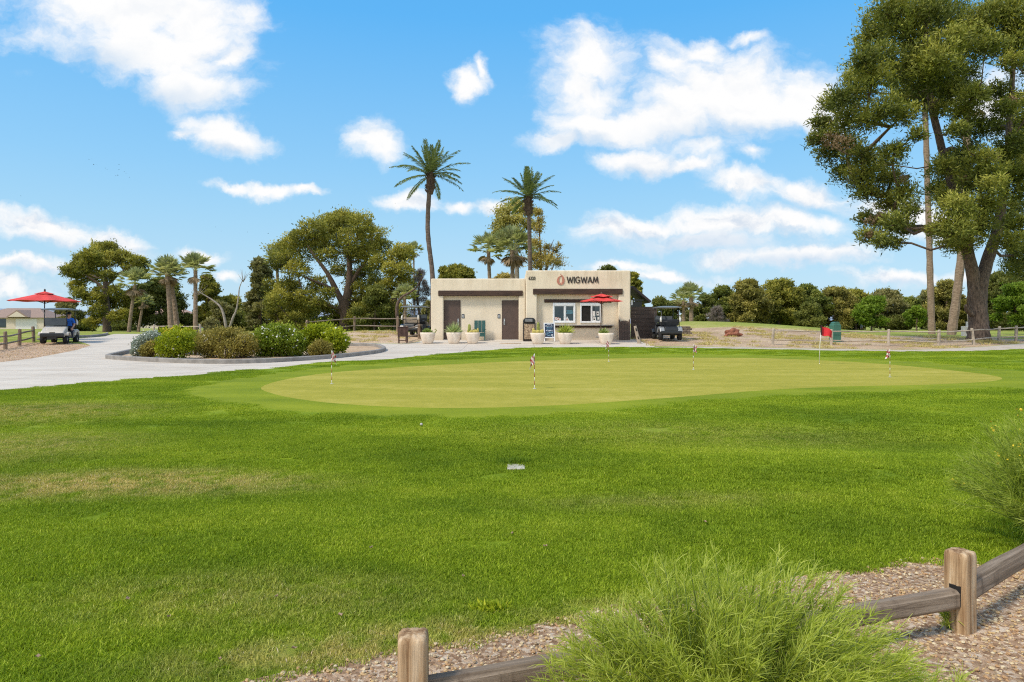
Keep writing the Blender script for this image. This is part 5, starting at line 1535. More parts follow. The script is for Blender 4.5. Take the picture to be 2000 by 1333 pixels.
# far golfer bending to the ball
gx, gy = X(1682, 118.0), 118.0
gol = thing('person', 'far golfer in pale clothes bending over on the fairway', 'person', (gx, gy, H(gx, gy)), R(100))
WSH = mat('pale_shirt', (.66, .68, .72), (.58, .60, .64), rough=.85); GRT = mat('grey_shorts', (.30, .32, .36), (.24, .26, .3), rough=.85)
chains = [
 [((0, 0, .92), (.15, .12), 2), ((0, -.16, 1.06), (.145, .11), 1), ((0, -.32, 1.20), (.16, .11), 1), ((0, -.42, 1.29), (.12, .09), 1), ((0, -.50, 1.35), .055, 0), ((0, -.57, 1.39), (.085, .09), 0), ((0, -.63, 1.43), (.088, .095), 0), ((0, -.70, 1.46), (.06, .06), 0)],
 [((0, -.42, 1.29), (.12, .09), 1), ((.19, -.40, 1.26), .068, 1), ((.18, -.46, 1.00), .048, 1), ((.06, -.52, .78), .033, 0)],
 [((0, -.42, 1.29), (.12, .09), 1), ((-.19, -.40, 1.26), .068, 1), ((-.18, -.46, 1.00), .048, 1), ((-.04, -.54, .76), .033, 0)],
 [((0, 0, .92), (.15, .12), 2), ((.12, 0, .86), .095, 2), ((.16, -.06, .50), .066, 2), ((.17, .0, .26), .05, 0), ((.17, .02, .08), .04, 3), ((.18, -.14, .035), (.042, .03), 3)],
 [((0, 0, .92), (.15, .12), 2), ((-.12, 0, .86), .095, 2), ((-.16, -.06, .50), .066, 2), ((-.17, .0, .26), .05, 0), ((-.17, .02, .08), .04, 3), ((-.18, -.14, .035), (.042, .03), 3)],
]
chains += hand((.06, -.52, .78), (-.1, -.2, -1), (0, -1, .2), 0, curl=1.2) + hand((-.04, -.54, .76), (.1, -.2, -1), (0, -1, .2), 0, curl=1.2)
pb = skin_figure(chains, None, [SKIN, WSH, GRT, SHOE], 'person_body', gol)
head_bits(pb, (0, -.63, 1.43), (0, -.6, -.8), WSH)
gc = thing('golf_club', 'thin golf club held by the far golfer', 'golf club', (gx, gy, H(gx, gy)), R(100))
mb = MB(); mb.tube([(.01, -.52, .84), (.05, -.95, .04)], .009, 6); part('shaft', mb, METAL, gc)
mb = MB(); mb.cbox((.05, -.98, .03), (.05, .10, .05), .01); part('club_head', mb, METAL, gc)

# ------------------------------------------------------------------ houses and hills far to the left
TILE = mat('roof_tile', (.32, .225, .18), (.24, .165, .13), scale=3, rough=.9, bump=.5, stretch=(4, 1, 4))
TILEL = mat('roof_tile_light', (.52, .33, .25), (.42, .26, .19), scale=3, rough=.9, bump=.5, stretch=(4, 1, 4))
HWALL = mat('house_wall', (.62, .54, .44), (.54, .46, .37), rough=.9); GARG = mat('garage_door', (.70, .68, .66), (.62, .6, .58), rough=.6)
def house(label, x, y, L, D, wh, rh, roof_m, gable=None, wins=(), garage=None):
    z = H(x, y); g_ = thing('house', label, 'house', (x, y, z), 0, 'houses beyond the golf course')
    mb = MB(); mb.box((0, D / 2, wh / 2 - .2), (L, D, wh + .4)); part('wall', mb, HWALL, g_)
    e = .6; mb = MB(); i = min(D / 2 + e, L / 2) * .96
    v = [(-L / 2 - e, -e, wh), (L / 2 + e, -e, wh), (L / 2 + e, D + e, wh), (-L / 2 - e, D + e, wh), (-L / 2 - e + i, D / 2, wh + rh), (L / 2 + e - i, D / 2, wh + rh)]
    mb.add(v, [(0, 1, 5, 4), (1, 2, 5), (2, 3, 4, 5), (3, 0, 4), (3, 2, 1, 0)]); rf = part('roof', mb, roof_m, g_)
    if gable is not None:
        gx_, gw, gh = gable; mb = MB(); mb.prism([(gx_ - gw / 2, wh + .1), (gx_, wh + gh), (gx_ + gw / 2, wh + .1)], -1.1, D / 2, 'xz'); part('gable', mb, roof_m, rf)
        mb = MB(); mb.prism([(gx_ - gw / 2 + .6, wh + .15), (gx_, wh + gh - .35), (gx_ + gw / 2 - .6, wh + .15)], -1.14, -1.105, 'xz'); part('gable_face', mb, HWALL, rf)
    for (wx, wz, ww, hh) in wins:
        mb = MB(); mb.box((wx, -.03, wz), (ww, .08, hh)); part('window', mb, GLASSD, g_)
    if garage:
        mb = MB(); mb.box((garage[0], -.03, garage[2] / 2), (garage[1], .08, garage[2])); part('garage_door', mb, GARG, g_)
    return g_
y = 150
house('brown tiled house with a small gable and white garage at the far left edge', X(18, y), y, 16, 9, 2.5, 2.2, TILE, (2.5, 5.0, 1.7), ((-6, 1.4, 1.2, 1.6), (-1.5, 1.3, 1.6, 1.9)), (3.8, 4.6, 2.2))
house('tan tiled house peeking out right of the gabled house behind the cart', X(72, 190), 190, 12, 8, 2.6, 2.0, TILEL, None, ((-2, 1.4, 1.4, 1.2),))
house('pink tiled low house seen between the palm trunks behind the shrubs', X(262, 165), 165, 12, 9, 2.4, 2.1, TILEL, None, ((-3, 1.3, 1.6, 1.2), (2, 1.3, 1.6, 1.2)))
house('pink tiled house with dark veranda right of the palm trunks', X(318, 170), 170, 13, 9, 2.8, 2.4, TILEL, None, ((-2, 1.1, 8, 1.7),))
house('grey brown tiled house glimpsed beneath the broad pine', X(668, 175), 175, 11, 8, 2.4, 2.2, TILE, None, ((0, 1.3, 1.4, 1.1),))
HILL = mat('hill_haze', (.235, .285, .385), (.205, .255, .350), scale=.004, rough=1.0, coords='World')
def hills(name, y, px, tops):
    vs = []; fs = []
    for a, b in zip(px, tops): vs += [(X(a, y), y, -20), (X(a, y), y, Z(b, y)), (X(a, y) * 1.25, y * 1.25, Z(b, y) * .5)]
    for i in range(len(px) - 1):
        a = i * 3; fs += [(a, a + 3, a + 4, a + 1), (a + 1, a + 4, a + 5, a + 2)]
    mb = MB(); mb.add(vs, fs, 0, True); o = mb.build(name, HILL); return tag(o, kind='structure')
hp = np.arange(-300, 2400, 9); ht = 622 + 0 * hp
bmp = [(15, 50, 12), (90, 26, 20), (78, 60, 14), (-120, 120, 14), (200, 120, 12), (430, 150, 14), (690, 110, 18), (860, 120, 12), (1100, 180, 8), (1490, 60, 12), (1700, 160, 8), (2050, 150, 10)]
for c_, s_, a_ in bmp: ht = ht - a_ * np.exp(-.5 * ((hp - c_) / s_) ** 2)
ht = ht + np.convolve(rng.normal(0, 1.4, len(hp)), np.ones(3) / 3, 'same')
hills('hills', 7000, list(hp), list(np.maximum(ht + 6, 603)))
# distant low walls / parked cars line
# birds
BIRD = mat('bird_dark', (.05, .05, .055), (.03, .03, .035), rough=.9)
for (px, py) in [(174, 312), (180, 311.5), (183, 322), (190, 323), (206, 329), (209, 332), (233, 322), (232, 332), (243, 336), (246, 339), (230, 343), (253, 347), (227, 344), (40, 383), (421, 444), (433, 452), (484, 454), (524, 457), (772, 398)]:
    Y_ = 170.0; mb = MB(); a = random.uniform(.1, .5)
    mb.add([(0, .22, 0), (.05, 0, .03), (0, -.28, 0), (-.05, 0, .03), (.42, -.02, .22 * a + .05), (-.42, -.02, .22 * a + .05), (.2, .12, .12 * a), (-.2, .12, .12 * a)], [(0, 1, 2), (0, 2, 3), (1, 6, 4), (1, 4, 2), (3, 5, 7), (3, 2, 5)])
    o = mb.build('bird', BIRD); o.location = (X(px, Y_), Y_, Z(py, Y_)); o.rotation_euler = (random.uniform(-.3, .3), random.uniform(-.5, .5), random.uniform(0, 6)); o.scale = (.55, .55, .55)
    tag(o, 'tiny dark bird gliding high in the blue sky above the trees', 'bird', 'birds in flight')
# ------------------------------------------------------------------ trees
BARK = mat('bark_brown', (.150, .100, .072), (.060, .040, .029), scale=3.0, rough=.95, bump=.9, bscale=8, stretch=(5, 5, 1.2))
BARKD = mat('bark_dark', (.175, .122, .090), (.055, .038, .028), scale=3.0, rough=.95, bump=.9, bscale=8, stretch=(5, 5, 1.2))
BARKP = mat('bark_palm', (.30, .22, .155), (.17, .115, .080), scale=3.0, rough=.95, bump=.8, bscale=6, stretch=(1.5, 1.5, 6))
BARKPD = mat('bark_palm_dark', (.17, .125, .098), (.085, .062, .048), scale=3.0, rough=.95, bump=.8, bscale=6, stretch=(1.5, 1.5, 6))
BARKW = mat('bark_bleached', (.34, .29, .24), (.20, .165, .13), scale=4.0, rough=.9, bump=.4)
PINE = leaf_mat('pine_needles', (.048, .064, .012), (.225, .222, .036), (.560, .490, .090), nscale=.5, trans=.36)
PINEG = leaf_mat('pine_needles_green', (.040, .062, .014), (.170, .200, .040), (.42, .42, .090), nscale=.5, trans=.36)
PINEB = leaf_mat('pine_needles_brown', (.058, .062, .018), (.240, .215, .050), (.52, .44, .115), nscale=.5, trans=.36)
PINEN = leaf_mat('pine_needles_near', (.040, .058, .012), (.180, .200, .034), (.480, .455, .088), nscale=.7, trans=.36)
OAK = leaf_mat('dark_leaves', (.048, .062, .014), (.135, .150, .032), (.280, .280, .060), nscale=.6, trans=.38)
OLIVE = leaf_mat('olive_leaves', (.085, .088, .034), (.235, .220, .082), (.40, .355, .140), nscale=.6, trans=.38)
LIMEL = leaf_mat('bright_leaves', (.050, .095, .008), (.150, .235, .018), (.290, .370, .042), nscale=.8, trans=.38)
GOLD = leaf_mat('golden_leaves', (.16, .115, .028), (.36, .275, .070), (.58, .45, .130), nscale=.6, trans=.35)
EUC = leaf_mat('gum_leaves', (.130, .135, .030), (.380, .340, .080), (.62, .52, .150), nscale=.6, trans=.35)
GREYL = leaf_mat('grey_twigs', (.085, .065, .055), (.175, .140, .120), (.28, .235, .20), nscale=.8, trans=.1)
BROWNL = leaf_mat('brown_needles', (.10, .06, .03), (.20, .13, .07), (.32, .22, .13), nscale=.8, trans=.2)

def clump_leaves(C, RR, n_per, L, W, rg, flat=.78, shell=.5, tintb=None, jag=.25, droop=0.0):
    Vs, Ts = [], []
    for i, (c, r) in enumerate(zip(C, RR)):
        n = max(8, int(n_per * (r / np.mean(RR)) ** 1.6))
        d = norm(rg.normal(size=(n, 3)) + np.array([0, 0, .25]))
        # lumpy radius so the outline is uneven
        ph = rg.uniform(0, 6.28, 3); lump = 1 + jag * (np.sin(d[:, 0] * 5 + ph[0]) * np.sin(d[:, 1] * 5 + ph[1]) + .6 * np.sin(d[:, 2] * 6 + ph[2]))
        rad = r * (shell + (1 - shell) * rg.random(n) ** .6) * lump
        rad = np.where(rg.random(n) < .16, rad * rg.uniform(1.0, 1.42, n), rad)      # stray sprays beyond the clump
        P = c + d * rad[:, None] * np.array([1, 1, flat])
        tg = norm(np.cross(d, rg.normal(size=(n, 3))))
        D = norm(tg * .75 + d * .55 + np.array([0, 0, .35 - droop]) + rg.normal(0, .25, (n, 3)))
        s = norm(np.cross(D, d + rg.normal(0, .55, (n, 3))))
        LL = (L * rg.uniform(.6, 1.3, n))[:, None]; WW = (W * rg.uniform(.7, 1.3, n))[:, None]
        V = np.stack([P - D * LL * .3, P + s * WW * .5 + D * LL * .1, P + D * LL * .7, P - s * WW * .5 + D * LL * .1], axis=1)
        tb = rg.uniform(.15, .75) if tintb is None else tintb
        Vs.append(V); Ts.append(np.clip(tb + .35 * d[:, 2] + rg.normal(0, .12, n), 0, 1))  # tint: paler new growth on top; lit tops and shaded undersides painted in
    return np.concatenate(Vs), np.concatenate(Ts)

def limb_tubes(mb, trunk, C, RR, r0, rg, fork=.35, sub=True):
    """branches grow from the trunk out to the clumps, each joining the nearest wood already there"""
    tp = smooth_open(trunk, 6) if len(trunk) > 2 else trunk
    T = np.array(tp, float); z0, z1 = T[0, 2], T[-1, 2]
    nodes = [p for p in T if p[2] >= z0 + (z1 - z0) * fork]; par = [-1] * len(nodes); own = len(nodes)
    C = np.array(C); RR = np.array(RR)
    dmin = np.array([np.min(np.linalg.norm(np.array(nodes) - c, axis=1)) for c in C])
    links = []
    for i in np.argsort(dmin):
        c = C[i]; N = np.array(nodes); d = np.linalg.norm(N - c, axis=1)
        cost = d + np.clip(N[:, 2] - c[2] + .1 * d, 0, None) * 1.2
        cost[:own] *= .82
        k = int(np.argmin(cost)); a = N[k]; v_ = c - a; L = np.linalg.norm(v_)
        nrm = norm(np.cross(v_, rg.normal(size=3)))
        m1 = a + v_ * .35 + nrm * L * rg.uniform(.04, .14) - np.array([0, 0, .05 * L]); m2 = a + v_ * .70 + nrm * L * rg.uniform(.0, .10) + np.array([0, 0, .02 * L])
        b = len(nodes); nodes += [m1, m2, c]; par += [k, b, b + 1]
    cnt = [0.0] * len(nodes)
    for q in range(len(nodes) - 1, own - 1, -1):
        cnt[q] += 1 if (q - own) % 3 == 2 else 0
        if par[q] >= own: cnt[par[q]] += cnt[q]
    base = min(r0, .5) * .085
    rad = lambda q: base * math.sqrt(max(cnt[q], .5))
    for q in range(own, len(nodes), 3):
        a = nodes[par[q]]; ra = rad(q); rb = rad(q + 2) if cnt[q + 2] > 1 else base * .5
        mb.tube([tuple(a), tuple(nodes[q]), tuple(nodes[q + 1]), tuple(nodes[q + 2])], [ra * 1.1, ra, (ra + rb) / 2, rb], 5, cap=False)
        if sub:
            c = Vector(nodes[q + 2]); m2 = Vector(nodes[q + 1]); r = RR[0] if len(RR) == 1 else float(np.mean(RR))
            for _ in range(3):
                e = c + Vector((rg.normal(), rg.normal(), rg.normal() * .6 + .2)) * r * .5
                mb.tube([m2, m2 + (e - m2) * .5 + Vector((0, 0, -.05 * r)), e], [base * .5, base * .4, base * .15], 4, cap=False)

def make_tree(name, label, base, trunk, trad, C, RR, leafm, n_per, L, W, seed, group=None, cat='tree', barkm=None, fork=.35, flat=.78, shell=.5, extra=None, jag=.25, droop=0.0, limbs=True, rsub=True, tn=10, tintb=None):
    rg = np.random.default_rng(seed)
    t_ = thing(name, label, cat, base, 0, group)
    o0 = np.array(base)
    C = np.array(C, float) - o0; trunk = [tuple(np.array(p, float) - o0) for p in trunk]
    mb = MB(); 
    tp = smooth_open(trunk, 4) if len(trunk) > 2 else trunk
    tr = np.interp(np.linspace(0, 1, len(tp)), np.linspace(0, 1, len(trad)), trad)
    mb.tube(tp, list(tr), tn, wob=.07)
    if limbs: limb_tubes(mb, trunk, C, RR, trad[0], rg, fork, rsub)
    if extra:
        for pts_, rads in extra:
            pp = smooth_open([tuple(np.array(p, float) - o0) for p in pts_], 4); mb.tube(pp, list(np.interp(np.linspace(0, 1, len(pp)), np.linspace(0, 1, len(rads)), rads)), 9, wob=.06)
    part('trunk', mb, barkm or BARK, t_)
    V, T = clump_leaves(C, np.array(RR), n_per, L, W, rg, flat, shell, tintb, jag, droop)
    quads_obj('crown', V, 4, leafm, t_, T)
    return t_

def px_clumps(lst, Y, dep, seed, jit=0.12):
    rg = np.random.default_rng(seed); C, RR = [], []
    for (px, py, r) in lst:
        y = Y + rg.uniform(-dep, dep); C.append((X(px, y), y, Z(py, y))); RR.append(r / F * y)
    return C, RR

def env_tree(name, label, px, Y, top, base_py, hw, seed, leafm, group=None, n=26, n_per=260, L=None, W=None, low=.25, barkm=None, trunk_r=None, shape=1.0, flat=.8, lean=0.0, cat='tree', cr=.30, jag=.28, shell=.45, droop=0.0, lo_fill=0):
    """tree with an irregular domed crown; low = share of the height left bare at the foot"""
    rg = np.random.default_rng(seed)
    x = X(px, Y); z = H(x, Y); zt = Z(top, Y); h = zt - z; R_ = hw / F * Y
    C, RR = [], []
    zc0 = z + h * low
    for i in range(n):
        k = (i + .5) / n; zz = zc0 + (zt - zc0) * (k ** .85)
        kk = (zz - zc0) / (zt - zc0); prof = (math.sin(PI * min(1, (.18 + .82 * kk) ** shape)) ** .65) if kk < .98 else .25
        prof = max(prof, .25); a = rg.uniform(0, 2 * PI); q = math.sqrt(rg.uniform(.15, 1))
        r = R_ * cr * rg.uniform(.7, 1.25)
        zz = min(zz, zt - r * flat * .9)
        C.append((x + (R_ * prof * q - r * .3) * math.cos(a) + lean * (zz - z), Y + (R_ * prof * q - r * .3) * math.sin(a), zz)); RR.append(r)
    tr = trunk_r or max(.10, h * .024)
    tp = [(x, Y, z - .3), (x + .02 * h * rg.normal(), Y, z + h * .25), (x + .03 * h * rg.normal() + lean * h * .5, Y + .02 * h * rg.normal(), z + h * .55), (x + lean * h * .8, Y, z + h * .85)]
    s = Y / 60.0
    return make_tree(name, label, (x, Y, z), tp, [tr * 1.35, tr, tr * .7, tr * .3], C, RR, leafm, int(n_per * 2.2), L or .27 * s ** .7, W or .115 * s ** .7, seed, group, cat, barkm, fork=low * .7, flat=flat, jag=jag, shell=shell, droop=droop)

# ---- the big pine on the right
YB = 37.0
bpx = [(1745,20,40),(1714,46,30),(1704,82,32),(1689,117,28),(1719,117,34),(1668,153,26),(1704,153,32),(1643,194,24),(1673,189,30),(1622,204,20),(1600,240,16),(1592,275,16),(1617,262,24),(1653,235,28),(1694,235,30),(1617,300,24),(1653,286,28),(1684,306,28),(1648,337,24),(1684,347,28),(1714,327,26),(1745,300,26),(1694,375,24),(1740,352,26),(1765,377,24),(1735,398,24),(1775,412,22),(1690,428,18),(1719,434,20),(1745,439,22),(1765,447,18),(1694,462,18),(1722,472,18),(1748,475,14),
 (1786,25,40),(1816,30,40),(1847,30,36),(1765,66,36),(1796,87,40),(1786,122,38),(1827,122,38),(1806,153,38),(1847,143,34),(1755,153,34),(1770,190,30),(1816,190,32),(1857,176,28),(1735,214,28),(1765,226,26),(1877,51,34),(1908,61,32),(1888,102,34),(1860,80,34),(1930,90,26),(1878,150,26),(1835,215,20),(1878,220,24),(1908,250,28),(1790,265,16),(1900,190,26),(1870,255,20),
 (1857,326,28),(1888,306,32),(1918,316,28),(1878,357,34),(1908,357,34),(1938,367,26),(1847,388,26),(1830,370,20),(1867,408,30),(1898,418,30),(1928,405,26),(1837,446,22),(1867,449,26),(1898,459,26),(1857,478,20),(1885,480,20),(1822,450,14),(1920,440,22),(1840,330,22),(1938,340,22)]
bpx2 = [(1934,30,34),(1960,20,36),(1985,30,36),(1990,76,34),(1960,90,30),(2010,60,40),(2010,120,36),(1975,120,20),(1980,204,26),(1990,245,28),(1960,214,22),(2005,290,32),(1980,286,28),(1960,306,26),(1990,330,30),(1965,345,26),(2005,375,34),(1975,408,28),(1990,440,30),(1970,475,24),(1992,500,28),(1985,525,22),(2015,480,30),(1960,440,18),(2030,200,40),(2030,330,40),(1950,180,20),(1945,250,18)]
Cb, Rb = px_clumps(bpx, YB, 4.2, 11)
bx, by = G(1911, 665.5); YB0 = by; bz = H(bx, by)
def bp(px, py, dy=0.0): return (X(px, YB0 + dy), YB0 + dy, Z(py, YB0 + dy))
fork_l = ([bp(1906, 612), bp(1903, 575), bp(1901, 545), bp(1893, 505, -.3), bp(1878, 440, -.4), bp(1860, 370, 0), bp(1846, 320, .5), bp(1832, 262, .6), bp(1818, 200, .3), bp(1812, 120, 0), bp(1806, 30, 0), bp(1803, -60, 0)], [.30, .34, .33, .30, .26, .23, .21, .19, .17, .15, .10, .05])
fork_l2 = ([bp(1848, 322, .5), bp(1846, 300, .4), bp(1857, 291, .3), bp(1872, 298, .2), bp(1890, 320, 0)], [.14, .14, .13, .11, .06])
fork_r = ([bp(1914, 615), bp(1914, 580), bp(1917, 548), bp(1928, 510, .4), bp(1946, 455, .8), bp(1955, 405, 1.0), bp(1966, 330, 1.2), bp(1972, 240, 1.3), bp(1978, 140, 1.3), bp(1985, 20, 1.2)], [.31, .35, .35, .32, .28, .25, .21, .17, .12, .06])
trunk = [(bx, by, bz - .4), bp(1911, 655), bp(1911, 630), bp(1909, 600), bp(1909, 570), bp(1908, 550)]
# limbs come off the left stem: use it as the "trunk" for limb finding
bt = make_tree('pine_tree', 'huge near pine with forked dark trunk and drooping clumps at the right of the green', (bx, by, bz), trunk, [.66, .56, .47, .43, .36, .2], Cb[:1], Rb[:1], PINEN, 300, .20, .075, 21, None, 'tree', BARKD, limbs=False, tn=18,
    extra=[fork_l, fork_l2, fork_r, ([bp(1898, 615, -.3), bp(1888, 604, -.5), bp(1886, 596, -.7)], [.16, .12, .05]), ([bp(1900, 612, -.3), bp(1891, 598, -.6), bp(1889, 578, -.9)], [.1, .06, .02])])
for ch in list(bt.children):
    if ch.name.startswith('crown'): bpy.data.objects.remove(ch)
rg = np.random.default_rng(4)
o0 = np.array([bx, by, bz])
C2, R2 = px_clumps(bpx2, YB + 1.0, 3.6, 12)
CA = np.array(Cb + C2) - o0; RA = np.array(Rb + R2)
V, T = clump_leaves(CA, RA * 1.14, 1600, .22, .060, rg, .82, .28, None, .40)
# browned twigs here and there
quads_obj('crown', V, 4, PINEN, bt, T)
Cd, Rd = px_clumps([(1625, 275, 20), (1645, 282, 20), (1700, 432, 12), (1722, 425, 12), (1765, 350, 10), (1890, 352, 12), (1840, 452, 10), (1940, 310, 12), (1700, 460, 10), (1905, 190, 12), (1975, 200, 14)], YB - 2.5, 1.0, 14)
V, T = clump_leaves(np.array(Cd) - o0, np.array(Rd), 150, .15, .05, rg, .8, .5)
quads_obj('dead_twigs', V, 4, BROWNL, bt, T)
mb = MB()
limb_tubes(mb, [tuple(np.array(p) - o0) for p in fork_l[0][2:]], np.array(Cb) - o0, Rb, .42, rg, .12)
part('limb', mb, BARKD, bt); mb = MB()
limb_tubes(mb, [tuple(np.array(p) - o0) for p in fork_r[0][2:]], np.array(C2) - o0, R2, .40, rg, .12)
part('limb', mb, BARKD, bt)

# ---- broad pine in the middle left
mid = [(670,435,26),(705,440,24),(640,445,24),(725,463,26),(742,482,18),(612,450,24),(590,463,20),(568,475,20),(547,490,20),(541,515,16),(560,507,22),(600,490,24),(650,470,28),(690,475,28),(720,500,24),(738,515,16),(580,528,22),(546,580,20),(533,590,14),(560,600,20),(715,535,22),(735,555,18),(700,570,24),(728,585,22),(675,432,22),(655,430,18),(690,500,22),(625,475,20),(575,560,14),(745,600,18),(600,610,18),(620,560,20),(596,580,18),(640,575,14),(560,560,18),(650,610,16),(665,625,14),(530,560,16),(575,590,20),(610,640,16),(585,645,14),(555,640,14),(710,640,16),(742,625,16),(690,545,18),(640,500,20),(660,530,14),(700,595,18),(620,595,16),(535,605,14),(575,625,16),(630,600,14),(715,610,22),(690,625,18),(545,625,16),(530,620,12)]
Yp = 70.0; C, RR = px_clumps(mid, Yp, 4.5, 31)
x = X(675, Yp); z = H(x, Yp)
def pp(px, py, dy=0): return (X(px, Yp + dy), Yp + dy, Z(py, Yp + dy))
make_tree('pine_tree', 'broad spreading pine with forked trunk and yellow green top, behind the flowering shrubs', (x, Yp, z), [(x, Yp, z - .4), pp(677, 620), pp(672, 600), pp(680, 570), pp(683, 530), pp(680, 480), pp(678, 450)], [.80, .66, .56, .40, .28, .20, .1], C, np.array(RR) * 1.16, PINE, 1350, .27, .105, 32, 'pines and broad trees round the course', jag=.32, fork=.22, shell=.42,
    extra=[([pp(672, 598), pp(655, 565), pp(640, 535), pp(618, 505), pp(600, 480)], [.38, .30, .22, .15, .06]), ([pp(660, 572), pp(640, 560), pp(610, 548), pp(580, 535)], [.18, .14, .10, .05]), ([pp(682, 560), pp(700, 530), pp(715, 510), pp(722, 480)], [.2, .16, .12, .06])])
side = [(785,492,18),(772,508,20),(796,500,14),(790,530,18),(772,545,20),(797,556,14),(770,580,18),(760,605,20),(780,608,16),(755,560,16),(760,525,14),(800,575,12)]
C, RR = px_clumps(side, 66, 2.5, 33); x = X(768, 66); z = H(x, 66)
make_tree('pine_tree', 'narrower leafy pine standing just right of the broad pine', (x, 66, z), [(x, 66, z - .3), (x - .1, 66, z + 2.5), (X(778, 66), 66, Z(560, 66)), (X(782, 66), 66, Z(500, 66))], [.3, .25, .18, .06], C, np.array(RR) * 1.12, PINE, 1100, .25, .10, 34, 'pines and broad trees round the course')
# ---- pine far left
lp = [(195,492,18),(215,487,14),(178,500,16),(160,510,14),(150,521,13),(140,532,14),(132,527,9),(160,540,15),(185,515,18),(210,510,18),(237,503,14),(252,512,15),(270,511,13),(281,516,9),(255,530,13),(275,531,11),(190,542,14),(213,538,12),(150,560,13),(158,575,12),(183,585,16),(200,570,14),(210,592,16),(190,610,14),(203,625,12),(226,570,12),(236,590,14),(250,580,12),(240,615,12),(225,620,12),(205,498,16),(168,525,14),(180,630,12),(255,610,14)]
C, RR = px_clumps(lp, 86, 3.5, 41); x = X(209, 86); z = H(x, 86)
def lpp(px, py): return (X(px, 86), 86, Z(py, 86))
make_tree('pine_tree', 'rounded pine with dark trunk standing right of the red umbrella and white cart', (x, 86, z), [(x, 86, z - .3), lpp(209, 615), lpp(207, 580), lpp(206, 545), lpp(205, 505)], [.55, .45, .36, .26, .1], C, np.array(RR) * 1.18, PINE, 1250, .32, .125, 42, 'pines and broad trees round the course', barkm=BARKD, jag=.3,
    extra=[([lpp(207, 560), lpp(222, 545), lpp(240, 530), lpp(262, 515)], [.2, .17, .12, .05]), ([lpp(207, 570), lpp(190, 553), lpp(170, 540), lpp(152, 525)], [.2, .17, .12, .05])])
GRP = 'pines and broad trees round the course'
env_tree('broadleaf_tree', 'dark dense rounded tree behind the twin leaning palm trunks', 312, 92, 545, 648, 46, 51, OAK, GRP, 40, 330, low=.12, cr=.34, barkm=BARKD)
env_tree('broadleaf_tree', 'dark round tree between the left pine and the twin palms', 270, 94, 560, 648, 28, 52, OAK, GRP, 24, 300, low=.2, barkm=BARKD)
env_tree('broadleaf_tree', 'grey green loose tree under the right edge of the large red umbrella', 133, 98, 585, 648, 24, 53, OLIVE, GRP, 26, 260, low=.12)
env_tree('pine_tree', 'olive pine behind the single upright fan palm', 402, 95, 538, 648, 30, 54, PINE, GRP, 30, 300, low=.15)
env_tree('broadleaf_tree', 'pale olive bushy tree right of the single fan palm', 428, 90, 590, 648, 28, 55, OLIVE, GRP, 24, 260, low=.05)
env_tree('broadleaf_tree', 'low dark tree behind the bleached forked trunks', 455, 97, 580, 648, 30, 56, PINE, GRP, 26, 260, low=.05)
env_tree('pine_tree', 'tall sparse grey green pine left of the broad pine', 507, 84, 507, 648, 30, 57, OLIVE, GRP, 34, 330, low=.08, shape=.8, jag=.35)
env_tree('broadleaf_tree', 'shaded grey green tree below the sparse tall pine', 520, 88, 570, 650, 38, 58, OAK, GRP, 30, 280, low=.03)
env_tree('broadleaf_tree', 'dark low tree filling the gap left of the broad pine trunk', 600, 84, 585, 650, 42, 59, OAK, GRP, 34, 280, low=.03)
env_tree('broadleaf_tree', 'dense dark green tree right of the broad pine trunk', 732, 64, 560, 650, 36, 60, OAK, GRP, 36, 320, low=.06, barkm=BARKD)
env_tree('broadleaf_tree', 'low dark tree behind the fence left of the building', 700, 78, 590, 650, 34, 61, OAK, GRP, 26, 260, low=.03)
env_tree('bare_tree', 'greyish leafless twiggy tree behind the left corner of the building', 822, 74, 528, 650, 24, 62, GREYL, GRP, 26, 170, L=.32, W=.03, low=.1, barkm=BARKD)
env_tree('broadleaf_tree', 'olive bush against the left wall of the building', 838, 52, 590, 655, 16, 63, OLIVE, GRP, 18, 220, low=.02)
env_tree('pine_tree', 'olive pine top showing over the left part of the roof', 897, 72, 520, 650, 40, 64, PINE, GRP, 34, 300, low=.3)
env_tree('pine_tree', 'smaller olive pine top over the roof left of its neighbour', 866, 76, 524, 650, 22, 65, PINE, GRP, 22, 260, low=.3)
env_tree('broadleaf_tree', 'reddish olive treetop over the roof between the palms', 985, 80, 537, 650, 40, 66, GOLD, GRP, 28, 220, low=.35)
env_tree('pine_tree', 'dark pine showing above the right end of the roof', 1188, 78, 521, 650, 30, 67, OAK, GRP, 26, 260, low=.3)
env_tree('pine_tree', 'sparse dark pine beside the right wall of the building', 1238, 62, 534, 652, 20, 68, PINE, GRP, 24, 220, low=.2, jag=.38)
# gum tree and its neighbours behind the building
Ye = 66.0
eu = [(985,415,18),(1005,405,20),(1025,412,18),(975,440,16),(990,435,20),(1012,432,18),(1030,440,14),(970,455,12),(985,470,14),(1000,455,16),(1020,465,14),(1048,415,10),(1050,440,12),(975,485,10),(1005,490,14),(1040,480,12)]
C, RR = px_clumps(eu, Ye, 2.0, 71); x = X(1015, Ye); z = H(x, Ye)
make_tree('gum_tree', 'airy yellow green gum tree rising behind the roof between the palms', (x, Ye, z), [(x, Ye, z - .2), (x - .2, Ye, z + 4), (X(1008, Ye), Ye, Z(480, Ye)), (X(1003, Ye), Ye, Z(420, Ye))], [.28, .24, .16, .05], C, np.array(RR) * 1.1, EUC, 700, .26, .10, 72, GRP, barkm=BARKW, jag=.4, shell=.25, droop=.7)
gd = [(1050,450,9),(1046,475,12),(1048,500,14),(1062,505,16),(1050,520,16),(1075,510,14),(1085,490,8),(1092,480,5),(1068,485,9),(1090,515,12),(1040,505,10),(1052,415,7),(1055,430,7)]
C, RR = px_clumps(gd, 63, 1.5, 73); x = X(1058, 63); z = H(x, 63)
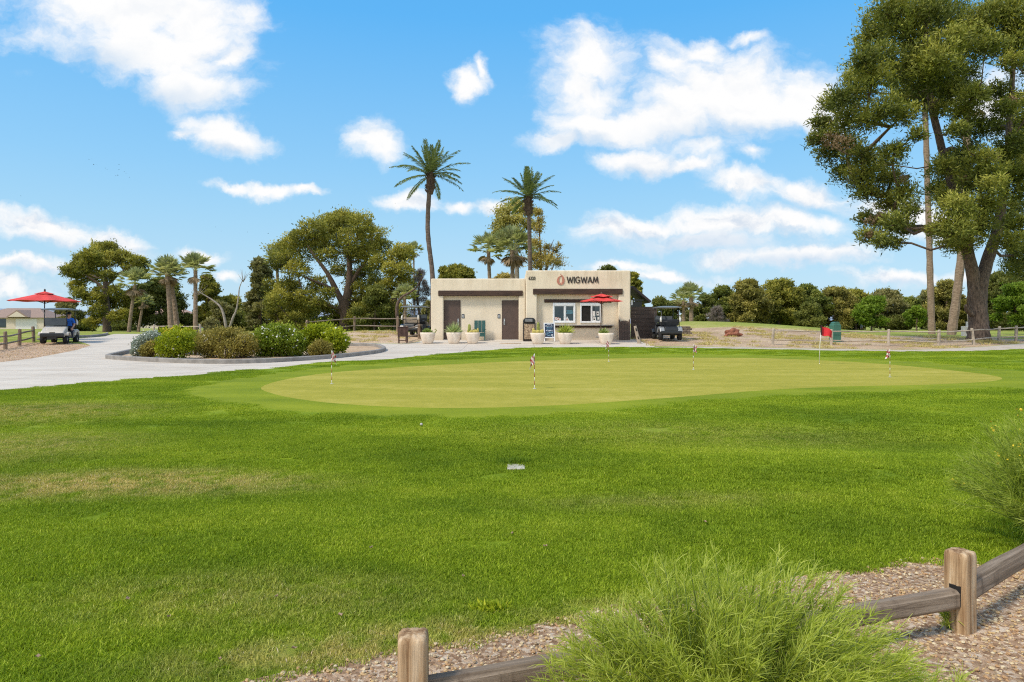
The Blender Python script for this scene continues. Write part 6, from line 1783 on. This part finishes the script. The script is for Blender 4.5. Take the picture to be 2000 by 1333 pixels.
make_tree('golden_tree', 'half bare golden leaved tree right of the right date palm', (x, 63, z), [(x, 63, z - .2), (x, 63, z + 3), (X(1055, 63), 63, Z(490, 63)), (X(1052, 63), 63, Z(420, 63))], [.22, .18, .1, .03], C, np.array(RR) * 1.3, GOLD, 420, .22, .075, 74, GRP, barkm=BARK, jag=.6, shell=.1,
    extra=[([(x, 63, z + 3), (X(1075, 63), 63, Z(500, 63)), (X(1098, 63), 63, Z(478, 63))], [.08, .06, .015]), ([(x, 63, z + 3), (X(1070, 63), 63, Z(500, 63)), (X(1082, 63), 63, Z(468, 63))], [.08, .05, .015]), ([(x, 63, z + 3.2), (X(1085, 63), 63, Z(510, 63)), (X(1100, 63), 63, Z(492, 63))], [.07, .05, .015])])
# dead bleached trunks
Yd = 62.0
def dpx(px, py): return (X(px, Yd), Yd, Z(py, Yd))
x = X(441, Yd); z = H(x, Yd)
for (lab, pts_, rads) in (('bleached dead trunk bending up to the left behind the clipped shrubs', [dpx(443, 648), dpx(438, 620), dpx(432, 602), dpx(420, 590), dpx(405, 580), dpx(388, 570)], [.15, .125, .10, .075, .055, .03]), ('bleached dead trunk leaning to the right behind the clipped shrubs', [dpx(446, 648), dpx(455, 622), dpx(462, 605), dpx(466, 580), dpx(468, 562), dpx(475, 545)], [.13, .11, .085, .065, .045, .02])):
    mb = MB(); pq = smooth_open(pts_, 4); mb.tube([Vector(p) - Vector((x, Yd, z)) for p in pq], list(np.interp(np.linspace(0, 1, len(pq)), np.linspace(0, 1, len(rads)), rads)), 8, wob=.08)
    e = Vector(pts_[-1]) - Vector((x, Yd, z))
    for _ in range(7): mb.tube([e + Vector((0, 0, -.3)), e + Vector((random.uniform(-.7, .7), random.uniform(-.5, .5), random.uniform(.1, .9)))], [.025, .008], 4)
    o = mb.build('dead_tree', BARKW); o.location = (x, Yd, z); tag(o, lab, 'dead tree')
Yd = 45.6
mb = MB(); pq = smooth_open([dpx(778, 655), dpx(777, 630), dpx(775, 606), dpx(778, 590), dpx(786, 580), dpx(800, 572), dpx(812, 563), dpx(820, 550)], 5)
o0v = Vector(pq[0]); mb.tube([Vector(p) - o0v for p in pq], list(np.interp(np.linspace(0, 1, len(pq)), [0, .35, .5, 1], [.13, .11, .09, .03])), 8, wob=.10)
for _ in range(9):
    k = random.randint(len(pq) - 8, len(pq) - 1); e = Vector(pq[k]) - o0v; mb.tube([e, e + Vector((random.uniform(.1, .6), random.uniform(-.3, .3), random.uniform(.2, .9)))], [.022, .006], 4)
o = mb.build('dead_tree', BARK); o.location = o0v; tag(o, 'crooked dead trunk arching right by the fence on the mound', 'dead tree')

# ---- treeline to the right
TL = 'treeline beyond the right mound'
for i, (px, Y_, top, hw, m_, low, lab) in enumerate([
    (1413, 112, 556, 26, PINEG, .15, 'pine with open crown, leftmost of the tall row beyond the mound'),
    (1462, 108, 543, 36, PINEB, .22, 'tall broad pine with pale trunk, left of the two tallest in the row'),
    (1522, 112, 543, 38, PINE, .25, 'tall broad pine with dark stems, right of the two tallest in the row'),
    (1580, 114, 553, 32, PINEG, .15, 'olive pine directly right of the tallest pair in the row'),
    (1632, 116, 558, 34, PINEB, .12, 'dense olive pine above the green cabinet'),
    (1672, 122, 562, 26, PINE, .12, 'pine between the green cabinet and the bright green tree'),
    (1730, 128, 562, 34, OLIVE, .2, 'brownish olive tree rising behind the bright green tree'),
    (1775, 140, 578, 26, PINEG, .12, 'low pine just right of the brownish olive tree'),
    (1812, 140, 563, 24, OLIVE, .1, 'olive tree right behind the slender palm trunk'),
    (1850, 118, 545, 34, PINEB, .12, 'pine between the slender palm trunk and the leaning trunk'),
    (1955, 112, 530, 40, OAK, .12, 'dark pine behind the fork of the huge near pine'),
    (2030, 90, 500, 50, OAK, .12, 'dark tall tree beyond the right edge of the fence')]):
    env_tree('pine_tree' if m_ is not OLIVE else 'broadleaf_tree', lab, px, Y_, top + 6, 640, hw * 1.22, 80 + i, m_, TL, 54, 260, low=low * .6, cr=.26, jag=.36)
env_tree('broadleaf_tree', 'dark drooping tree low in front of the row left of the green cabinet', 1583, 104, 593, 645, 26, 100, OAK, TL, 30, 280, low=.03, cr=.36)
env_tree('broadleaf_tree', 'dark low tree right of the two fan palms beyond the mound', 1376, 108, 578, 645, 24, 101, OAK, TL, 24, 260, low=.05)
env_tree('bare_tree', 'pinkish grey bare shrub at the foot of the open crowned pine', 1402, 96, 600, 640, 20, 102, GREYL, TL, 20, 150, L=.4, W=.035, low=.05)
env_tree('broadleaf_tree', 'small low tree near the plank fence right of the building', 1290, 110, 583, 645, 30, 103, OAK, TL, 24, 240, low=.05)
env_tree('broadleaf_tree', 'grey green low tree left of the two fan palms', 1325, 116, 588, 645, 26, 104, OLIVE, TL, 22, 240, low=.05)
env_tree('broadleaf_tree', 'bright green rounded tree on the fairway right of the green cabinet', 1702, 98, 582, 650, 32, 105, LIMEL, TL, 34, 300, low=.22, cr=.33, barkm=BARKD)
env_tree('broadleaf_tree', 'small bright green tree left of the slender palm trunk', 1790, 104, 600, 648, 20, 106, LIMEL, TL, 20, 240, low=.22, barkm=BARKD)
env_tree('broadleaf_tree', 'bright green leafy tree behind the fence at the far right edge', 1985, 60, 556, 655, 44, 107, LIMEL, TL, 44, 340, low=.28, cr=.28, barkm=BARKD, L=.24, W=.14)
env_tree('broadleaf_tree', 'dark low tree between the leaning trunk and the huge near pine', 1880, 122, 585, 645, 26, 108, OAK, TL, 24, 260, low=.03)
env_tree('broadleaf_tree', 'shaded low tree behind the slender palm trunk', 1830, 132, 600, 645, 28, 109, OAK, TL, 22, 240, low=.03)
for i, (px, top, hw, lab) in enumerate([(1440, 618, 26, 'low dark shrub under the left tall pine'), (1500, 622, 30, 'low dark shrub under the right tall pine'), (1655, 615, 30, 'low dark shrub behind the green cabinet'), (1745, 618, 30, 'low dark shrub behind the far golfer'), (1890, 622, 40, 'low dark shrub behind the leaning palm trunk'), (1950, 620, 36, 'low dark shrub behind the huge near pine'), (1350, 622, 26, 'low dark shrub beneath the two fan palms'), (1545, 618, 26, 'low bright shrub beneath the dark drooping tree')]):
    env_tree('shrub', lab, px, 125, top, 642, hw, 120 + i, OAK if i < 7 else LIMEL, 'undergrowth of the treeline', 18, 200, low=0.0, cr=.4, cat='shrub')
for i, (px, top, hw, Y_, lab) in enumerate([(160, 628, 26, 105, 'low dark hedge shrub behind the white cart'), (235, 632, 24, 108, 'low dark shrub left of the pink roofed house'), (480, 612, 34, 92, 'low dark shrub under the sparse pine'), (560, 620, 36, 90, 'low dark shrub left of the broad pine trunk'), (640, 622, 30, 95, 'low grey shrub left below the broad pine'), (365, 615, 24, 95, 'low dark shrub between the upright palm and the twin palms'), (780, 618, 30, 85, 'low dark shrub behind the dead arched trunk')]):
    env_tree('shrub', lab, px, Y_, top, 645, hw, 140 + i, OAK, 'undergrowth left of the building', 18, 200, low=0.0, cr=.4, cat='shrub')
env_tree('shrub', 'rounded olive shrub behind the clipped hedge beside the upright palm', 411, 58, 625, 652, 17, 150, OLIVE, 'undergrowth left of the building', 16, 260, low=0.0, cr=.42, cat='shrub')

# ---- palms
FEATH = leaf_mat('feather_frond', (.060, .100, .034), (.155, .205, .072), (.285, .315, .120), nscale=1.2, trans=.3)
FAN = leaf_mat('fan_frond', (.160, .190, .080), (.40, .42, .21), (.66, .64, .40), nscale=1.2, trans=.42)
DEADF = leaf_mat('dead_frond', (.13, .085, .045), (.26, .185, .105), (.38, .29, .18), nscale=1.2, trans=.15)
def palm_trunk(t_, pts_, rads, m_, o0):
    mb = MB(); pq = smooth_open(pts_, 10); n = len(pq); rr = np.interp(np.linspace(0, 1, n), np.linspace(0, 1, len(rads)), rads)
    rr = rr * (1 + .05 * np.where(np.arange(n) % 2 == 0, 1, -1))
    mb.tube([Vector(p) - Vector(o0) for p in pq], list(rr), 10, wob=.05, smooth=False); return part('trunk', mb, m_, t_)
def feather_palm(label, base, top, mid_off, tr, Lf, seed, group):
    rg = np.random.default_rng(seed); t_ = thing('date_palm', label, 'palm tree', base, 0, group)
    b = np.array(base, float); tpt = np.array(top, float)
    pts_ = [tuple(b - [0, 0, .3]), tuple(b + (tpt - b) * .33 + [mid_off[0], 0, 0]), tuple(b + (tpt - b) * .66 + [mid_off[1], 0, 0]), tuple(tpt)]
    palm_trunk(t_, pts_, [tr * 1.15, tr, tr * .92, tr * .85], BARKPD, base)
    tl = Vector(tpt - b); mb = MB()
    mb.lathe([(tr * .9, -1.35), (tr * 1.35, -1.1), (tr * 1.75, -.75), (tr * 1.7, -.35), (tr * 1.2, .1), (tr * .5, .4)], 12, tl)
    for i in range(70):
        a = rg.uniform(0, 6.28); zz = rg.uniform(-1.25, .1); r = tr * 1.45
        p = tl + Vector((r * math.cos(a), r * math.sin(a), zz)); mb.tube([p, p + Vector((math.cos(a) * .16, math.sin(a) * .16, .16))], [.05, .02], 4, cap=False)
    part('leaf_boots', mb, BARK, t_)
    Vs, Ts = [], []
    n = 36
    for i in range(n):
        k = (i + .5) / n; az = i * 2.39996 + rg.normal(0, .15); el = (.05 + .42 * (k / .5) if k < .5 else .50 + .46 * ((k - .5) / .40) if k < .9 else 1.0 + .12 * ((k - .9) / .1)) * PI / 2 + rg.normal(0, .05)   # from upright to a little below level
        L = Lf * rg.uniform(.85, 1.1) * (.92 if k < .45 else 1.16); m = 15
        d0 = np.array([math.cos(az) * math.sin(el), math.sin(az) * math.sin(el), math.cos(el)])
        side = np.array([-math.sin(az), math.cos(az), 0]); pos = np.array(tl) + d0 * .15; d = d0.copy(); spine = [pos.copy()]
        for s in range(m):
            d = d + np.array([0, 0, -1]) * (.022 + .048 * (s / m)) * (0.35 + math.sin(min(el, PI / 2)) * .9); d /= np.linalg.norm(d); pos = pos + d * L / m; spine.append(pos.copy())
        spine = np.array(spine)
        for s in range(1, m + 1):
            p = spine[s]; dd = norm(spine[s] - spine[s - 1]); upv = np.cross(side, dd)
            lw = .40 * Lf / 2.3 * math.sin(PI * (.12 + .80 * s / m)) ** .7
            q = np.array([spine[s - 1] - side * .02, spine[s - 1] + side * .02, p + side * .014, p - side * .014]); Vs.append(q); Ts.append(.75)
            for sg in (-1, 1):
                for f2 in (0, .25, .5, .75):
                    pb = p - dd * L / m * f2
                    ld = norm(dd * .75 + side * sg * .8 + upv * (.28 + rg.normal(0, .18)) + np.array([0, 0, -.12])); ll = lw * rg.uniform(.8, 1.15)
                    ww = norm(np.cross(ld, upv + rg.normal(0, .4, 3))) * .050
                    Vs.append(np.array([pb, pb + ld * ll * .4 + ww * .5, pb + ld * ll, pb + ld * ll * .4 - ww * .5])); Ts.append(rg.uniform(.1, .8) + .1 * (1 - k))
    quads_obj('crown', np.array(Vs), 4, FEATH, t_, np.array(Ts)); return t_
Yq = 47.0; x = X(842, Yq)
feather_palm('taller date palm with arching fronds behind the left corner of the building', (X(843, Yq), Yq, H(x, Yq)), (X(841, Yq), Yq, Z(342, Yq)), (.10, -.22), .170, 2.30, 1, 'date palms behind the building')
Yq = 50.0; x = X(1037, Yq)
feather_palm('shorter date palm rising behind the middle of the building', (X(1041, Yq), Yq, H(x, Yq)), (X(1032, Yq), Yq, Z(386, Yq)), (-.05, -.02), .165, 2.1, 2, 'date palms behind the building')
def fan_palm(label, base, top, tr, Lf, seed, group, skirt=.35, bark=None, n=34, bend=0.0):
    rg = np.random.default_rng(seed); t_ = thing('fan_palm', label, 'palm tree', base, 0, group)
    b = np.array(base, float); tpt = np.array(top, float)
    palm_trunk(t_, [tuple(b - [0, 0, .3]), tuple(b + (tpt - b) * .35 + [bend, 0, 0]), tuple(b + (tpt - b) * .7 + [bend * .6, 0, 0]), tuple(tpt)], [tr * 1.25, tr * 1.05, tr * .95, tr * .95], bark or BARKP, base)
    tl = tpt - b
    def fronds(n_, e0, e1, Lk):
        Vs, Ts = [], []
        for i in range(n_):
            k = (i + .5) / n_; az = i * 2.39996 + rg.normal(0, .2); el = e0 + (e1 - e0) * k + rg.normal(0, .08)
            d = np.array([math.cos(az) * math.sin(el), math.sin(az) * math.sin(el), math.cos(el)]); side = np.array([-math.sin(az), math.cos(az), 0]); upv = np.cross(side, d) * -1
            pl = Lf * .66 * rg.uniform(.8, 1.15) * Lk; p0 = tl + np.array([0, 0, -.1]); p1 = p0 + d * pl + np.array([0, 0, -.05])
            Vs.append(np.array([p0 - side * .03, p0 + side * .03, p1 + side * .018, p1 - side * .018])); Ts.append(.7)
            fl = Lf * .56 * rg.uniform(.85, 1.15); tt = rg.uniform(.2, .7)
            for j in range(15):
                a = (j - 7) / 7 * 1.15
                dd = norm(d * math.cos(a) + side * math.sin(a) + np.array([0, 0, .02 - .12 * abs(a)]) + rg.normal(0, .06, 3)); ll = fl * (1 - .22 * abs(a) / 1.45)
                ws = norm(np.cross(dd, upv + rg.normal(0, .2, 3))) * fl * .085
                m_ = p1 + dd * ll * .55; tip = m_ + norm(dd + np.array([0, 0, -.26])) * ll * .45
                Vs.append(np.array([p1, m_ + ws, tip, m_ - ws])); Ts.append(np.clip(tt + rg.normal(0, .12), 0, 1))
        return np.array(Vs), np.array(Ts)
    V, T = fronds(n, .02, 1.62, 1.0); quads_obj('crown', V, 4, FAN, t_, T)
    if skirt: 
        V, T = fronds(int(n * skirt * .5), 2.0, 2.75, .6); quads_obj('dead_skirt', V, 4, DEADF, t_, T)
    return t_
FG = 'fan palms around the course'
def fpm(label, pxb, pyb, pxt, pyt, Y_, trpx, rpx, seed, **kw):
    xb_ = X(pxb, Y_); fan_palm(label, (xb_, Y_, H(xb_, Y_)), (X(pxt, Y_), Y_, Z(pyt, Y_)), trpx / F * Y_, rpx * 1.08 / F * Y_, seed, FG, **kw)
fpm('fan palm with upright brown trunk, left one of the twin trunked pair', 335, 645, 327, 533, 66, 4.6, 30, 1)
fpm('pale fan palm trunk leaning left across its neighbour, right of the twin pair', 349, 642, 332, 540, 67, 4.8, 24, 2, n=34)
fpm('single upright fan palm left of the bleached dead trunks', 382, 640, 382, 528, 65, 3.9, 31, 3, skirt=.2)
fpm('greyish fan palm in front of the rounded pine at the left', 251, 648, 264, 556, 80, 3.0, 30, 4, skirt=.5)
fpm('slim pale trunked palm between the left pine and the twin palms', 270, 648, 280, 590, 84, 2.4, 18, 14, n=30)
fpm('thin tall fan palm seen far behind between the pine and the tall date palm', 810, 640, 808, 491, 120, 1.6, 17, 5, skirt=.2)
fpm('short grey fan palm behind the arched dead trunk', 793, 650, 790, 578, 60, 3.2, 22, 6, skirt=.1)
fpm('fan palm over the roof, left of the pair between the date palms', 960, 650, 954, 488, 56, 3.8, 32, 7, skirt=.25)
fpm('fuller fan palm over the roof, right of the pair between the date palms', 1001, 650, 1001, 487, 54, 4.4, 40, 8, skirt=.5, n=44)
fpm('fan palm beyond the mound, left of the two right of the cart', 1335, 640, 1335, 586, 88, 3.2, 22, 9)
fpm('fan palm with darker trunk beyond the mound, right of the two right of the cart', 1350, 640, 1350, 581, 84, 4.0, 26, 10)
fpm('fan palm partly hidden behind the left edge of the broad pine', 545, 640, 541, 505, 74, 3.0, 24, 11, skirt=.3)
fpm('very tall slender palm trunk running up into the huge near pine', 1820, 650, 1806, 190, 55, 5.4, 34, 12, bark=BARKP, skirt=.2)
fpm('leaning pale palm trunk left of the huge near pine', 1857, 652, 1890, 200, 50, 7.2, 38, 13, bark=BARKP, skirt=.2, bend=.35)

# ------------------------------------------------------------------ island shrubs
HEDGE = leaf_mat('lime_shrub_leaf', (.075, .120, .005), (.250, .310, .010), (.500, .520, .030), nscale=2.2, trans=.4)
HEDGED = leaf_mat('green_shrub_leaf', (.060, .105, .008), (.205, .275, .020), (.400, .440, .055), nscale=2.2, trans=.35)
BRONZE = leaf_mat('bronze_shrub_leaf', (.100, .095, .018), (.270, .225, .046), (.420, .340, .085), nscale=2.4, trans=.3)
SILVER = leaf_mat('silver_leaf', (.095, .130, .095), (.240, .285, .230), (.42, .46, .40), nscale=2.4, trans=.25)
FLW = mat('flower_white', (.80, .78, .74), (.70, .68, .62), rough=.8); FLY = mat('flower_yellow', (.70, .52, .04), (.6, .42, .02), rough=.8)
def shrub(label, lst, Y0, dep, leafm, n_per, L, W, seed, flowers=None, nfl=0, flat=.95, name='shrub', group='clipped shrubs in the kerbed island', base=None, shell=.34, fsize=.045):
    rg = np.random.default_rng(seed)
    C, RR = [], []
    for (px, py, rx) in lst:
        y = Y0 + rg.uniform(-dep, dep); C.append((X(px, y), y, Z(py, y))); RR.append(rx / F * y)
    C = np.array(C); bx_, by_ = C[:, 0].mean(), C[:, 1].mean(); bz_ = H(bx_, by_)
    t_ = thing(name, label, 'shrub', (bx_, by_, bz_), 0, group); o0 = np.array([bx_, by_, bz_])
    mb = MB()
    for c, r in zip(C, RR):
        for _ in range(4):
            e = Vector(c - o0) + Vector((rg.normal() * .3, rg.normal() * .3, rg.uniform(-.2, .4))) * r; b_ = Vector((e.x * .6, e.y * .6, -.05)); mb.tube([b_, (b_ + e) / 2 + Vector((0, 0, .05)), e], [.02, .014, .006], 5)
    part('stems', mb, BARK, t_)
    V, T = clump_leaves(C - o0, np.array(RR), int(n_per * 1.35), L, W, rg, flat, shell, None, .10)
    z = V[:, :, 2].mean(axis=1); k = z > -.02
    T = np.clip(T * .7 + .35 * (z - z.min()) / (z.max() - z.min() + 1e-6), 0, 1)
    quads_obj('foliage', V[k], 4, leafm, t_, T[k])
    if flowers is not None:
        P, Dn = [], []
        for _ in range(nfl):
            i = rg.integers(0, len(C)); d = norm(rg.normal(size=3) + np.array([0, -.6, .7])); P.append(C[i] - o0 + d * RR[i] * np.array([1, 1, flat]) * rg.uniform(.95, 1.08)); Dn.append(d)
        P = np.array(P); Dn = np.array(Dn); s1 = norm(np.cross(Dn, rg.normal(size=P.shape))); s2 = np.cross(Dn, s1); q = (fsize * rg.uniform(.6, 1.2, len(P)))[:, None]
        Vf = np.stack([P - s1 * q, P + s2 * q, P + s1 * q, P - s2 * q], axis=1); Vf2 = np.stack([P - s1 * q * .7 - Dn * q * .3 + s2 * q * .7, P + Dn * q * .5, P + s1 * q * .7 + s2 * q * -.7, P - Dn * q * .4], axis=1)
        quads_obj('blossoms', np.concatenate([Vf, Vf2]), 4, flowers, t_)
    return t_
YI = 25.5
shrub('rounded lime green clipped shrub at the left of the island', [(325, 675, 22), (345, 668, 26), (355, 682, 22), (335, 686, 20), (360, 670, 18), (320, 685, 16)], 25.2, .25, HEDGE, 780, 0.094, 0.049, 201, FLW, 10)
shrub('dark olive clipped shrub between the silver shrub and the lime one', [(287, 686, 14), (298, 680, 14), (290, 692, 12)], 25.4, .2, BRONZE, 630, 0.083, 0.046, 202)
shrub('silvery grey shrub at the left tip of the island', [(275, 676, 17), (290, 665, 18), (302, 660, 14), (268, 688, 13), (280, 690, 12)], 26.3, .3, SILVER, 630, 0.083, 0.049, 203, FLW, 26, fsize=.03)
shrub('yellow flowering green shrub behind the lime clipped shrub', [(320, 655, 16), (345, 652, 16), (365, 655, 16), (335, 660, 16)], 28.5, .4, HEDGE, 570, 0.099, 0.054, 204, FLY, 60)
shrub('green shrub behind the gap between the lime and bronze shrubs', [(378, 662, 14), (384, 676, 13), (372, 672, 14)], 27.6, .3, HEDGED, 510, 0.099, 0.054, 205)
shrub('large clipped bronze green shrub in the middle of the island', [(405, 670, 26), (430, 663, 26), (460, 665, 28), (480, 672, 24), (415, 685, 22), (445, 684, 24), (475, 688, 20), (400, 684, 16), (490, 680, 16), (445, 660, 20)], 25.8, .35, BRONZE, 840, 0.083, 0.043, 206)
shrub('tall green shrub dotted with white flowers right of the bronze one', [(515, 662, 24), (540, 655, 24), (565, 660, 26), (525, 680, 24), (555, 682, 24), (578, 672, 20), (505, 675, 18), (540, 668, 24), (575, 685, 16), (512, 690, 14), (550, 648, 14), (520, 648, 14)], 26.8, .4, HEDGED, 840, 0.105, 0.054, 207, FLW, 170, fsize=.035)
shrub('vivid lime green shrub at the right end of the island row', [(610, 660, 26), (635, 655, 26), (655, 663, 26), (600, 675, 22), (630, 675, 26), (655, 678, 24), (668, 668, 16), (640, 688, 14), (612, 648, 16)], 27.6, .4, HEDGE, 840, 0.105, 0.054, 208, FLW, 24)
shrub('small round bronze shrub in front of the vivid lime shrub', [(618, 683, 15), (632, 680, 16), (638, 687, 12), (612, 688, 10), (625, 676, 12)], 25.6, .15, BRONZE, 630, 0.077, 0.043, 209)

# ------------------------------------------------------------------ feathery bushes in the foreground
FEATHER = leaf_mat('feathery_filament', (.190, .255, .012), (.400, .470, .045), (.66, .70, .180), nscale=3.0, trans=.5, rough=.5)
FEATHERG = leaf_mat('feathery_filament_grey', (.150, .215, .014), (.320, .400, .045), (.54, .60, .130), nscale=3.0, trans=.45, rough=.5)
def feathery(label, cx_, cy_, rx, ry, hh, nst, nfil, seed, leafm, wind=(.12, .02), flowers=0, wid=.0026, fl=(.05, .13)):
    rg = np.random.default_rng(seed); z0 = H(cx_, cy_)
    t_ = thing('feathery_bush', label, 'bush', (cx_, cy_, z0), 0, 'feathery green bushes in the gravel')
    mb = MB(); Vs = []; Ts = []; tips = []
    for i in range(nst):
        a = rg.uniform(0, 2 * PI); q = math.sqrt(rg.uniform(0, 1)); lean = q
        b0 = np.array([rg.normal() * .10 * rx, rg.normal() * .10 * ry, 0]); tip = np.array([math.cos(a) * q * rx, math.sin(a) * q * ry, hh * math.sqrt(max(0, 1 - (q * .93) ** 2)) * rg.uniform(.72, 1.08)]) + np.array([wind[0], wind[1], 0]) * hh
        mid_ = b0 + (tip - b0) * .5 + np.array([0, 0, .16 * hh * lean]) 
        ss = np.linspace(0, 1, 7)[:, None]; sp = b0 * (1 - ss) ** 2 + 2 * mid_ * ss * (1 - ss) + tip * ss ** 2
        mb.tube([tuple(p) for p in sp], list(np.linspace(.0042, .0014, 7)), 4, cap=False)
        n = nfil; s = .22 + .80 * rg.random(n) ** .75; s = np.clip(s, 0, 1)[:, None]
        P = b0 * (1 - s) ** 2 + 2 * mid_ * s * (1 - s) + tip * s ** 2; Tn = norm(2 * (1 - s) * (mid_ - b0) + 2 * s * (tip - mid_))
        D = norm(Tn * 1.0 + rg.normal(0, .55, (n, 3)) + np.array([wind[0], wind[1], .25])); L = rg.uniform(fl[0], fl[1], n)[:, None] * (1.15 - .4 * s)
        bend = norm(rg.normal(size=(n, 3)) + np.array([wind[0] * 6, 0, -.5])) * .35
        W = wid * rg.uniform(.7, 1.3, n)[:, None]; tone = np.clip(rg.normal(.25, .15, n) + .45 * s[:, 0], 0, 1)
        prev = P; pd = D
        sv = norm(np.cross(D, rg.normal(size=(n, 3))))
        for j in range(3):
            nx_ = prev + norm(D + bend * (j * .8)) * L / 3; w0 = W * (1 - j * .22); w1 = W * (1 - (j + 1) * .24)
            Vs.append(np.stack([prev - sv * w0, prev + sv * w0, nx_ + sv * w1, nx_ - sv * w1], axis=1)); Ts.append(tone); prev = nx_
        tips.append(tip)
    part('stems', mb, mat('green_stem', (.16, .22, .05), (.10, .15, .03), rough=.6), t_)
    quads_obj('foliage', np.concatenate(Vs), 4, leafm, t_, np.concatenate(Ts))
    if flowers:
        tips = np.array(tips); tips = tips[rg.choice(len(tips), flowers)]; Vf = []
        for p in tips:
            for _ in range(5):
                c = p + rg.normal(0, .018, 3); a_ = norm(rg.normal(size=3)); b_ = norm(np.cross(a_, rg.normal(size=3))); q = rg.uniform(.006, .011); Vf.append(np.array([c - a_ * q, c - b_ * q, c + a_ * q, c + b_ * q]))
        quads_obj('blossoms', np.array(Vf), 4, FLY, t_)
    return t_
feathery('large feathery bright green bush covering the rail of the foreground fence', .80, 2.62, .78, .52, .76, 420, 90, 301, FEATHER, wind=(.10, .0), wid=.0018)
feathery('low feathery sprigs right of the large bush before the right fence post', 1.55, 2.55, .45, .36, .34, 110, 46, 303, FEATHER, wind=(.15, 0), wid=.0018)
feathery('grey green feathery bush with yellow flowers at the right edge of the lawn', 3.95, 4.95, .58, .50, 1.02, 190, 60, 302, FEATHERG, wind=(-.12, 0), flowers=30, wid=.0022, fl=(.07, .18))
x, y = G(1858, 1225)
feathery('small wispy weed at the foot of the right fence post', x - .02, y - .03, .09, .07, .13, 22, 16, 304, FEATHER, wind=(0, 0), fl=(.03, .06))
